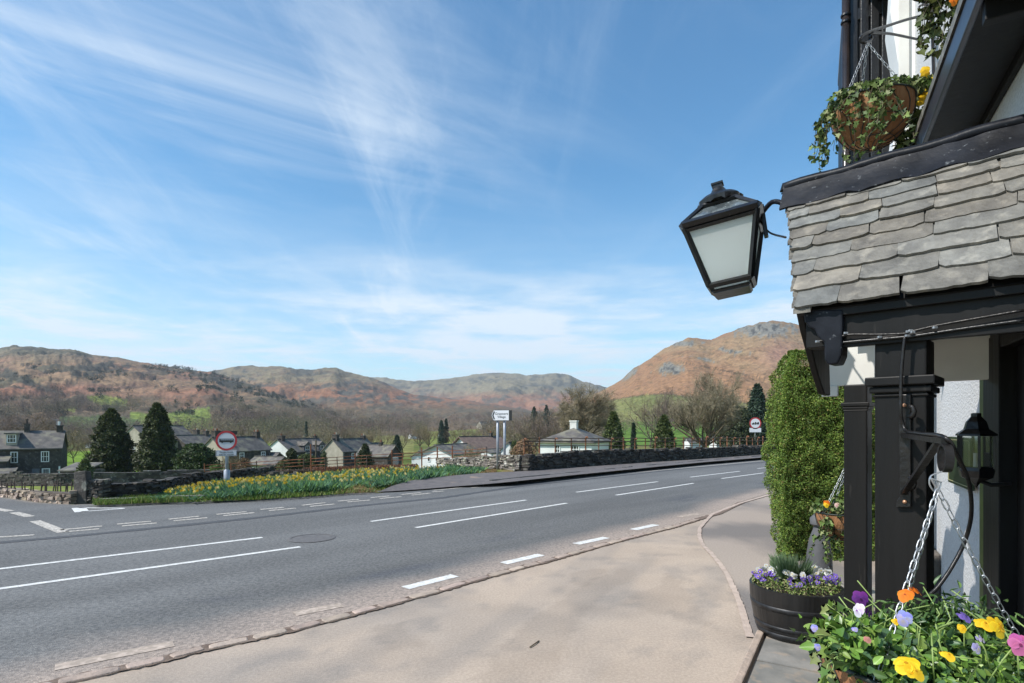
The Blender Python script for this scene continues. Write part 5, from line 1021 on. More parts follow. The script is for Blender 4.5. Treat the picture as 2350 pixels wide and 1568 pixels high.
# ---------------------------------------------------------------- far woodland, reads as one mass
rng = np.random.default_rng(5)
def wood(name, label, n, maskf, cols, hr, proto_n=150, conical=False, wid=.42, ls=.8):
    m = maskf(PX, PYv, YY) & (YY > 100); w_ = m.astype(float) * (np.maximum(YY, 1) ** .6); w_ *= .12 + 1.5 * sm(fbm(XX / 30 + 3, YY / 30, o=4), .38, .62); w_ = w_.ravel(); w_ /= w_.sum()
    ids = rng.choice(len(w_), n, p=w_); X_, Y_, Z_ = XX.ravel()[ids], YY.ravel()[ids], Z.ravel()[ids]; X_ = X_ + rng.normal(0, 3, n); parts = []; cn_ = fbm(X_ / 55 + 3, Y_ / 70, o=3); cidx = np.clip(((cn_ - .28) / .44 * len(cols) + rng.normal(0, .5, n)), 0, len(cols) - 1); tone_ = .75 + .6 * fbm(X_ / 25, Y_ / 30 + 9, o=3) * rng.uniform(.8, 1.2, n)
    for i in range(n):
        H = rng.uniform(*hr) * (.6 + .4 * min(1, Y_[i] / 300)); k_ = int(proto_n * (1.0 if Y_[i] < 350 else .6 if Y_[i] < 700 else .35)); s_ = ls * (1.0 if Y_[i] < 350 else 1.4 if Y_[i] < 700 else 2.0)
        d = rng.normal(size=(k_, 3)); d /= np.linalg.norm(d, axis=1)[:, None]; r_ = rng.uniform(.25, 1, (k_, 1)) ** .45
        if conical: u_ = rng.uniform(0, 1, k_); a_ = rng.uniform(0, 6.28, k_); rr_ = H * .2 * (1 - u_); p = np.stack([rr_ * np.cos(a_), rr_ * np.sin(a_), u_ * H], 1)
        else:
            lum = 1 + .35 * np.sin(d[:, :1] * 5 + i) * np.sin(d[:, 1:2] * 4 + i * 2); p = d * r_ * lum * np.array([[H * wid, H * wid, H * .40]]); p[:, 2] += H * .55
        p += np.array([[X_[i], Y_[i], Z_[i]]]); V, Fq, Cc = leaves(p, s_, rng, [np.array(cols[int(cidx[i])]) * tone_[i]], asp=.30, jitter=.30); parts.append((V, Fq, Cc))
        b = np.array([[X_[i] - .1 * H * .12, Y_[i], Z_[i] - .5], [X_[i] + .1 * H * .12, Y_[i], Z_[i] - .5], [X_[i] + .05, Y_[i], Z_[i] + H * .6], [X_[i] - .05, Y_[i], Z_[i] + H * .6]]); parts.append((b, np.array([[0, 1, 2, 3]]), np.tile(np.array([.10, .08, .06]), (4, 1))))
    V, Fq, Cc = merge(parts); o = link(name, np_mesh(name, V, Fq, colors=Cc), M['twig' if not conical else 'leaf']); tag(o, label, 'woodland', kind='stuff'); return o
fpoly = [f[0] for f in fields]
def not_field(px, py):
    r = np.ones(px.shape, bool)
    for p in fpoly: r &= ~in_poly(px, py + 3, p)
    return r
up_edge = lambda px: np.interp(px, [-1500, 0, 100, 135, 200, 300, 420, 500, 560, 700, 860, 1000, 1150, 1300, 1400], [880, 884, 898, 904, 915, 925, 925, 915, 925, 935, 945, 950, 945, 935, 930])
BROWN = ((.17, .125, .095), (.20, .15, .105), (.145, .105, .085), (.19, .16, .10), (.16, .11, .10)); OLV = ((.19, .16, .095), (.16, .14, .09), (.21, .175, .11), (.155, .125, .085))
wood('woodland', 'brown leafless woodland on the lower slopes', 2000, lambda px, py, y: (py > up_edge(px) + 10) & (py < 1012) & (px < 1400) & (y > 130) & (y < 1100) & not_field(px, py), (BROWN[0], BROWN[4], BROWN[2], (.115, .10, .075), BROWN[1], OLV[3], OLV[0], OLV[2], (.13, .13, .07)), (8, 15), 300, ls=.56)
wood('valley_trees', 'olive brown trees scattered along the valley floor', 420, lambda px, py, y: (py > 985) & (py < 1030) & (px < 1400) & (px > -300) & (y > 120) & (y < 380) & not_field(px, py), OLV + ((.09, .10, .05),), (6, 9), 320, ls=.5)
wood('slope_trees', 'scattered leafless trees on the green right slope', 90, lambda px, py, y: (py > 915) & (py < 1000) & (px > 1385) & (px < 1900) & (y > 150) & (y < 700) & ((px > 1640) | (py > 985) | ((px > 1500) & (py < 948) & (px < 1570))), OLV, (7, 11), 200)
wood('dark_scrub', 'dark evergreen scrub dotted over the brown fells', 520, lambda px, py, y: (LID == 1) & (py > 840) & (py < 960) & (px < 1100) & ((np.abs(py - (868 + (px - 480) * .28)) < 12) | (np.abs(py - (925 + (px - 680) * .25)) < 9) | (fbm(px / 30, py / 16, o=3) > .60)), ((.035, .05, .03), (.05, .06, .035), (.07, .07, .05)), (4, 7), 90, ls=1.2)
wood('conifer_wood', 'small dark firs mixed through the brown woodland', 70, lambda px, py, y: (py > 930) & (py < 1005) & (px < 1400) & (y > 160) & (y < 800) & not_field(px, py), ((.035, .055, .03), (.05, .07, .035)), (9, 14), 160, conical=True)
# ---------------------------------------------------------------- daffodils and verge grass
rng = np.random.default_rng(9)
def band(n, tmin=0.0, tmax=1.0, pxr=(362, 1110)):
    px = rng.uniform(pxr[0], pxr[1], n); t = rng.uniform(tmin, tmax, n)
    Y0 = bedY0(px); Y1_ = bedY1(px)
    Y = Y0 + (Y1_ - Y0) * t ** 1.3; return px, (px - CX) / F * Y, Y, t
px, X_, Y_, t_ = band(30000); cl = fbm(X_ * 1.6, Y_ * 1.6, o=3); keep = cl > .40; X_, Y_, cl, px = X_[keep], Y_[keep], cl[keep], px[keep]; n = len(X_)
h_ = rng.uniform(.12, .26, n) * (.50 + 1.1 * (cl - .35) * 2) * np.interp(px, [350, 500], [.55, 1]); lean = rng.normal(0, .05, (n, 2)); wd = .012
a_ = rng.uniform(0, math.pi, n); dx, dy = np.cos(a_) * wd, np.sin(a_) * wd; zb = vz(px, Y_) - .01
V = np.stack([np.stack([X_ - dx, Y_ - dy, zb], 1), np.stack([X_ + dx, Y_ + dy, zb], 1), np.stack([X_ + dx * .8 + lean[:, 0] * .6, Y_ + dy * .8 + lean[:, 1] * .6, zb + h_ * .6], 1), np.stack([X_ + lean[:, 0] * 1.6, Y_ + lean[:, 1] * 1.6, zb + h_], 1)], 1).reshape(-1, 3)
cc = np.array([(.10, .20, .12), (.12, .24, .11), (.08, .16, .10), (.15, .27, .07)])[rng.integers(0, 4, n)] * rng.uniform(.7, 1.3, (n, 1)); parts = [(V, np.arange(n * 4).reshape(n, 4), np.repeat(cc, 4, 0))]
# blossoms: six pale petals as a little star plus a trumpet
px, X_, Y_, t_ = band(7000, .05, 1.0, (380, 1060)); w_ = np.interp(px, [380, 430, 560, 800, 930, 1000, 1060], [.5, 1, 1, .95, .7, .25, .08]) * np.interp(t_, [0, .35, .55, 1], [.01, .10, .42, .6]) * (.10 + .9 * sm(fbm(X_ * 1.1 + 7, Y_ * 1.1, o=3), .40, .56)); keep = rng.uniform(0, 1, len(px)) < w_; X_, Y_, px = X_[keep], Y_[keep], px[keep]
for x, y, p_ in zip(X_, Y_, px):
    z = float(vz(p_, y)) + rng.uniform(.14, .26) * np.interp(p_, [350, 500], [.6, 1]); a = rng.uniform(-2.6, -.4); f_ = np.array([math.cos(a), math.sin(a), -.1]); f_ /= np.linalg.norm(f_); s = np.cross(f_, [0, 0, 1]); s /= np.linalg.norm(s); u = np.cross(s, f_); R_ = .048; c_ = np.array([x, y, z]); pale = rng.random() < np.interp(p_, [380, 600, 900, 1060], [.3, .3, .55, .9])
    col_ = np.array((.74, .68, .33) if pale else (.76, .58, .07)) * rng.uniform(.85, 1.1); vs = []; fs = []
    for k_ in range(3):
        q = 2 * math.pi * k_ / 3 ; vs += [c_ - (s * math.cos(q) + u * math.sin(q)) * R_, c_ + (s * math.cos(q + .9) + u * math.sin(q + .9)) * R_ * .5, c_ + (s * math.cos(q) + u * math.sin(q)) * R_, c_ - (s * math.cos(q + .9) + u * math.sin(q + .9)) * R_ * .5]; fs.append([4 * k_, 4 * k_ + 1, 4 * k_ + 2, 4 * k_ + 3])
    parts.append((np.array(vs), np.array(fs), np.tile(col_, (12, 1)))); vs = [c_ + s * .014, c_ + f_ * .035 + s * .02, c_ + f_ * .035 - s * .02, c_ - s * .014]; parts.append((np.array(vs), np.array([[0, 1, 2, 3]]), np.tile(np.array((.75, .40, .02)), (4, 1))))
    vs = [c_ + [.004, 0, 0], c_ - [.004, 0, 0], [x - .006, y, c_[2] - .25], [x + .006, y, c_[2] - .25]]; parts.append((np.array(vs), np.array([[0, 1, 2, 3]]), np.tile(np.array((.09, .17, .05)), (4, 1))))
V, Fq, Cc = merge(parts); o = link('daffodils', np_mesh('daffodils', V, Fq, colors=Cc), M['petal']); tag(o, 'thick drift of yellow daffodils with blue green leaves on the verge', 'daffodils', kind='stuff')
# grass blades along the verge and rough tufts
n = 26000; px = rng.uniform(215, 1140, n); t = rng.uniform(0, 1, n); ykb = np.interp(px, [225, 345, 470, 600, 700, 790, 870, 905, 940, 1000, 1100, 1140], [1156, 1151, 1148, 1143, 1137, 1130, 1126, 1116, 1104, 1096, 1086, 1083]); Y0 = (EYE - .1) * F / (ykb - HY) + .12; Y = Y0 + t * np.interp(px, [215, 345, 600, 800, 1140], [1.0, 1.2, 2.6, 2.6, .9]); X = (px - CX) / F * Y
h_ = rng.uniform(.03, .10, n) * (1 + 1.2 * (fbm(X * 2, Y * 2, o=3) - .4)); a_ = rng.uniform(0, math.pi, n); dx, dy = np.cos(a_) * .012, np.sin(a_) * .012; lx_ = rng.normal(0, .03, n); ly_ = rng.normal(0, .03, n)
gz_ = vz(px, Y) - .01; V = np.stack([np.stack([X - dx, Y - dy, gz_], 1), np.stack([X + dx, Y + dy, gz_], 1), np.stack([X + lx_, Y + ly_, gz_ + h_], 1)], 1).reshape(-1, 3)
cc = np.array([(.11, .19, .03), (.16, .24, .04), (.22, .22, .07), (.08, .14, .03)])[rng.integers(0, 4, n)] * rng.uniform(.7, 1.3, (n, 1)); dry = (px > 770) & (rng.random(n) < np.interp(px, [770, 860, 1140], [.15, .55, .8])); cc[dry] = np.array([.36, .22, .11]) * rng.uniform(.6, 1.3, (dry.sum(), 1))
o = link('verge_grass', np_mesh('verge_grass', V, np.arange(n * 3).reshape(n, 3), colors=np.repeat(cc, 3, 0)), M['leaf']); tag(o, 'short green grass with dry tufts along the verge', 'grass', kind='stuff')
# ================================================================ the inn, its porch and everything hung on it
Z1 = lambda x, y: (1527.5 + .35 * x, .35 * y); Z2 = lambda x, y: (1527.5 + .35 * x, 391.7 + .35 * y); Z3 = lambda x, y: (1684 + .3 * x, 783.3 + .3 * y)
Z7 = lambda x, y: (1864.2 + .2398 * x, .2398 * y); ZB = lambda x, y: (1786 + .2098 * x, 689.3 + .2098 * y); ZS6 = lambda x, y: (2099.4 + .1498 * x, 940 + .1498 * y); ZF = lambda x, y: (1801.7 + .2333 * x, 1292.5 + .2333 * y)
def leaves6(pts, size, rng, cols, nrm=None, asp=.62, droop=0.0, jitter=.3, fold=.12, lobed=False):
    n = len(pts); pts = np.asarray(pts, float); d = rng.normal(size=(n, 3)); 
    if nrm is not None: q = np.asarray(nrm, float) * 1.5 + rng.normal(size=(n, 3)) * .8
    else: q = rng.normal(size=(n, 3))
    d[:, 2] -= droop; d /= np.linalg.norm(d, axis=1)[:, None]; q -= d * (q * d).sum(1)[:, None]; q /= np.linalg.norm(q, axis=1)[:, None] + 1e-9; s = np.cross(d, q)
    L_ = (np.asarray(size) * rng.uniform(.6, 1.3, n))[:, None]; w_ = L_ * asp * .5
    if lobed: sh = [(.0, .0), (-.05, 1.25), (.32, .75), (.45, 1.35), (.62, .5), (1.0, 0)]
    else: sh = [(.0, .0), (.22, .85), (.50, 1.0), (.78, .62), (.93, .28), (1.0, 0)]
    lft = [pts + d * L_ * a + s * w_ * b + q * L_ * (fold * b - a * a * .12) for a, b in sh]; rgt = [pts + d * L_ * a - s * w_ * b + q * L_ * (fold * b - a * a * .12) for a, b in sh[1:-1]]
    V = np.stack(lft + rgt, 1); k = V.shape[1]; V = V.reshape(-1, 3); b = (np.arange(n) * k)[:, None]
    f1 = b + np.array([[0, 1, 2, 3]]); f1b = b + np.array([[0, 3, 4, 5]]); r0 = 6; f2 = b + np.array([[0, 5, r0 + 3, r0 + 2]]); f2b = b + np.array([[0, r0 + 2, r0 + 1, r0]])
    Fq = np.concatenate([f1, f1b, f2, f2b]); cols = np.asarray(cols, float); ci = cols[rng.integers(0, len(cols), n)] * rng.uniform(1 - jitter, 1 + jitter, (n, 1)); return V, Fq, np.repeat(ci, k, 0)
def foliage_obj(name, parts, mt, parent): V, Fq, Cc = merge(parts); return link(name, np_mesh(name, V, Fq, colors=Cc), mt, parent)
def chain(p0, p1, pitch=.036, r=.0028, sag=0.0, w=.014, curve=None):
    mb = MB(); p0, p1 = Vector(p0), Vector(p1); L_ = (p1 - p0).length; n = max(2, int(L_ / pitch)); 
    for i in range(n):
        a = p0.lerp(p1, i / n) + Vector((0, 0, -sag * math.sin(math.pi * i / n))); b = p0.lerp(p1, (i + 1) / n) + Vector((0, 0, -sag * math.sin(math.pi * (i + 1) / n))); d = (b - a).normalized(); u = d.orthogonal().normalized(); v = d.cross(u)
        if i % 2: u, v = v, u
        u = (u * math.cos(.5) + v * math.sin(.5)).normalized(); c = (a + b) / 2; hl = (b - a).length * .62; pts = []
        for k in range(10):
            q = 2 * math.pi * k / 10; pts.append(c + d * hl * math.copysign(abs(math.cos(q)) ** .8, math.cos(q)) + u * w / 2 * math.sin(q))
        pts.append(pts[0]); mb.tube(pts, r, 4, cap=False)
    return mb
def pansy(parent, c, face, R_, cols, rng, name='flower'):
    """five overlapping rounded petals and a dark eye"""
    c, f_ = Vector(c), Vector(face).normalized(); s = f_.cross(Vector((0, 0, 1))).normalized(); u = s.cross(f_); mb = MB(); th0 = rng.uniform(-.3, .3)
    for i, (ang, rr, ln, ci) in enumerate(((1.0, .62, .62, 0), (2.14, .62, .62, 0), (.05, .58, .5, 1), (3.1, .58, .5, 1), (-1.57, .72, .5, 1))):
        a = ang + th0; pc = c + (s * math.cos(a) + u * math.sin(a)) * R_ * ln + f_ * (.002 * i + rng.uniform(-.002, .004)); vs = [pc + f_ * R_ * .08]; n = 12
        for k in range(n):
            q = 2 * math.pi * k / n; vs.append(pc + (s * math.cos(q) + u * math.sin(q)) * R_ * rr * (1 + rng.uniform(-.07, .07)) + f_ * (-R_ * .16 * (math.cos(q - a) + .4) + rng.uniform(-.08, .08) * R_))
        vs[0] = vs[0] - (s * math.cos(a) + u * math.sin(a)) * R_ * .30; mb.add(vs, [(0, 1 + k, 1 + (k + 1) % n) for k in range(n)], tuple(x * rng.uniform(.88, 1.08) for x in cols[ci])); mb.c[-(n + 1)] = tuple(.55 * x + .45 * y for x, y in zip(cols[2], cols[ci])) if ci else tuple(x * .8 for x in cols[0])
    e = c + f_ * (R_ * .14 + .008); mb.add([e + (s * math.cos(q) + u * math.sin(q)) * R_ * .16 for q in np.linspace(0, 2 * math.pi, 8, endpoint=False)], [tuple(range(8))], cols[2])
    return mb.build(name, M['petal'], parent, smooth=True)
# ---------------------------------------------------------------- porch
porch = thing('porch', 'black timber porch with a steep mossy slate roof on the right', 'porch', (0, 0, 0))
E0, E1 = .993, -.02; R0, R1_ = 3.02, 3.56; ZE, ZR = 2.178, 2.985
def rp(s, p, o=0.0):
    """s 0 at the eave .. 1 at the ridge, o height above the roof plane"""
    sl = Vector((R1_ - R0, 0, ZR - ZE)).normalized(); n = Vector((-sl.z, 0, sl.x)); q = Vector((R0 + (R1_ - R0) * s, p, ZE + (ZR - ZE) * s)) + n * o; return RP(q.x, q.y, q.z)
SLEN = math.hypot(R1_ - R0, ZR - ZE)
rg = random.Random(12); mb = MB(); verge = lambda s: .968 + .223 * s
s = 0.0; ex = [.125, .118, .108, .100, .096, .092, .088, .084, .080, .076, .072]; row = 0
for e in ex:
    if s > .93: break
    p = verge(s) + .012; first = True
    while p > -.12:
        w_ = rg.uniform(.15, .27) * (1.5 - .6 * s) if not first else rg.uniform(.10, .30); p2 = p - w_; st = s + (e * 2.0) / SLEN; o0 = rg.uniform(.022, .034); o1 = .004; th = rg.uniform(.011, .017)
        g = rg.uniform(.72, 1.22); warm = rg.uniform(-.06, .07); cl_ = (g * (1 + warm), g, g * (1 - warm)); cr_ = rg.uniform(.012, .038); cl2 = rg.uniform(.004, .02); bot = []; sk_ = rg.uniform(.0, .035) if not first else 0; m_ = 11; ph = rg.uniform(0, 6)
        for k in range(m_ + 1):
            t = k / m_; pp_ = p + (p2 + .004 - p) * t; ds = .003 * math.sin(ph + t * 7) + rg.uniform(-.002, .003); dl = t * w_; dr = (1 - t) * w_
            if dr < cr_: ds += (cr_ - dr) ** 1.3 * 1.1
            if dl < cl2: ds += (cl2 - dl) * .9
            bot.append((s + ds / SLEN * 1.0 + rg.uniform(-.0015, .0015), pp_))
        s_top = min(st, 1.0); topE = [(s_top, p2 + .004 + sk_), (s_top, p + sk_)]
        out = bot + topE; A_ = [rp(a, b, o0 if i < len(bot) else o1) for i, (a, b) in enumerate(out)]; B_ = [rp(a, b, (o0 if i < len(bot) else o1) - th) for i, (a, b) in enumerate(out)]; n = len(out)
        mb.add(A_ + B_, [list(range(n)), list(range(n, 2 * n))[::-1]] + [(i, n + i, n + (i + 1) % n, (i + 1) % n) for i in range(n)], cl_); p = p2; first = False
    s += e / SLEN * (.96 + .0 * row); row += 1
mb.build('slate_roof', M['slate'], porch)
bdv = [rp(0.01, -.1, -.02), rp(0.01, E0 - .01, -.02), rp(1, 1.205, -.02), rp(1, -.1, -.02)]; nrm_ = (rp(0, 0, -.05) - rp(0, 0, -.02)); mb = MB().prism(bdv, nrm_)
far_ = lambda s, p: RP(R1_ + (R1_ - R0) * s, p, ZR - (ZR - ZE) * s); mb.prism([far_(0, -.1), far_(0, 1.21), far_(1, .99), far_(1, -.1)], (0, 0, -.05)); mb.build('roof_boards', M['black_wood'], porch)
mb = MB(); 
for i in range(10):
    for j in range(5): a = i / 10; mb.prism([far_(a, 1.22 - .22 * a - j * .25), far_(a, .99 + .22 * (1 - a) - j * .25 - .24), far_(min(1, a + .13), .99 - j * .25 - .24 + .02), far_(min(1, a + .13), .99 - j * .25)], (0, 0, .02), (1, 1, 1))
mb.build('far_slates', M['slate'], porch)
# verge lip: small stacked slate edges seen at the gable end
mb = MB()
for i in range(24): a = i / 24; p_ = verge(a) + .012 + rg.uniform(-.004, .012); mb.prism([rp(a, p_, .012), rp(a, p_ - .08, .012), rp(a + .05, p_ - .08, .004), rp(a + .05, p_, .004)], (0, 0, -.022), (.7, .68, .66))
mb.build('verge_slates', M['slate'], porch)
# painted lead ridge: rolled top and a flap dressed over the slates
mb = MB(); nn_ = 26; rows_ = [(.825, .034), (.88, .036), (.94, .042), (.99, .05)]
vs = []; fs = []
for i in range(nn_ + 1):
    p_ = 1.205 + (-.12 - 1.205) * i / nn_
    for k, (a, o_) in enumerate(rows_): vs.append(rp(a + (.010 * math.sin(i * 1.3) + rg.uniform(-.006, .006) if k == 0 else 0) - .012 * (i / nn_), p_, o_ + rg.uniform(-.004, .004)))
for i in range(nn_):
    for k in range(3): b = i * 4 + k; fs.append((b, b + 1, b + 5, b + 4))
n0 = len(vs); vs += [v + (rp(0, 0, 0) - rp(0, 0, .012)) for v in vs]; fs += [tuple(n0 + q for q in f) for f in fs]; fs += [(i * 4, (i + 1) * 4, n0 + (i + 1) * 4, n0 + i * 4) for i in range(nn_)] + [(k, k + 1, n0 + k + 1, n0 + k) for k in range(3)]
mb.add(vs, fs); ridge_line = [RP(R1_ - .02, 1.205 - 1.325 * i / 30, ZR + .036 + .004 * math.sin(i * .7) + rg.uniform(-.002, .002)) for i in range(31)]
mb.tube([ridge_line[0] + Vector((0, 0, -.02))] + ridge_line, .029, 12); o = mb.build('lead_ridge', M['lead'], porch, smooth=True); auto_smooth(o, 50)
mb = MB(); e_ = onPp(2318, 292, RP(0, 0, 0).x if False else .10) if False else RP(R1_, -.02, ZR + .06); mb.prism([e_ + UP * .10 - UR * .02, e_ + UP * .01 - UR * .05, e_ - UP * .08 + Vector((0, 0, .15)), e_ - UP * .03 + Vector((0, 0, .17))], UR * .05); mb.build('lead_upstand', M['lead'], porch, bevel=.01)
mb = MB()
for i in range(9): a = ridge_line[0] + Vector((0, 0, -.03 - i * .011)); mb.tube([a, a + UP * rg.uniform(.01, .022) + Vector((0, 0, rg.uniform(-.012, .004)))], .004, 4)
mb.build('paint_drips', M['lead'], porch)
def rpbox(mb, r0, r1, p0, p1, z0, z1, col=None):
    mb.add([RP(r0, p0, z0), RP(r1, p0, z0), RP(r1, p1, z0), RP(r0, p1, z0), RP(r0, p0, z1), RP(r1, p0, z1), RP(r1, p1, z1), RP(r0, p1, z1)], [(0, 3, 2, 1), (4, 5, 6, 7), (0, 1, 5, 4), (1, 2, 6, 5), (2, 3, 7, 6), (3, 0, 4, 7)], col)
pof = lambda px, r: onR(px, 900, r).dot(UP)
pl_beam = pof(1850, 3.08)
mb = MB(); rpbox(mb, 3.08, 3.20, -.05, pl_beam, 1.995, 2.19); rpbox(mb, 3.072, 3.08, -.05, pof(1900, 3.08), 1.983, 2.02); rpbox(mb, 3.05, 3.10, -.05, pof(1852, 3.08), 2.135, 2.178); mb.build('eaves_beam', M['black_wood'], porch, bevel=.008)
mb = MB(); mb.prism([onR(*ZB(x, y), 3.045) for x, y in ((270, 100), (705, 100), (700, 420), (690, 600), (650, 695), (540, 705), (505, 650), (500, 460), (430, 400), (395, 320), (330, 292), (290, 240))], UR * .11); mb.build('carved_corbel', M['lead'], porch, bevel=.008)
mb = MB(); mb.prism([onPp(px, py, 1.02) for px, py in ((1826, 716), (1851, 716), (1868, 760), (1882, 800), (1889, 840), (1891, 909), (1877, 905), (1862, 860), (1846, 800), (1835, 760))], UP * -.035); mb.build('spandrel_board', M['black_wood'], porch, bevel=.006)
mb = MB(); rpbox(mb, 4.15, 4.20, -.3, pof(1887, 4.15), 1.868, 2.20); rpbox(mb, 4.13, 4.15, pof(1925, 4.15), pof(1887, 4.15), 1.80, 1.868); rpbox(mb, 3.20, 4.15, -.25, .93, 2.20, 2.24); rpbox(mb, 3.9, 4.15, pof(2018, 3.9), pof(2006, 3.9), 1.88, 2.2)
mb.build('cream_lining', M['cream'], porch, bevel=.004)
def column(name, px0, px1, r, ztop, capy0, capy1, capw, pedestal=True):
    p0, p1 = pof(px0, r), pof(px1, r); w_ = abs(p0 - p1); pa, pb = min(p0, p1), max(p0, p1); Yc = onR((px0 + px1) / 2, 900, r).y; zc0 = EYE + (HY - capy1) / F * Yc; zc1 = EYE + (HY - capy0) / F * Yc
    mb = MB(); rpbox(mb, r, r + w_, pa, pb, 0.02, ztop); c_ = mb.build(name, M['black_wood'], porch, bevel=.008)
    m2 = MB(); h = zc1 - zc0
    for a, b, o_ in ((0.02, .18, .25), (.22, .52, .55), (.56, 1.0, 1.0)): rpbox(m2, r - capw * o_, r + w_ + capw * o_, pa - capw * o_, pb + capw * o_, zc0 + h * a, zc0 + h * b)
    m2.build('capital', M['black_wood'], c_, bevel=.006); return c_
column('column', 2007, 2127, 3.10, 2.0, 864, 912, .034); column('column', 1936, 1990, 4.10, 1.87, 924, 944, .014)
# cables and clips on the beam
def tubeo(name, pts, r, mt, parent, n=6, sm_=True, k=6): return MB().tube(bez(pts, k), r, n).build(name, mt, parent, smooth=sm_)
tubeo('cable', [onR(*ZB(x, y), 3.055) for x, y in ((430, 450), (560, 430), (690, 395), (800, 375), (1100, 375), (1380, 365), (1450, 345), (1700, 285), (1941, 240))] + [onR(2350, 712, 3.055)], .0062, M['iron'], porch)
tubeo('cable', [onR(px, py, 3.062) for px, py in ((1915, 788), (1990, 781), (2060, 775), (2100, 771), (2200, 756), (2350, 735))], .007, M['black'], porch)
mb = MB()
for x, y in ((430, 452), (740, 360), (1110, 405), (1420, 345), (1450, 335), (1470, 350), (1410, 390), (1715, 300)): c = onR(*ZB(x, y), 3.05); mb.box(tuple(c - Vector((.010, .006, .006))), tuple(c + Vector((.010, .006, .006))))
mb.build('cable_clip', M['chain'], porch, bevel=.003)
# bracket with arm for the near basket
HK = P(2152, 1110, 1.95); HT = P(2170, 1013, 1.97)
bk = thing('basket_bracket', 'black iron bracket on the near porch column holding the flower basket', 'bracket', (0, 0, 0))
mb = MB(); mb.prism([onR(px, py, 3.078) for px, py in ((2062, 905), (2090, 905), (2090, 1165), (2056, 1165), (2057, 1150), (2064, 1140))], UR * .02); mb.build('back_plate', M['iron'], bk, bevel=.004)
for y in (930, 1152): c = onR(2076, y, 3.072); MB().lathe([(0, .006), (.006, .005), (.009, 0)], 10).build('screw', M['copper'], bk, M=Matrix.Translation(c) @ Vector((-UR.x, -UR.y, 0)).to_track_quat('Z', 'Y').to_matrix().to_4x4(), smooth=True)
a0 = onR(2074, 999, 3.07); mb = MB(); dv = (HT - a0); up_ = Vector((0, 0, .010)); sd_ = dv.cross(up_).normalized() * .012
mb.add([a0 + up_ + sd_, a0 + up_ - sd_, a0 - up_ - sd_, a0 - up_ + sd_, HT + up_ + sd_, HT + up_ - sd_, HT - up_ - sd_, HT - up_ + sd_], [(0, 1, 2, 3), (7, 6, 5, 4), (0, 4, 5, 1), (1, 5, 6, 2), (2, 6, 7, 3), (3, 7, 4, 0)]); mb.build('arm', M['iron'], bk)
b0 = onR(2074, 1132, 3.07); b1 = a0.lerp(HT, .86) - Vector((0, 0, .008)); mb = MB(); dv = (b1 - b0); s2 = dv.cross(Vector((0, 0, 1))).normalized() * .012; u2 = dv.cross(s2).normalized() * .007
mb.add([b0 + u2 + s2, b0 + u2 - s2, b0 - u2 - s2, b0 - u2 + s2, b1 + u2 + s2, b1 + u2 - s2, b1 - u2 - s2, b1 - u2 + s2], [(0, 1, 2, 3), (7, 6, 5, 4), (0, 4, 5, 1), (1, 5, 6, 2), (2, 6, 7, 3), (3, 7, 4, 0)]); mb.build('brace', M['iron'], bk)
cx_ = HT + Vector((0, 0, -.058)); ax = Vector((.25, .97, 0)).normalized(); u_ = Vector((0, 0, 1)); mb = MB(); vs = []; n = 30; sd2 = Vector((.97, -.25, 0)) * .013; rad = ax * .034
for k in range(n): q = 2 * math.pi * k / n; c = cx_ + rad * math.cos(q) + u_ * .050 * math.sin(q); c2 = cx_ + rad * .78 * math.cos(q) + u_ * .042 * math.sin(q); vs += [c + sd2, c - sd2, c2 - sd2, c2 + sd2]
fs = [];
for k in range(n):
    for j in range(4): a, b = 4 * k + j, 4 * k + (j + 1) % 4; c, d = 4 * ((k + 1) % n) + (j + 1) % 4, 4 * ((k + 1) % n) + j; fs.append((a, b, c, d))
mb.add(vs, fs); mb.build('scroll_ring', M['iron'], bk, smooth=False)
for py in (945, 1108): c = onR(2088, py, 3.05); MB().tube([c + Vector((0, 0, -.03)), c + Vector((.006, -.012, -.018)), c + Vector((.008, -.016, 0)), c + Vector((.004, -.012, .02)), c + Vector((-.004, 0, .024))], .011, 8).build('rivet_scroll', M['iron'], bk, smooth=True)
tubeo('cable', [P(*ZB(x, y), onR(2072, 900, 3.04).y - .0) for x, y in ((1385, 400), (1360, 620), (1345, 850), (1340, 1100), (1340, 1250), (1372, 1380))] + [a0.lerp(HT, .12) + Vector((0, 0, .018)), a0.lerp(HT, .5) + Vector((0, 0, .016)), HT + Vector((0, 0, .012)), P(2200, 1052, 2.05), P(2224, 1110, 2.15), P(2229, 1180, 2.25), P(2215, 1240, 2.3), P(2185, 1300, 2.3), P(2150, 1350, 2.3), P(2122, 1372, 2.3)], .0075, M['iron'], bk, n=8)
# ---------------------------------------------------------------- near flower basket
BC = Vector((1.462, 1.95, .80)); BR = .37
bs = thing('hanging_basket', 'big near basket of orange, yellow and purple pansies on galvanised chains', 'hanging basket', tuple(BC)); rng = np.random.default_rng(3); rgn = random.Random(3); loc = lambda v: Vector(v) - BC
mb = MB(); mb.lathe([(BR * math.cos(a) * .985, -BR * .95 * math.sin(a)) for a in np.linspace(0.03, 1.5, 12)], 36); mb.build('coir_liner', M['coir'], bs, smooth=True)
mb = MB(); ring = lambda r, z, t, n=48: mb.tube([(r * math.cos(2 * math.pi * k / n), r * math.sin(2 * math.pi * k / n), z) for k in range(n + 1)], t, 6, cap=False)
ring(BR, .0, .009); ring(BR * .9, -.16, .003); ring(BR * .70, -.25, .003)
for k in range(22): a = 2 * math.pi * k / 22; mb.tube([(BR * 1.003 * math.cos(t) * math.cos(a + .2 * math.sin(t * 4)), BR * 1.003 * math.cos(t) * math.sin(a + .2 * math.sin(t * 4)), -BR * .96 * math.sin(t)) for t in np.linspace(0, 1.5, 12)], .0025, 4, cap=False)
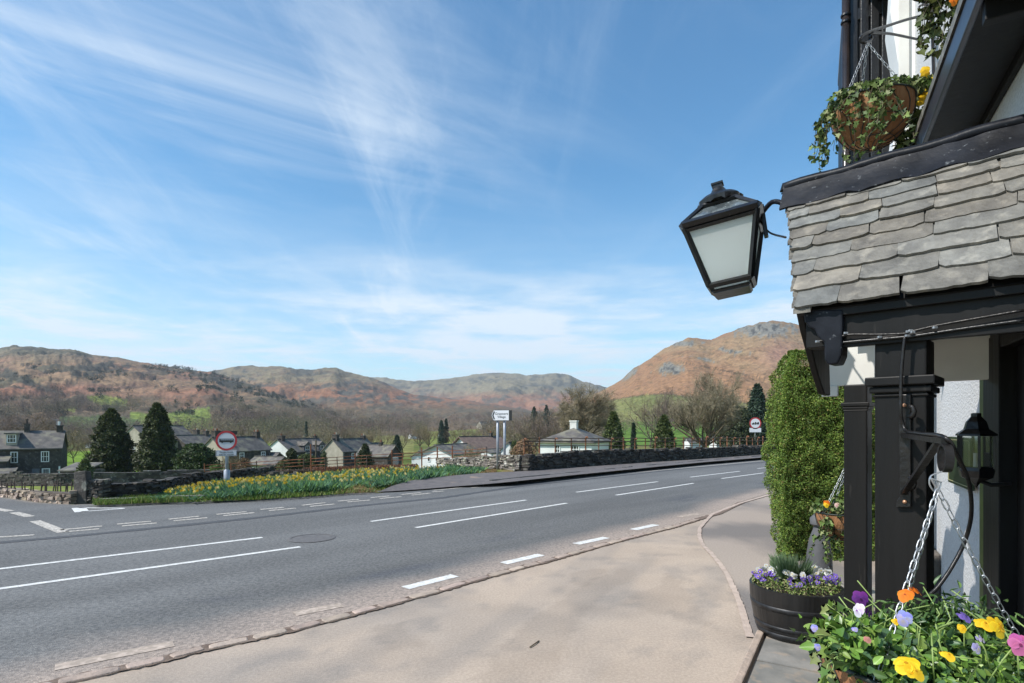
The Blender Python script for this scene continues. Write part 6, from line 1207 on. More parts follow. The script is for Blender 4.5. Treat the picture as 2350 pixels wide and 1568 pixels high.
mb.build('wire_frame', M['wire'], bs, smooth=True); MB().lathe([(0, -.03), (BR * .97, -.035)], 30).build('soil', M['soil'], bs)
h_ = loc(HK); th_ = loc(HT)
MB().tube(bez([th_ + Vector((-.012, 0, -.105)), th_ + Vector((-.05, 0, -.12)), th_ + Vector((-.055, 0, -.15)), th_ + Vector((-.035, 0, -.175)), h_ + Vector((0, 0, .004)), h_ + Vector((.0, 0, -.02))], 5), .0026, 6).build('hook', M['chain'], bs)
MB().tube([h_ + Vector((-.025, 0, .018)), h_ + Vector((.012, 0, .004)), h_ + Vector((.004, 0, -.03)), h_ + Vector((-.022, 0, .016))], .0035, 6).build('hook_link', M['chain'], bs)
for ang, sg in ((math.radians(208), .0), (math.radians(73), .0), (math.radians(10), .014)):
    e = Vector((BR * math.cos(ang), BR * math.sin(ang), .0)); chain(h_ + Vector((0, 0, -.02)), e, .038, .0026, sg, .015).build('chain', M['chain'], bs, smooth=True)
LG = ((.10, .20, .03), (.14, .26, .045), (.19, .32, .06), (.06, .12, .025), (.26, .38, .08), (.07, .14, .06)); parts = []
n = 3800; a = rng.uniform(0, 2 * math.pi, n); r = BR * 1.0 * np.sqrt(rng.uniform(0, 1, n)); top = .092 * (1 - (r / BR) ** 2 * .6) * (.75 + .5 * fbm(r * np.cos(a) * 9 + 3, r * np.sin(a) * 9, o=3)); z = top * rng.uniform(.15, 1.15, n) - .01
pts = np.stack([r * np.cos(a), r * np.sin(a), z], 1); parts.append(leaves6(pts, .036, rng, LG, nrm=np.stack([np.cos(a) * .5, np.sin(a) * .5, np.full(n, 1.)], 1), asp=.58, jitter=.3))
n = 900; c_ = loc(P(2175, 1410, 2.10)); q = rng.normal(size=(n, 3)) * np.array([[.085, .07, .05]]) + np.array(c_)[None] * np.array([[1, 1, 1]]) - np.array([[0, 0, .05]]); parts.append(leaves6(q, .040, rng, ((.05, .11, .03), (.08, .16, .04), (.04, .08, .025), (.12, .20, .06)), nrm=np.tile([0, -.3, 1.], (n, 1)), asp=.30))
# left-hand spill and trailing ivy
def trail(p0, d, n, size, cols, lobed=True, drop=.02, wob=.012, stemr=.002):
    p = Vector(p0); d = Vector(d); pts = [p.copy()]; L_ = []
    for i in range(n):
        d = (d + Vector((rgn.uniform(-.4, .4), rgn.uniform(-.4, .4), -drop * 12 + rgn.uniform(-.2, .2)))).normalized(); p = p + d * wob * 2; pts.append(p.copy()); L_.append(tuple(p + Vector((rgn.uniform(-1, 1), rgn.uniform(-1, 1), rgn.uniform(-1, 1))) * wob))
    return pts, leaves6(np.array(L_), size, rng, cols, nrm=np.tile([-.6, -.6, .4], (len(L_), 1)), asp=.85, lobed=lobed, droop=.5)
stems = MB()
for px, py, Y, dd, n in ((1900, 1458, 1.78, (-.9, -.1, .3), 5), (1915, 1440, 1.85, (-.8, 0, .4), 5), (1915, 1475, 1.75, (-.9, -.2, -.1), 6), (1905, 1490, 1.75, (-.5, -.1, -.9), 6), (1915, 1510, 1.7, (-.4, -.2, -1), 9), (1935, 1415, 1.9, (-.7, 0, .5), 4), (1955, 1400, 1.9, (-.5, 0, .6), 4), (1900, 1525, 1.66, (-.3, -.2, -1), 9)):
    ps, L6 = trail(loc(P(px, py, Y)), dd, n, .036, ((.14, .24, .04), (.20, .28, .06), (.26, .30, .10), (.08, .15, .03)), drop=.01, wob=.0075); parts.append(L6); stems.tube([loc(P(1960, 1490, 1.85))] + ps, .0016, 4)
qq = rng.normal(size=(420, 3)) * np.array([[.045, .06, .022]]) + np.array(loc(P(1965, 1475, 1.85)))[None]; parts.append(leaves6(qq, .038, rng, LG, nrm=np.tile([-.4, -.4, 1.], (420, 1)), asp=.6))
for i in range(36):
    a = rgn.uniform(0, 6.28); r = BR * rgn.uniform(.2, .9); b = Vector((r * math.cos(a), r * math.sin(a), .03)); stems.tube([b, b + Vector((rgn.uniform(-.05, .05), rgn.uniform(-.05, .05), .10)), b + Vector((rgn.uniform(-.08, .08), rgn.uniform(-.08, .08), rgn.uniform(.10, .17)))], .0022, 5)
foliage_obj('foliage', parts, M['leaf_gloss'], bs); stems.build('stems', leafmat('stem_surface', tint=(.28, .38, .12), trans=.1), bs, smooth=True)
PUR = ((.16, .03, .22), (.13, .03, .20), (.05, .01, .06)); YEL = ((.85, .55, .02), (.88, .60, .03), (.5, .25, .01)); ORG = ((.85, .20, .02), (.88, .26, .02), (.4, .08, .01)); BLU = ((.30, .32, .72), (.38, .38, .78), (.6, .5, .1)); VIO = ((.17, .12, .42), (.22, .16, .5), (.03, .02, .06)); PNK = ((.55, .12, .33), (.60, .18, .38), (.2, .03, .1)); WHT = ((.75, .72, .80), (.80, .78, .82), (.3, .1, .4)); PBL = ((.45, .42, .68), (.55, .52, .75), (.6, .5, .1))
FL = [((1974, 1375), 1.72, .026, PUR, (-.3, -.8, .2)), ((1972, 1401), 1.70, .022, WHT, (-.9, -.3, .1)), ((1990, 1408), 1.73, .018, PUR, (.7, -.6, 0)), ((2078, 1368), 1.74, .026, ORG, (-.5, -.5, .6)), ((2098, 1358), 1.78, .022, ORG, (.6, -.3, .7)), ((2076, 1420), 1.68, .025, BLU, (-.7, -.6, 0)), ((1869, 1442), 1.74, .012, BLU, (-.5, -.8, .3)),
      ((2212, 1418), 1.75, .022, VIO, (.2, -.5, .7)), ((2259, 1434), 1.72, .028, YEL, (-.1, -.5, .85)), ((2288, 1440), 1.66, .033, YEL, (.3, -.8, .4)), ((2080, 1528), 1.52, .036, YEL, (-.35, -.35, .85)), ((2097, 1543), 1.50, .027, YEL, (.1, -.7, .6)), ((2175, 1507), 1.55, .021, YEL, (0, -.5, .8)), ((2338, 1480), 1.62, .032, PNK, (-.3, -.8, .3)),
      ((2238, 1488), 1.60, .016, PBL, (.2, -.8, .2)), ((2247, 1468), 1.62, .012, PBL, (.4, -.7, .4)), ((2054, 1429), 1.70, .012, YEL, (-.2, -.6, .7)), ((2206, 1443), 1.72, .014, YEL, (-.2, -.8, .3)), ((1876, 1485), 1.68, .010, BLU, (-.4, -.9, .1)), ((1961, 1446), 1.68, .009, BLU, (-.2, -.8, .6)), ((1990, 1470), 1.62, .012, ((.55, .25, .2), (.5, .22, .2), (.2, .1, .05)), (-.2, -.8, .6))]
for (px, py), Y, R_, cc, fc in FL: pansy(bs, loc(P(px, py, Y)), fc, R_ * .80, cc, rgn)
# ---------------------------------------------------------------- lamp on the ridge end
M['dark_pane'] = mat('mottled_dark_glass', (.16, .19, .20), (.05, .06, .065), scale=12, rough=.15, spec=.8, c3=(.35, .38, .38), s3=30, w3=(.6, .7))  # dark pane colour with paler noise mottling
def lamp():
    Yl = 3.64; c = P(1660, 519, Yl); Rz = Matrix.Rotation(math.radians(17.6), 4, 'Z') @ Matrix(((-UP.x, UR.x, 0), (-UP.y, UR.y, 0), (0, 0, 1))).to_4x4(); tilt = Matrix.Rotation(math.radians(-7.5), 4, 'Y'); T = Matrix.Translation(c) @ Rz @ tilt
    t = thing('hanging_lantern', 'large black lantern with frosted panes leaning off the porch ridge', 'lantern', (0, 0, 0)); B = M['black']; a, b, H = .218, .122, .39
    def bar(mb, p, q, r=.013): mb.tube([p, q], r, 4)
    f = MB(); cs = [(-1, -1), (1, -1), (1, 1), (-1, 1)]
    for sx_, sy_ in cs: bar(f, (sx_ * a * .96, sy_ * a * .96, -.02), (sx_ * b, sy_ * b, -H), .019)
    for i in range(4):
        (x0, y0), (x1, y1) = cs[i], cs[(i + 1) % 4]; bar(f, (x0 * a, y0 * a, 0), (x1 * a, y1 * a, 0), .024); bar(f, (x0 * a * .95, y0 * a * .95, -.035), (x1 * a * .95, y1 * a * .95, -.035), .015); bar(f, (x0 * b, y0 * b, -H), (x1 * b, y1 * b, -H), .019); bar(f, (x0 * b * .86, y0 * b * .86, -H - .035), (x1 * b * .86, y1 * b * .86, -H - .035), .010)
    f.box((-b * .85, -b * .85, -H - .05), (b * .85, b * .85, -H - .038)); o = f.build('frame', B, t, M=T)
    for i in range(4):
        (x0, y0), (x1, y1) = cs[i], cs[(i + 1) % 4]; g = MB(); k = .93; g.prism([Vector((x0 * a * k, y0 * a * k, -.03)), Vector((x1 * a * k, y1 * a * k, -.03)), Vector((x1 * b * k, y1 * b * k, -H)), Vector((x0 * b * k, y0 * b * k, -H))], Vector((-(x0 + x1) / 2, -(y0 + y1) / 2, 0)) * .02); g.build('glass_pane', M['frost'], t, M=T)
        g = MB(); nk = .095; zt = .115; g.prism([Vector((x0 * a * .97, y0 * a * .97, .012)), Vector((x1 * a * .97, y1 * a * .97, .012)), Vector((x1 * nk, y1 * nk, zt)), Vector((x0 * nk, y0 * nk, zt))], Vector((0, 0, -.006))); g.build('roof_pane', M['dark_pane'], t, M=T)
    r = MB(); nk = .095
    for sx_, sy_ in cs: bar(r, (sx_ * a, sy_ * a, .005), (sx_ * nk, sy_ * nk, .13), .014)
    for i in range(4): (x0, y0), (x1, y1) = cs[i], cs[(i + 1) % 4]; bar(r, (x0 * nk, y0 * nk, .125), (x1 * nk, y1 * nk, .125), .022)
    r.build('roof_bars', B, t, M=T)
    cr = MB(); cr.lathe([(.098, .115), (.105, .14), (.115, .15)], 20); n = 40; rings = [(.134, .125), (.136, .165), (.112, .188), (.07, .205), (.048, .225), (.036, .245)]; vs = []
    for i, (rr, zz) in enumerate(rings):
        for k in range(n): q = 2 * math.pi * k / n; zz2 = zz + (.018 * abs(math.sin(q * 5)) + rgn.uniform(-.006, .006) if i == 0 else 0); ro = rr * (1 + (.04 * math.cos(q * 10) if i < 2 else 0)); vs.append((ro * math.cos(q), ro * math.sin(q), zz2))
    cr.add(vs, [(i * n + k, i * n + (k + 1) % n, (i + 1) * n + (k + 1) % n, (i + 1) * n + k) for i in range(len(rings) - 1) for k in range(n)]); cr.box((-.030, -.030, .235), (.030, .030, .275)); cr.box((-.036, -.036, .268), (.036, .036, .280)); o = cr.build('crown', B, t, M=T)
    wl = T @ Vector((a, 0, .0)); MB().tube(bez([wl, wl.lerp(ridge_line[0], .5) + Vector((0, 0, .0)), ridge_line[0] + Vector((0, 0, -.10))], 5), .015, 7).build('arm', M['lead'], t, smooth=True)
    mb = MB(); mb.box((a + .005, -.03, -.14), (a + .03, .03, .06)); mb.build('fixing_plate', B, t, M=T, bevel=.005)
    MB().tube(bez([wl + Vector((0, 0, -.03)), wl + Vector((.05, -.02, -.11)), onR(1803, 545, 3.2)], 6), .006, 6).build('cable', M['iron'], t, smooth=True)
lamp()
# ---------------------------------------------------------------- inn walls
inn = thing('inn', 'white roughcast inn with black painted woodwork filling the right side', 'building', (0, 0, 0)); Wt = lambda px: (onW(px, 900) - W0).dot(WD)
def wbox(mb, t0, t1, o0, o1, z0, z1, col=None):
    mb.add([W(t0, o0, z0), W(t1, o0, z0), W(t1, o1, z0), W(t0, o1, z0), W(t0, o0, z1), W(t1, o0, z1), W(t1, o1, z1), W(t0, o1, z1)], [(0, 3, 2, 1), (4, 5, 6, 7), (0, 1, 5, 4), (1, 2, 6, 5), (2, 3, 7, 6), (3, 0, 4, 7)], col)
tD = Wt(2262); ZSOF = EYE + ZS; tE = (1.85 * 1305 / 600 - W0.y) / WD.y
mb = MB(); wbox(mb, tD, Wt(2148), -.35, 0, 0, 2.6) if False else wbox(mb, tD, 6.2, -.35, 0, 0, 7.6); wbox(mb, -2.4, tD, -.35, -.002, 2.10, 7.6); wbox(mb, -2.4, -1.0, -.35, -.004, 0, 2.10); mb.build('wall', M['roughcast'], inn)
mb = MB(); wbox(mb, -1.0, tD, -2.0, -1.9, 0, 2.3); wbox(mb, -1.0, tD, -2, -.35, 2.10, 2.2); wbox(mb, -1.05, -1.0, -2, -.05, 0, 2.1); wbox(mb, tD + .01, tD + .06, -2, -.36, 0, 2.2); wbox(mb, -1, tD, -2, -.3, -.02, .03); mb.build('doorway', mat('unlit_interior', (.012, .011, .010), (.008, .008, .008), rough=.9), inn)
mb = MB(); wbox(mb, Wt(2320), Wt(2281), -.10, .05, 0, 2.10); wbox(mb, Wt(2345), Wt(2323), -.25, -.02, 0, 2.10); mb.build('door_post', M['black_wood'], inn, bevel=.006)
mb = MB(); wbox(mb, Wt(2280), Wt(2262), -.06, .03, 0, 2.10); mb.build('door_architrave', M['green_post'], inn, bevel=.003)
mb = MB(); wbox(mb, -1.2, tD + .03, -.02, .045, 2.02, 2.14); mb.build('door_lintel', M['black_wood'], inn, bevel=.006)
mb = MB(); wbox(mb, Wt(2147), Wt(2131), .0, .06, .56, 3.2); mb.build('pilaster', M['white'], inn, bevel=.005)
mb = MB(); wbox(mb, Wt(2160), Wt(2124), .0, .10, 0, .56); mb.build('plinth', M['stone_dark'], inn, bevel=.015)
mb = MB(); mb.tube([W(Wt(2154), .10, .45), W(Wt(2154), .10, 3.2)], .030, 10); mb.build('downpipe', M['black'], inn, smooth=True)
# low eaves: fascia and soffit over the near part
mb = MB(); wbox(mb, -2.4, tE, .0, .27, ZSOF, ZSOF + .03); mb.build('soffit', M['black_wood'], inn)
mb = MB(); wbox(mb, -2.4, tE + .02, .27, .30, ZSOF - .02, ZSOF + .11); wbox(mb, tE, tE + .03, .0, .27, ZSOF - .01, ZSOF + .10); mb.build('fascia', mat('blue_black_fascia', (.03, .038, .055), (.045, .05, .065), scale=3, rough=.3, bump=.3, bscale=8), inn, bevel=.006)
mb = MB(); wbox(mb, -.55, -.50, -.0, .265, ZSOF - .10, ZSOF); wbox(mb, -2.4, tE, .0, .03, ZSOF - .05, ZSOF); mb.build('eaves_batten', M['black_wood'], inn, bevel=.004)
mb = MB(); p_ = [W(-2.4, .31, ZSOF + .115), W(tE, .31, ZSOF + .115), W(tE, -.3, ZSOF + .5), W(-2.4, -.3, ZSOF + .5)]; mb.prism(p_, (0, 0, .05)); mb.build('low_roof', M['slate'], inn)
# pier and the dark timbered wing with its downpipe
tp = Wt(2100); d_out = .0
for q in np.linspace(.1, 1.6, 60):
    v = W(tp, q, 0); 
    if CX + v.x / v.y * F <= 2054: d_out = q; break
mb = MB(); vs = []; 
zz_ = np.linspace(.0, 7.6, 24); prof = [d_out + .03 * math.sin(i * 1.1) + rgn.uniform(-.015, .015) for i in range(24)]
for z, dd in zip(zz_, prof): vs += [W(tp, -.02, z), W(tp, dd, z), W(tp + .5, dd, z), W(tp + .5, -.02, z)]
fs = [(4 * i + k, 4 * i + (k + 1) % 4, 4 * i + 4 + (k + 1) % 4, 4 * i + 4 + k) for i in range(23) for k in range(4)] + [(0, 1, 2, 3), (92, 93, 94, 95)]
mb.add(vs, fs); mb.build('pier', M['white'], inn)
mb = MB(); wbox(mb, tp - .035, tp - .002, d_out * .30, d_out * .82, 4.15, 7.6); mb.build('pier_panel', M['cream'], inn, bevel=.004)
tw = 5.5; ow = .0
for q in np.linspace(.2, 3.0, 200):
    v = W(tw, q, 0)
    if CX + v.x / v.y * F <= 1948: ow = q; break
wg = MB(); wbox(wg, tw, 9.5, -.3, ow, 0, 8.6); wing_ = wg.build('wing', M['black_wood'], inn)
mb = MB()
for f_ in (.12, .38, .62, .88): wbox(mb, tw - .03, tw, ow * f_ - .05, ow * f_ + .05, 2.5, 8.6)
for z in (3.8, 5.6, 7.2): wbox(mb, tw - .028, tw, .0, ow, z, z + .16)
mb.build('timber_battens', M['black'], wing_, bevel=.01)
dp = W(tw - .06, ow + .03, 0); dpx = P(1941, 500, dp.y); o = MB().tube([(dpx.x, dpx.y, 0), (dpx.x, dpx.y, 8.4)], .05, 14).build('downpipe', mat('brown_black_pipe', (.03, .022, .02), (.018, .015, .015), rough=.25), inn, smooth=True)
mb = MB()
for py in (36, 52): z = EYE + (HY - py) / F * dpx.y; mb.lathe([(.052, z - .012), (.064, z - .012), (.064, z + .012), (.052, z + .012)], 14, c=(dpx.x, dpx.y, 0))
mb.build('pipe_collar', M['black'], o)
mb = MB(); mb.prism([W(tw - .1, -.2, 8.62), W(9.8, -.2, 8.62), W(9.8, ow + .0, 8.61), W(tw - .1, ow + .0, 8.61)], (0, 0, .12)); mb.build('wing_roof', M['roof'], inn)
mb = MB(); mb.prism([W(tE, .3, 7.5), W(6.4, .3, 7.5), W(6.4, -2, 8.6), W(-2.6, -2, 8.6), W(-2.6, .3, 7.5)], (0, 0, .12)); mb.build('main_roof', M['roof'], inn)
# porch light and green plaque
pln = onW(2240, 1000, .16); t = thing('wall_lantern', 'small black six sided lantern beside the dark doorway', 'wall lantern', tuple(pln)); k = pln.y / F; zq = lambda py: (HY - py) * k + EYE - pln.z
mb = MB(); R_ = 40 * k; mb.lathe([(.15 * R_, zq(948)), (.25 * R_, zq(949)), (.26 * R_, zq(956)), (.5 * R_, zq(968)), (.62 * R_, zq(985)), (1.0 * R_, zq(996)), (1.02 * R_, zq(1000)), (.86 * R_, zq(1001))], 6); mb.build('lantern_roof', M['black'], t)
mb = MB(); mb.lathe([(.86 * R_, zq(1072)), (.90 * R_, zq(1080)), (.80 * R_, zq(1095)), (.45 * R_, zq(1102)), (.2 * R_, zq(1108)), (.0, zq(1120))], 6)
for i in range(6): a = math.pi / 3 * i; mb.tube([(.86 * R_ * math.cos(a), .86 * R_ * math.sin(a), zq(1000)), (.86 * R_ * math.cos(a), .86 * R_ * math.sin(a), zq(1074))], .008, 4)
mb.build('frame', M['black'], t); g = MB(); g.lathe([(.82 * R_, zq(1001)), (.82 * R_, zq(1073))], 6); g.build('glass', M['clear'], t); MB().tube([(0, 0, zq(1072)), (0, 0, zq(1040))], .012, 8).build('lamp_holder', M['cream'], t)
e_ = Vector((-WN.x, -WN.y, 0)) * .12; MB().tube([(0, 0, zq(1100)), Vector((0, 0, zq(1112))) + e_ * .5, Vector((0, 0, zq(1108))) + e_ * 1.2], .012, 6).build('wall_arm', M['black'], t)
pq = thing('wall_plaque', 'dark green gilt edged plaque on the white wall behind the small lantern', 'plaque', (0, 0, 0)); tl_, tr_ = Wt(2193), Wt(2247); zb_, zt_ = onW(2197, 1114, .04).z, onW(2193, 1003, .04).z
mb = MB(); wbox(mb, tr_, tl_, .02, .045, zb_, zt_); mb.build('board', M['green_sign'], pq, bevel=.003); mb = MB(); m_ = .018
for a_, b_, c_, d_ in ((tr_ + m_, tl_ - m_, zt_ - m_ - .004, zt_ - m_), (tr_ + m_, tl_ - m_, zb_ + m_, zb_ + m_ + .004), (tr_ + m_, tr_ + m_ + .004, zb_ + m_, zt_ - m_), (tl_ - m_ - .004, tl_ - m_, zb_ + m_, zt_ - m_)): wbox(mb, a_, b_, .045, .048, c_, d_)
mb.build('gilt_border', M['gold'], pq); ang = math.atan2(-WD.y, -WD.x); text_mesh('T', .10, M['gold'], pq, 'gilt_letter', tuple(W(tl_ - .055, .047, zt_ - .10)), (math.radians(90), 0, ang), .001)
# ---------------------------------------------------------------- upper hanging basket
def ivy_basket(name, label, c, R_, depth, hook, n_top, trails, cols, flowers, ls=.045, seed=1, group=None, chains=3, liner=True, tilt=0):
    global rng, rgn; rng = np.random.default_rng(seed); rgn = random.Random(seed); c = Vector(c); t = thing(name, label, 'hanging basket', tuple(c)); 
    if liner:
        pr = [(R_ * math.cos(a), -depth * math.sin(a)) for a in np.linspace(.0, 1.5, 12)]; mb = MB(); mb.lathe(pr, 32); mb.build('coir_liner', M['coir'], t, smooth=True); mb = MB()
        mb.tube([(R_ * 1.01 * math.cos(2 * math.pi * k / 40), R_ * 1.01 * math.sin(2 * math.pi * k / 40), 0) for k in range(41)], .006, 6, cap=False)
        for f_ in (.45, .85): mb.tube([(R_ * 1.02 * math.cos(f_ * 1.2) * math.cos(2 * math.pi * k / 40), R_ * 1.02 * math.cos(f_ * 1.2) * math.sin(2 * math.pi * k / 40), -depth * 1.02 * math.sin(f_ * 1.2)) for k in range(41)], .003, 4, cap=False)
        for k in range(14): a = 2 * math.pi * k / 14; mb.tube([(R_ * 1.015 * math.cos(s_) * math.cos(a + .35 * math.sin(s_ * 3)), R_ * 1.015 * math.cos(s_) * math.sin(a + .35 * math.sin(s_ * 3)), -depth * 1.015 * math.sin(s_)) for s_ in np.linspace(0, 1.5, 12)], .003, 4, cap=False)
        mb.build('wire_frame', M['wire'], t, smooth=True)
    for k in range(chains): a = math.radians((200, 80, -20)[k]); chain(Vector(hook) - c, Vector((R_ * math.cos(a), R_ * math.sin(a), 0)), .036, .0024, 0, .014).build('chain', M['chain'], t, smooth=True)
    parts = []; a = rng.uniform(0, 6.283, n_top); r = R_ * 1.1 * rng.uniform(0, 1, n_top) ** .4; z = rng.uniform(-.01, .11, n_top) * (1.1 - (r / R_) ** 2 * .5); parts.append(leaves6(np.stack([r * np.cos(a), r * np.sin(a), z], 1), ls, rng, cols, nrm=np.stack([np.cos(a), np.sin(a), a * 0 + .6], 1), asp=.85, lobed=True)); st = MB()
    for (dx, dy, dz), d, n in trails:
        ps, L6 = trail((dx, dy, dz), d, n, ls, cols, drop=.03, wob=.016); parts.append(L6); st.tube(ps, .0018, 4)
    foliage_obj('foliage', parts, M['leaf'], t); 
    if trails: st.build('stems', M['bark'], t)
    for (fx, fy, fz), R2, cc in flowers: pansy(t, (fx, fy, fz), (-.5 + rgn.uniform(-.3, .3), -.7, -.1 + rgn.uniform(-.3, .4)), R2, cc, rgn)
    return t
IV = ((.13, .20, .05), (.19, .26, .08), (.09, .15, .04), (.27, .30, .13), (.06, .10, .03)); UY = 4.0; uc = P(2001, 244, UY); uh = P(1992, 100, UY)
tr = []; rr_ = random.Random(6)
for i in range(24): a = math.radians(rr_.choice([rr_.uniform(150, 235), rr_.uniform(150, 235), rr_.uniform(238, 262)])); tr.append(((.255 * math.cos(a), .255 * math.sin(a), .02), (math.cos(a) * .5, math.sin(a) * .5, -.2), rr_.choice([6, 8, 11, 14, 17])))
for i in range(5): tr.append(((-.24, -.1, .03), (-1, -.1, .1), 6))
ivy_basket('hanging_basket', 'upper coir basket trailing ivy above the porch ridge', uc, .255, .30, uh, 430, tr, IV, [], seed=6, ls=.038)
ub = thing('basket_bracket', 'curly black iron bracket holding the upper ivy basket', 'bracket', (0, 0, 0)); wy = lambda px, py: onW(px, py, .03); Yb = lambda px: np.interp(px, [1985, 2140], [UY, onW(2140, 100, .03).y])
q_ = lambda pts: [P(px, py, Yb(px)) for px, py in pts]
tubeo('arm', q_([Z7(x, y) for x, y in ((1085, 145), (900, 190), (700, 255), (560, 300), (470, 350), (460, 395), (500, 415), (545, 400), (568, 370), (560, 340))]), .011, M['iron'], ub, n=6)
tubeo('arm', q_([Z7(x, y) for x, y in ((560, 310), (750, 325), (950, 365), (1060, 385), (1130, 360), (1150, 320), (1120, 290), (1060, 300), (1050, 330))]), .009, M['iron'], ub, n=6)
tubeo('scroll', q_([Z7(x, y) for x, y in ((1085, 145), (1130, 110), (1120, 60), (1070, 45), (1025, 65), (1020, 110))]), .009, M['iron'], ub, n=6)
MB().tube([onW(2137, -30, .02), onW(2143, 185, .02)], .012, 6).build('wall_bar', M['iron'], ub)
# ivy with pansies hanging from a basket just above the frame, and a yellow one beyond
c3 = P(2165, -75, 3.5); tr = [((rr_.uniform(-.12, .14), rr_.uniform(-.1, .1), -.05), (rr_.uniform(-.2, .2), 0, -1), rr_.choice([6, 9, 12, 15])) for i in range(26)]
ivy_basket('hanging_basket', 'ivy and orange pansies trailing from a basket cut by the top edge', c3, .20, .16, c3 + Vector((0, 0, .5)), 700, tr, ((.08, .11, .03), (.14, .16, .05), (.10, .12, .035), (.05, .07, .02)), [((-.03, -.12, -.30), .022, ORG), ((.04, -.1, -.40), .018, YEL), ((-.06, -.1, -.60), .020, PUR)], seed=8)
c4 = P(2100, 222, 4.0); tr = [((rr_.uniform(-.10, .08), rr_.uniform(-.05, .1), rr_.uniform(-.2, 0)), (rr_.uniform(-.3, .2), 0, -1), rr_.choice([10, 14, 18])) for i in range(24)]
fl = [((rr_.uniform(-.03, .05) + .05 * (i / 9), -.08, .14 - .045 * i + rr_.uniform(-.01, .01)), rr_.uniform(.020, .032), YEL if i < 8 else ORG) for i in range(11)] + [((-.02 + rr_.uniform(-.04, .04), -.09, .02 - .03 * i), .024, YEL) for i in range(5)]
ivy_basket('hanging_basket', 'yellow pansies and ivy spilling beside the white wall', c4, .10, .12, c4 + Vector((0, 0, .3)), 350, tr, IV, fl, seed=9, chains=0, liner=False)
# ---------------------------------------------------------------- half barrel planter
bc = P(1826, 1400, 4.35); bc.z = .02; t = thing('barrel_planter', 'black half barrel planter of purple and white flowers on the flagstones', 'planter', tuple(bc)); H = .375
mb = MB(); n = 60; prof = [(.262, 0), (.285, .06), (.303, .14), (.316, .22), (.325, .30), (.328, H), (.300, H), (.292, H - .08), (.05, H - .08)]; vs = []
for i, (rr, zz) in enumerate(prof):
    for k in range(n): q = 2 * math.pi * k / n; vs.append((rr * (1 - (.006 if k % 5 == 0 and i < 6 else 0)) * math.cos(q), rr * (1 - (.006 if k % 5 == 0 and i < 6 else 0)) * math.sin(q), zz))
mb.add(vs, [(i * n + k, i * n + (k + 1) % n, (i + 1) * n + (k + 1) % n, (i + 1) * n + k) for i in range(len(prof) - 1) for k in range(n)]); mb.build('barrel_body', M['barrel'], t)
for z0, z1 in ((.020, .060), (.085, .115), (.225, .262)):
    rr = lambda z: float(np.interp(z, [p[1] for p in prof[:6]], [p[0] for p in prof[:6]])) + .0035; MB().lathe([(rr(z0) - .004, z0), (rr(z0), z0 + .001), (rr(z1), z1 - .001), (rr(z1) - .004, z1)], 60).build('hoop', M['hoop'], t, smooth=True)
MB().lathe([(0, H - .03), (.297, H - .04)], 40).build('soil', M['soil'], t); rng = np.random.default_rng(31); rgn = random.Random(31); parts = []
n = 1600; a = rng.uniform(0, 6.283, n); r = .31 * np.sqrt(rng.uniform(0, 1, n)); z = H - .02 + rng.uniform(0, .09, n) * (.6 + .8 * fbm(r * np.cos(a) * 10, r * np.sin(a) * 10 + 4, o=2)); parts.append(leaves6(np.stack([r * np.cos(a), r * np.sin(a), z], 1), .022, rng, ((.18, .26, .06), (.26, .32, .10), (.13, .19, .05), (.38, .36, .18)), nrm=np.tile([0, 0, 1.], (n, 1)), asp=.6)); foliage_obj('foliage', parts, M['leaf'], t)
n = 900; a = rng.uniform(0, 6.283, n); r = .085 * np.sqrt(rng.uniform(0, 1, n)); b = np.stack([r * np.cos(a) + .0, r * np.sin(a) + .06, np.full(n, H)], 1); L_ = rng.uniform(.10, .22, n); dx = np.cos(a) * r * .9 + rng.normal(0, .012, n); dy = np.sin(a) * r * .9 + rng.normal(0, .012, n); w_ = .003
V = np.stack([b - [w_, 0, 0], b + [w_, 0, 0], np.stack([b[:, 0] + dx * .6 + w_, b[:, 1] + dy * .6, b[:, 2] + L_ * .7], 1), np.stack([b[:, 0] + dx, b[:, 1] + dy, b[:, 2] + L_], 1)], 1).reshape(-1, 3); cc = np.array([(.14, .22, .10), (.20, .27, .15), (.09, .15, .07)])[rng.integers(0, 3, n)]; link('lavender_bush', np_mesh('lavender_bush', V, np.arange(4 * n).reshape(n, 4), colors=np.repeat(cc, 4, 0)), M['leaf'], t)
def mini(cols, nm):
    mb = MB()
    for k in range(5): q = 2 * math.pi * k / 5; c = Vector((math.cos(q), 0, math.sin(q))) * .009; mb.add([c + Vector((math.cos(w2) * .0085, -.002, math.sin(w2) * .0085)) for w2 in np.linspace(0, 6.283, 8, endpoint=False)], [tuple(range(8))], cols)
    mb.add([(math.cos(w2) * .004, -.005, math.sin(w2) * .004) for w2 in np.linspace(0, 6.283, 6, endpoint=False)], [tuple(range(6))], (.8, .6, .1)); return mb.build(nm, M['petal'], t)
protoP, protoW = mini((.26, .17, .58), 'flower'), mini((.74, .74, .70), 'flower')
def scatter(o, pts, s_):
    for i, p in enumerate(pts):
        q = o if i == 0 else o.copy()
        if i: COL.objects.link(q); q.parent = t
        q.location = p; q.rotation_euler = (rgn.uniform(-1.3, .1), rgn.uniform(0, 6), rgn.uniform(-.6, .3)); q.scale = (s_ * rgn.uniform(.8, 1.2),) * 3
cl = [(-.27, -.02), (-.20, -.05), (-.12, -.18), (-.02, -.17), (.06, -.19), (.22, -.13), (.26, -.07), (.16, -.16), (-.25, .05)]; pts = [(cx_ + rgn.gauss(0, .025), cy_ + rgn.gauss(0, .025), H + .06 + rgn.uniform(-.02, .045)) for cx_, cy_ in cl for _ in range(6)]; scatter(protoP, pts, 1.15)
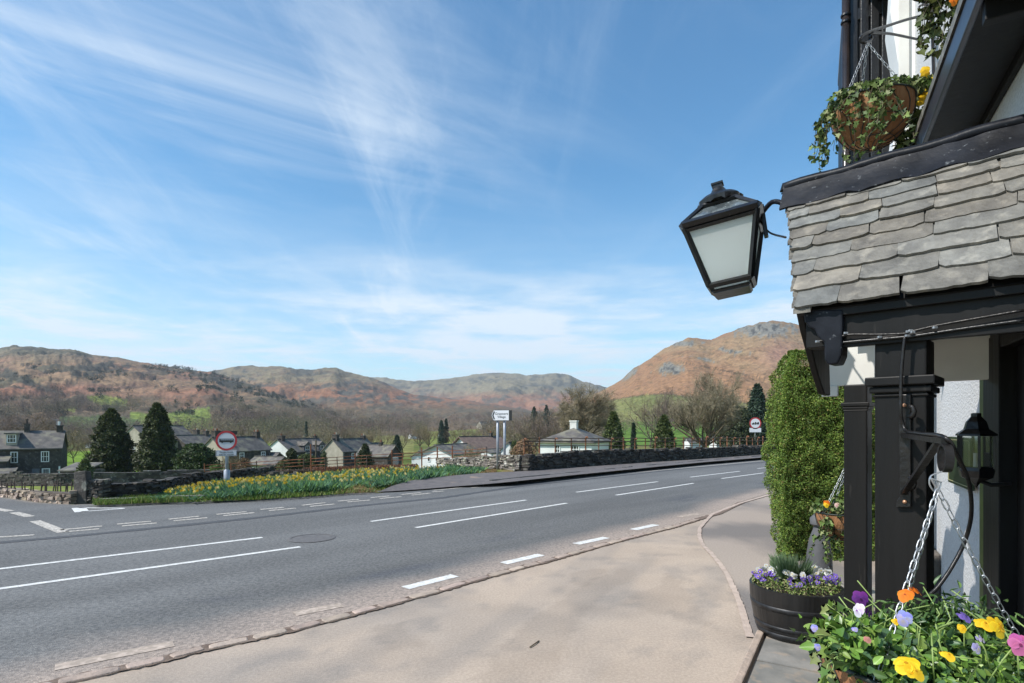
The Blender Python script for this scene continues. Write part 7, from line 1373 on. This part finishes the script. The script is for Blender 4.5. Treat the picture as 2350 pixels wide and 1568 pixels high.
cl = [(-.16, .04), (-.08, -.06), (.18, .05), (.12, .10), (.23, .0), (-.05, -.10), (-.18, .12)]; pts = [(cx_ + rgn.gauss(0, .035), cy_ + rgn.gauss(0, .03), H + .10 + rgn.uniform(-.02, .02)) for cx_, cy_ in cl for _ in range(8)]; scatter(protoW, pts, 1.1)
# bollard, small basket behind, clipped yew hedge
bp = P(1880, 1300, 5.2); mb = MB(); zb = lambda py: EYE - (py - HY) / F * 5.2; mb.lathe([(.115, 0), (.112, .25), (.105, zb(1275)), (.085, zb(1240)), (.055, zb(1218)), (.045, zb(1208)), (.075, zb(1203)), (.078, zb(1190)), (.04, zb(1180)), (0, zb(1178))], 24, c=(bp.x, bp.y, 0)); o = mb.build('stone_bollard', M['pot'], smooth=True); auto_smooth(o, 50); tag(o, 'grey bottle shaped stone post behind the half barrel', 'bollard')
sc_ = P(1928, 1176, 4.7); tr = [((rr_.uniform(-.17, .0), -.1, .0), (-.4, -.2, -.6), rr_.choice([5, 8, 12])) for i in range(16)]
ivy_basket('hanging_basket', 'small low basket with one orange pansy half behind the far column', sc_, .185, .23, P(1975, 1000, 4.75), 260, tr, IV, [((-.165, -.10, .085), .024, ORG), ((-.175, -.11, .075), .020, YEL), ((-.10, -.13, .075), .018, ((.7, .45, .4), (.75, .55, .5), (.3, .1, .1)))], seed=12, ls=.038)
rng = np.random.default_rng(77)
def hedge():
    t = thing('clipped_hedge', 'tall clipped yew hedge glowing yellow green beside the porch', 'hedge', (0, 0, 0)); x0, x1, y0, y1, zt = 3.20, 4.42, 6.72, 7.22, 2.49; cx_, cy_ = (x0 + x1) / 2, (y0 + y1) / 2; n = 140000; q = rng.uniform(0, 1, n); z = rng.uniform(0, zt, n)
    per = rng.uniform(0, 1, n); f = rng.choice(4, n, p=[.52, .22, .10, .16]); rd = .14
    X = np.where(f == 0, x0 + q * (x1 - x0), np.where(f == 1, x0, np.where(f == 2, x1, x0 + q * (x1 - x0)))); Y = np.where(f == 0, y0, np.where((f == 1) | (f == 2), y0 + q * (y1 - y0), y0 + per * (y1 - y0))); z = np.where(f == 3, zt, z)
    nx = np.where(f == 1, -1., np.where(f == 2, 1., 0)); ny = np.where(f == 0, -1., 0.); nz = np.where(f == 3, 1., 0.)
    # round the shoulders and taper the foot
    tp_ = np.interp(z / zt, [0, .12, .45, .75, .9, .97, 1], [-.09, -.05, .02, -.02, -.09, -.17, -.24]); X = X - np.sign(X - cx_) * np.clip(np.abs(X - cx_) - ((x1 - x0) / 2 + tp_), 0, 9); Y = Y - np.sign(Y - cy_) * np.clip(np.abs(Y - cy_) - ((y1 - y0) / 2 + tp_ * .7), 0, 9)
    grow = np.where((f == 1) | (np.abs(X - x0) < .4), tp_, 0); X = np.where(f == 1, x0 - tp_, X)
    lum = fbm((X + Y) * 2.6, z * 2.6 + 5, o=4) - .5; fine = fbm((X + Y) * 9, z * 9, o=3) - .5; off = lum * .20 + fine * .12 - rng.uniform(0, 1, n) ** 2 * .10
    X = X + nx * off; Y = Y + ny * off; z = z + nz * (off * .7); Nn = np.stack([nx, ny, nz + .5], 1); hole = (fine < -.10) | (rng.random(n) < .1)
    c_ = np.array([(.135, .22, .04), (.10, .17, .032), (.19, .28, .048), (.28, .34, .07), (.09, .14, .03), (.20, .15, .05)])[rng.choice(6, n, p=[.28, .24, .2, .12, .1, .06])]
    keep = ~((fine < -.13) & (rng.random(n) < .6)); V, Fq, Cc = leaves(np.stack([X, Y, z], 1)[keep], .026, rng, c_[keep], nrm=Nn[keep], asp=.42, jitter=.32, flat=.1); link('foliage', np_mesh('foliage', V, Fq, colors=Cc), M['leaf'], t)
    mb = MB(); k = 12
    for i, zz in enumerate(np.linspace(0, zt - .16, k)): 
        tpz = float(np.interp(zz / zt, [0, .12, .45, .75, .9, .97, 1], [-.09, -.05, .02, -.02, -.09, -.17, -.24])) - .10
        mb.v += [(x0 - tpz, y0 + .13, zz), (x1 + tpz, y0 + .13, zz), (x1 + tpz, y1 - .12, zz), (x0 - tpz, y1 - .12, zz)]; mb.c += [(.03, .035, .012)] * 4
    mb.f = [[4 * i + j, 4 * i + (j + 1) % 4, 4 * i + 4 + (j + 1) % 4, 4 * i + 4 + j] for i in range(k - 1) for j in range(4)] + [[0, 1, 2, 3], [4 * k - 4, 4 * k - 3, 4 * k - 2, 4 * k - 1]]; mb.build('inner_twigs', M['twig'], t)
hedge()
# fallen twig on the tarmac
a, b = G(1216, 1488), G(1237, 1473); tw_ = MB().tube([a + Vector((0, 0, .008)), a.lerp(b, .5) + Vector((.003, 0, .010)), b + Vector((0, 0, .007))], .005, 5).build('twig', M['bark']); tag(tw_, 'short dark twig lying on the tan tarmac', 'twig')
